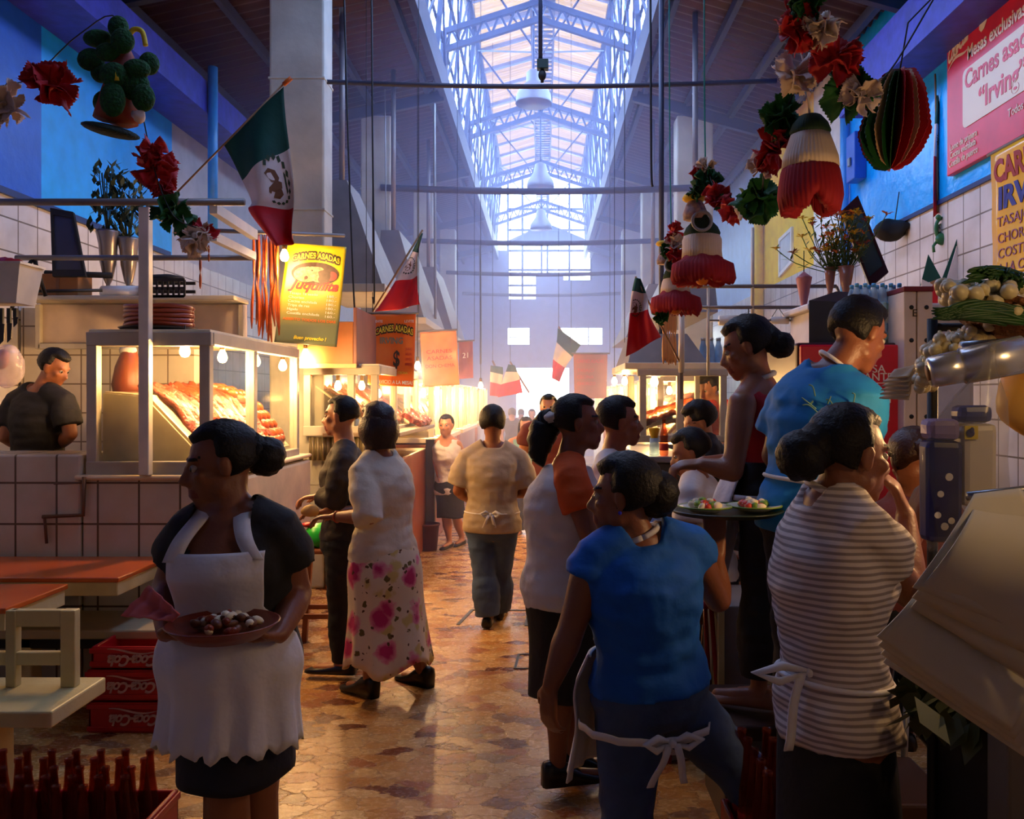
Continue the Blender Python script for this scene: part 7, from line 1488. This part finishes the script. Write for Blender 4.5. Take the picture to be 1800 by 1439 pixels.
p.top(mat('pale_knit', (216, 204, 180), .8, bump=.3, bs=20), .03, .99, 1.28, .016, 1.05, 1.08, flare=.012, shr=1.3); p.skirt(floral(), (684, 1160), (.245, .22), .06, 8, 1.1); p.shoes(M_shoe, .05)
g = G(); w = p.J['wL']; e = p.J['eL']; x, y, z = frame(w - e); g.tube([w + (e - w) * .08 + (x * math.cos(a) + y * math.sin(a)) * .03 for a in [2 * PI * k / 20 for k in range(21)]], .004, 6); g.build('bracelet', mat('red_gold_bead', (180, 70, 40), .3), p.root)
# ------------------------------------------------------------ man in dark shirt at the gap between stalls
p = Person('man in dark shirt facing left behind the woman in floral skirt', 5.1, dict(head=(598, 732), neck=(607, 784), sL=(604, 812, -.18), sR=(604, 812, .18), eL=(590, 880, -.22), wL=(562, 872, -.1), eR=(590, 880, .22), wR=(560, 872, .1),
    hL=(604, 955, -.08), hR=(604, 955, .08), kL=(600, 1068, -.07), kR=(604, 1068, .1), aL=(606, 1162, -.08), aR=(612, 1160, .12)), (-1, .12), (-1, .15, -.02), 1.66, 1.0, M_skin_l, .010)
p.body((((-1, .1, -.1), (0, 0, -1), .6), ((-1, 0, -.1), (0, 0, -1), .6))); p.hair('short'); p.top(M_cl_darkshirt, .05, .99, 1.75, .016); p.pants(M_cl_black); p.shoes(M_shoe)
# ------------------------------------------------------------ man walking away down the aisle
p = Person('man in beige shirt and jeans walking away down the aisle', 6.2, dict(head=(866, 744), neck=(867, 784), sL=(822, 804), sR=(912, 806), eL=(806, 862, .0), wL=(828, 880, .2), eR=(924, 864, .02), wR=(896, 868, .2),
    hL=(846, 930), hR=(884, 930), kL=(852, 1010, -.02), kR=(879, 1008, .1), aL=(857, 1082, -.05), aR=(878, 1068, .2)), (.1, 1), (.05, 1, -.02), 1.6, 1.12, M_skin, .011)
p.body(); p.hair('short', k=1.12); p.top(M_cl_beige, -.02, .985, .85, .018, 1.06, 1.1, flare=.006, shr=1.5); p.pants(M_cl_jean, infl=.02, flare=1.35); p.shoes(M_shoe)
b = p.ring(.2, .03); g = G(); c = [b[0] + b[1] * (b[3] * math.cos(a)) + b[2] * (b[4] * math.sin(a)) for a in [PI + PI * k / 16 for k in range(17)]]
g.tube(c, .006, 6); o = g.build('apron_tie', M_cl_white, p.root); p.bow(o, c[8], M_cl_white, k=.8)
g = G(); a, e = p.J['sL'], p.J['eL']
g = G()
for sd in 'LR':
    a, e = p.J['s' + sd], p.J['e' + sd]; x, y, z = frame(e - a); c = a.lerp(e, .25); g.tube([c + (x * math.cos(t) + y * math.sin(t)) * .079 for t in [2 * PI * k / 20 for k in range(21)]], .006, 6)
g.build('sleeve_stripe', mat('yellow_black_stripe', (190, 140, 30), .7), p.root)
# ------------------------------------------------------------ woman in white tank top further down
p = Person('woman in white sleeveless top standing by the second counter', 9.4, dict(head=(784, 748), neck=(784, 770), sR=(770, 779), sL=(804, 781), eR=(766, 810), wR=(772, 838, -.05), eL=(818, 806, .05), wL=(812, 838, .1),
    hR=(780, 868), hL=(800, 868), kR=(785, 912), kL=(803, 912, .15), aR=(790, 950, -.05), aL=(812, 945, .25)), (-.35, -1), (-.2, -1, 0), 1.46, 1.0, M_skin_l, .012)
p.body(); p.hair('bun', bun=(-.11, 0, .02, .04)); p.top(M_cl_white, .0, .97, 0, .014, 1.05, 1.1, scoop=(.09, .07)); p.skirt(M_cl_black, (793, 908), (.15, .14), .01, 7); p.shoes(M_shoe)
# ------------------------------------------------------------ ponytail woman in white smock
p = Person('woman with long ponytail and white smock facing right', 3.65, dict(head=(1016, 744), neck=(999, 812), sR=(1004, 842, -.16), sL=(1004, 840, .17), eR=(1032, 930, -.2), wR=(1062, 1000, -.15), eL=(1045, 930, .2), wL=(1075, 995, .15),
    hR=(985, 1050, -.08), hL=(990, 1050, .08), kR=(984, 1195, -.07), kL=(1000, 1195, .07), aR=(980, 1348, -.08), aL=(1010, 1332, .1)), (.97, .25), (1, .05, .02), 1.62, 1.05, M_skin_d, .009)
p.body(((( .5, 0, -1), (-.3, .5, 0), .5), ((.5, 0, -1), (-.3, -.5, 0), .5)))
def tail(g, p=p):
    c = catmull([p.hp(-.10, 0, .02), P(962, 745, 3.68), P(950, 775, 3.66), P(946, 815, 3.64)], 6); n = len(c)
    g.tube([q + V((.004 * math.sin(i * 2), 0, 0)) for i, q in enumerate(c)], [.03 + .034 * math.sin(PI * min(1, i / n * 1.1 + .05)) ** .7 for i in range(n)], 14)
p.hair('pony', extra=tail)
g = G(); q = p.hp(-.115, -.02, .03); g.ell(q, (.03, .03, .026), None, 14, 10).jit(.01, 30); g.build('hair_tie', mat('white_scrunchie', (200, 196, 190), .7), p.root)
p.top(M_cl_orange, .3, .97, .62, .010, name='undershirt', shr=1.2); p.top(M_cl_white, -.28, .975, 0, .02, 1.0, 1.12, flare=.022, name='smock')
p.skirt(M_cl_black, (990, 1215), (.15, .14), .01, 7); p.shoes(M_shoe, .03)
# ------------------------------------------------------------ young man beside her
p = Person('short haired young man in white behind the ponytail woman', 4.15, dict(head=(1090, 742), neck=(1074, 806), sR=(1066, 832, -.17), sL=(1078, 828, .17), eR=(1078, 920, -.22), wR=(1128, 950, -.15), eL=(1090, 920, .22), wL=(1132, 945, .15),
    hR=(1075, 1030, -.08), hL=(1080, 1030, .08), kR=(1110, 1165, -.1), kL=(1090, 1165, .1), aR=(1178, 1310, -.22), aL=(1100, 1290, .1)), (.95, .2), (1, .1, -.02), 1.62, 1.0, M_skin, .010)
p.body(); p.hair('short', k=1.04); p.top(M_cl_white, .05, .985, .6, .014); p.pants(M_cl_navy); p.shoes(mat('grey_canvas', (170, 166, 160), .7), sole=mat('white_rubber', (225, 222, 215), .5), name='sneaker')
# ------------------------------------------------------------ woman in bright blue with a tray
p = Person('woman in bright blue shirt and jeans lifting a tray of plates', 2.6, dict(head=(1096, 872), neck=(1122, 945), sL=(1044, 985, -.04), sR=(1212, 962, .05), eL=(1004, 1105, -.06), wL=(968, 1205, -.1), eR=(1262, 1052, .12), wR=(1260, 985, .2),
    hL=(1108, 1235), hR=(1180, 1228, .04), kL=(1102, 1430, -.06), kR=(1288, 1340, .04), aL=(1108, 1610, 0), aR=(1398, 1465, .0)), (-.2, 1), (-.95, .28, -.05), 1.58, 1.1, M_skin_d, .0075)
p.body((((-.1, 0, -1), (.6, .5, 0), .5), ((0, .35, .9), (0, -.8, .5), .1)))
p.hair('bun', bun=(-.095, -.02, .005, .072), k=1.09)
p.top(M_cl_blue, .1, .975, .26, .014, 1.03, 1.08, shr=1.18, wr=.008); p.pants(M_cl_jean, infl=.012, flare=1.25)
o = p.apron(M_cl_apron, (1130, 1370), (.2, .18), .3, 1, 2.7, 0, straps=False, bow=True, low=.14, out=.03)
p.collar(M_cl_apron, .068, .009, .012, 'neck_strap', o)
g = G(); g.ell(p.hp(-.004, .086, -.04), .006, None, 10, 7); g.build('earring', mat('blue_stone', (60, 60, 220), .1), p.root)
W5 = p
# ------------------------------------------------------------ woman in red halter top on the step
p = Person('woman in red halter top with white apron standing on the step', 3.4, dict(head=(1312, 612), neck=(1336, 672), sL=(1304, 712, -.15), sR=(1346, 700, .15), eL=(1288, 828, -.24), wL=(1236, 816, -.2), eR=(1290, 815, .2), wR=(1236, 812, .1),
    hL=(1345, 868, -.08), hR=(1352, 868, .08), kL=(1338, 1050, -.07), kR=(1362, 1050, .07), aL=(1334, 1208, -.06), aR=(1372, 1205, .08)), (-.88, .36), (-.9, .22, -.3), 1.55, 1.02, M_skin, .009)
p.body((((-1, .1, 0), (0, .3, -1), .8), ((-1, 0, 0), (0, 0, -1), .8))); p.hair('bun', bun=(-.13, 0, -.03, .052), k=1.05)
p.top(M_cl_red, .05, .88, 0, .012); p.pants(M_cl_black, infl=.018, leg=.86, flare=1.3); p.apron(M_cl_apron, (1296, 1040, -.03), (.16, .15), .5, .8, 2.2, 0, straps=False, bow=False, low=.22)
p.collar(M_cl_white, .066, .010, .022, 'halter_strap')
p.shoes(mat('tan_sandal', (150, 96, 66), .5), .0, name='sandal')
W6 = p
# ------------------------------------------------------------ young man in turquoise blue tee
p = Person('tall young man in turquoise blue tee bending his head', 2.9, dict(head=(1510, 588), neck=(1464, 648), sL=(1392, 700, .08), sR=(1478, 706, -.08), eL=(1360, 800, .14), wL=(1396, 850, .32), eR=(1494, 815, .0), wR=(1515, 850, .25),
    hL=(1402, 930), hR=(1458, 930), kL=(1402, 1130, .0), kR=(1452, 1130, .05), aL=(1408, 1340), aR=(1452, 1336, .06)), (.45, .9), (.84, .35, -.38), 1.68, 1.02, M_skin_d, .009)
p.body(); p.hair('short', k=1.03); p.top(M_cl_tee, -.03, .985, .62, .018, 1.06, 1.12, shr=1.35, wr=.008); p.pants(M_cl_black, infl=.014); p.shoes(M_shoe)
g = G(); b = p.ring(.28, .022, 1.06, 1.12); c = [b[0] + b[1] * (b[3] * math.cos(a)) + b[2] * (b[4] * math.sin(a)) for a in [2 * PI * k / 32 for k in range(33)]]; g.tube(c, .007, 6); o = g.build('apron_tie', M_cl_white, p.root); p.bow(o, c[22], M_cl_white)
p.collar(M_cl_white, .064, .008, .02, 'white_collar')
def at(px, py): return p.ring(.55)
g = G(); rr = random.Random(5)
for k in range(26):
    t = rr.uniform(.38, .8); a = -PI / 2 + rr.uniform(-.75, -.05); c, l, f, rx, ry = p.ring(t, .0265, 1.06, 1.12); q = c + l * (rx * math.cos(a)) + f * (ry * math.sin(a)); q2 = q + V((rr.uniform(-.05, .05), 0, rr.uniform(-.04, .04)))
    m_ = q.lerp(q2, .5) + V((rr.uniform(-.02, .02), -.004, .012)); g.tube(catmull([q, m_, q2], 4), .0022, 5)
g.build('faded_back_print', mat('olive_print', (92, 132, 120), .8), p.root)
# ------------------------------------------------------------ woman in white striped shirt, front right
def striped():
    m = mat('striped_white_cotton', (214, 202, 194), .8, var=0, bump=.3, bs=18); N, L, b = nodes_of(m); tc = N.new('ShaderNodeTexCoord'); sp = N.new('ShaderNodeSeparateXYZ'); L.new(tc.outputs['Object'], sp.inputs[0])
    w = N.new('ShaderNodeMath'); w.operation = 'MULTIPLY'; w.inputs[1].default_value = 2 * PI / .0155; L.new(sp.outputs[2], w.inputs[0]); sn = N.new('ShaderNodeMath'); sn.operation = 'SINE'; L.new(w.outputs[0], sn.inputs[0])
    r = N.new('ShaderNodeValToRGB'); r.color_ramp.elements[0].position = .42; r.color_ramp.elements[0].color = (*lin((214, 202, 196)), 1); r.color_ramp.elements[1].position = .75; r.color_ramp.elements[1].color = (*lin((150, 136, 134)), 1)
    mr = N.new('ShaderNodeMapRange'); mr.inputs[1].default_value = -1; L.new(sn.outputs[0], mr.inputs[0]); L.new(mr.outputs[0], r.inputs[0]); L.new(r.outputs[0], b.inputs['Base Color']); return m
p = Person('woman in white striped shirt eating at the front right', 2.1, dict(head=(1494, 800), neck=(1458, 880), sR=(1512, 930, -.12), sL=(1424, 915, .12), eR=(1598, 1040, .0), wR=(1592, 905, .12), eL=(1560, 1010, .3), wL=(1610, 935, .3),
    hR=(1490, 1290, -.07), hL=(1458, 1290, .08), kR=(1515, 1520, -.02), kL=(1440, 1520, .08), aR=(1520, 1825, 0), aL=(1440, 1815, .1)), (.72, .62), (.95, .28, -.1), 1.6, .95, M_skin_d, .0075)
p.body((((0, 0, 1), (.5, 0, 0), .6), ((-.35, .05, 1), (-.6, .3, 0), .9)))
p.hair('bun', bun=(-.135, .0, -.012, .062)); p.top(striped(), .02, .985, .5, .016, 1.03, 1.04, flare=.012, wr=.008, shr=1.3); p.skirt(M_cl_black, (1482, 1700), (.19, .18), .006, 6, .45, .1, top_infl=.0); p.shoes(M_shoe)
g = G(); b = p.ring(.24, .020, 1.0, 1.06); c = [b[0] + b[1] * (b[3] * math.cos(a)) + b[2] * (b[4] * math.sin(a)) + UP * (-.02 * math.cos(a - 1)) for a in [2 * PI * k / 32 for k in range(33)]]; g.tube(c, .007, 6); o = g.build('apron_tie', M_cl_apron, p.root)
p.bow(o, P(1428, 1180, 2.0), M_cl_apron, V((1, .2, 0)), 1.5)
p.collar(MATS['striped_white_cotton'], .066, .010, .016, 'shirt_collar')
W7 = p
# ------------------------------------------------------------ workers and customers at the right stall
p = Person('worker in coral shirt reaching across the right meat case', 7.25, dict(head=(1246, 682), neck=(1262, 712), sR=(1243, 722, -.05), sL=(1292, 724, .05), eR=(1216, 738, -.22), wR=(1184, 738, -.38), eL=(1296, 770, .0), wL=(1285, 800, -.1),
    hR=(1262, 830, .1), hL=(1294, 830, .1), kR=(1262, 920, .1), kL=(1294, 920, .1), aR=(1262, 1020, .1), aL=(1294, 1020, .1)), (-.5, -.85), (-.75, -.5, -.4), 1.58, 1.0, M_skin_l, .012)
p.body(); p.hair('short', k=1.1); p.top(M_cl_coral, .05, .98, .6, .014); p.pants(M_cl_navy)
p = Person('seated customer in black at the right stall counter', 5.3, dict(head=(1228, 742), neck=(1240, 772), sR=(1226, 792, .15), sL=(1246, 792, -.15), eR=(1215, 850, .15), wR=(1180, 846, .1), eL=(1240, 856, -.18), wL=(1195, 850, -.1),
    hR=(1262, 930, .1), hL=(1262, 930, -.1), kR=(1150, 935, .1), kL=(1150, 935, -.1), aR=(1152, 1060, .1), aL=(1152, 1060, -.1)), (-1, .1), (-.9, -.1, -.35), 1.6, 1.0, M_skin_l, .012)
p.body(); p.hair('short', k=1.12); p.top(M_cl_black, .05, .98, .6, .014); p.pants(M_cl_navy); p.shoes(M_shoe); M6 = p
p = Person('seated customer in white tee hunched below the woman in red', 4.5, dict(head=(1212, 796), neck=(1224, 838), sL=(1212, 872, -.16), sR=(1240, 866, .16), eL=(1208, 950, -.2), wL=(1170, 940, -.1), eR=(1225, 945, .2), wR=(1180, 935, .1),
    hL=(1250, 1030, -.1), hR=(1250, 1030, .1), kL=(1135, 1040, -.1), kR=(1135, 1040, .1), aL=(1140, 1180, -.1), aR=(1140, 1180, .1)), (-1, .25), (-.95, .1, -.3), 1.6, 1.05, M_skin, .012)
p.body(); p.hair('short', k=1.06); p.top(M_cl_white, .05, .985, .6, .016); p.pants(M_cl_navy); p.shoes(M_shoe); M7 = p
p = Person('diner in maroon with head down behind the woman in striped shirt', 3.3, dict(head=(1604, 812), neck=(1612, 866), sL=(1572, 900, .05), sR=(1650, 900, -.05), eL=(1560, 985, .0), wL=(1590, 940, .15), eR=(1662, 985, -.05), wR=(1640, 960, .15),
    hL=(1590, 1080), hR=(1640, 1080), kL=(1590, 1100, .35), kR=(1640, 1100, .35), aL=(1590, 1280, .32), aR=(1640, 1280, .32)), (.1, 1), (.0, 1, -.4), 1.58, 1.0, M_skin_d, .012)
p.body(); p.hair('bun', M_hair_b, bun=(-.11, 0, .02, .04), k=1.08); p.top(M_cl_maroon, .05, .98, .6, .014); p.pants(M_cl_black); p.shoes(M_shoe); W10 = p
# ------------------------------------------------------------ butcher behind the tiled ledge
p = Person('butcher in black tee working behind the tiled ledge', 5.75, dict(head=(96, 646), neck=(72, 684), sL=(28, 706, .08), sR=(112, 706, -.06), eL=(10, 768, .0), wL=(48, 790, .18), eR=(124, 762, -.08), wR=(102, 786, .12),
    hL=(48, 850, .1), hR=(92, 850, .1), kL=(48, 960, .1), kR=(92, 960, .1), aL=(48, 1104, .1), aR=(92, 1104, .1)), (.35, .9), (.86, -.1, -.42), 1.66, 1.1, M_skin, .011)
p.body(); p.hair('short', k=1.04); p.top(M_cl_black, .02, .985, .75, .016, shr=1.3); p.pants(M_cl_navy); p.shoes(M_shoe)
# ------------------------------------------------------------ people far down the aisle
def stander(label, px, py, d, hh, top_m, hair='short', fwd=(0, -1), sleeve=.5, leg=None, hm=None, bun=None):
    """a person standing upright, head centre at that pixel"""
    u = F / d * hh; top = py - .07 * u; q = lambda x, y, o=0: (px + x * u, top + (1 - y) * u, o)
    sg = 1 if fwd[1] < 0 else -1
    p = Person(label, d, dict(head=q(0, .93), neck=q(0, .835), sL=q(.12 * sg, .80), sR=q(-.12 * sg, .80), eL=q(.15 * sg, .63), wL=q(.14 * sg, .49, -.04), eR=q(-.15 * sg, .63), wR=q(-.14 * sg, .49, -.04), hL=q(.055 * sg, .51), hR=q(-.055 * sg, .51), kL=q(.055 * sg, .28), kR=q(-.055 * sg, .28), aL=q(.055 * sg, .045), aR=q(-.055 * sg, .045)), fwd, (fwd[0], fwd[1], 0), hh, 1.0, M_skin_l, .016)
    p.body(); p.hair(hair, hm, bun=bun); p.top(top_m, .05, .98, sleeve, .016); p.pants(leg or M_cl_navy); p.shoes(M_shoe); return p
stander('woman in maroon top whose face shows behind the long ponytail', 964, 716, 8.0, 1.66, M_cl_maroon, 'bun', (-.1, -1), bun=(-.1, 0, .03, .04))
stander('long haired woman in pale teal top far down the aisle', 924, 750, 10.4, 1.42, M_cl_teal, 'long', (-.2, -1), 0)
stander('dark clothed person walking away beyond the long haired woman', 900, 727, 18.0, 1.44, M_cl_navy, 'short', (0, 1))
stander('person in black near the far doorway, beside the pale man', 935, 728, 19.5, 1.42, M_cl_black, 'short', (0, -1))
stander('person in pale shirt near the far doorway', 916, 727, 21.0, 1.38, M_cl_beige, 'short', (0, 1))
# stools under the seated customers
for pp, lb in ((M6, 'tall stool under the seated customer in black'), (M7, 'tall stool under the seated customer in white tee'), (W10, 'stool under the diner in maroon')):
    c = V((pp.pel.x, pp.pel.y, 0)); z = pp.pel.z - .14; r = empty('bar_stool', c, lb, 'stool'); G().lathe(c + V((0, 0, z - .03)), [(.14, 0), (.15, .01), (.15, .025), (.13, .03)], 20).build('seat', M_wood, r)
    for k in range(4): a = PI / 4 + k * PI / 2; G().tube([c + V((math.cos(a) * .17, math.sin(a) * .17, 0)), c + V((math.cos(a) * .1, math.sin(a) * .1, z - .03))], .013, 8).build('leg', M_steel, r)
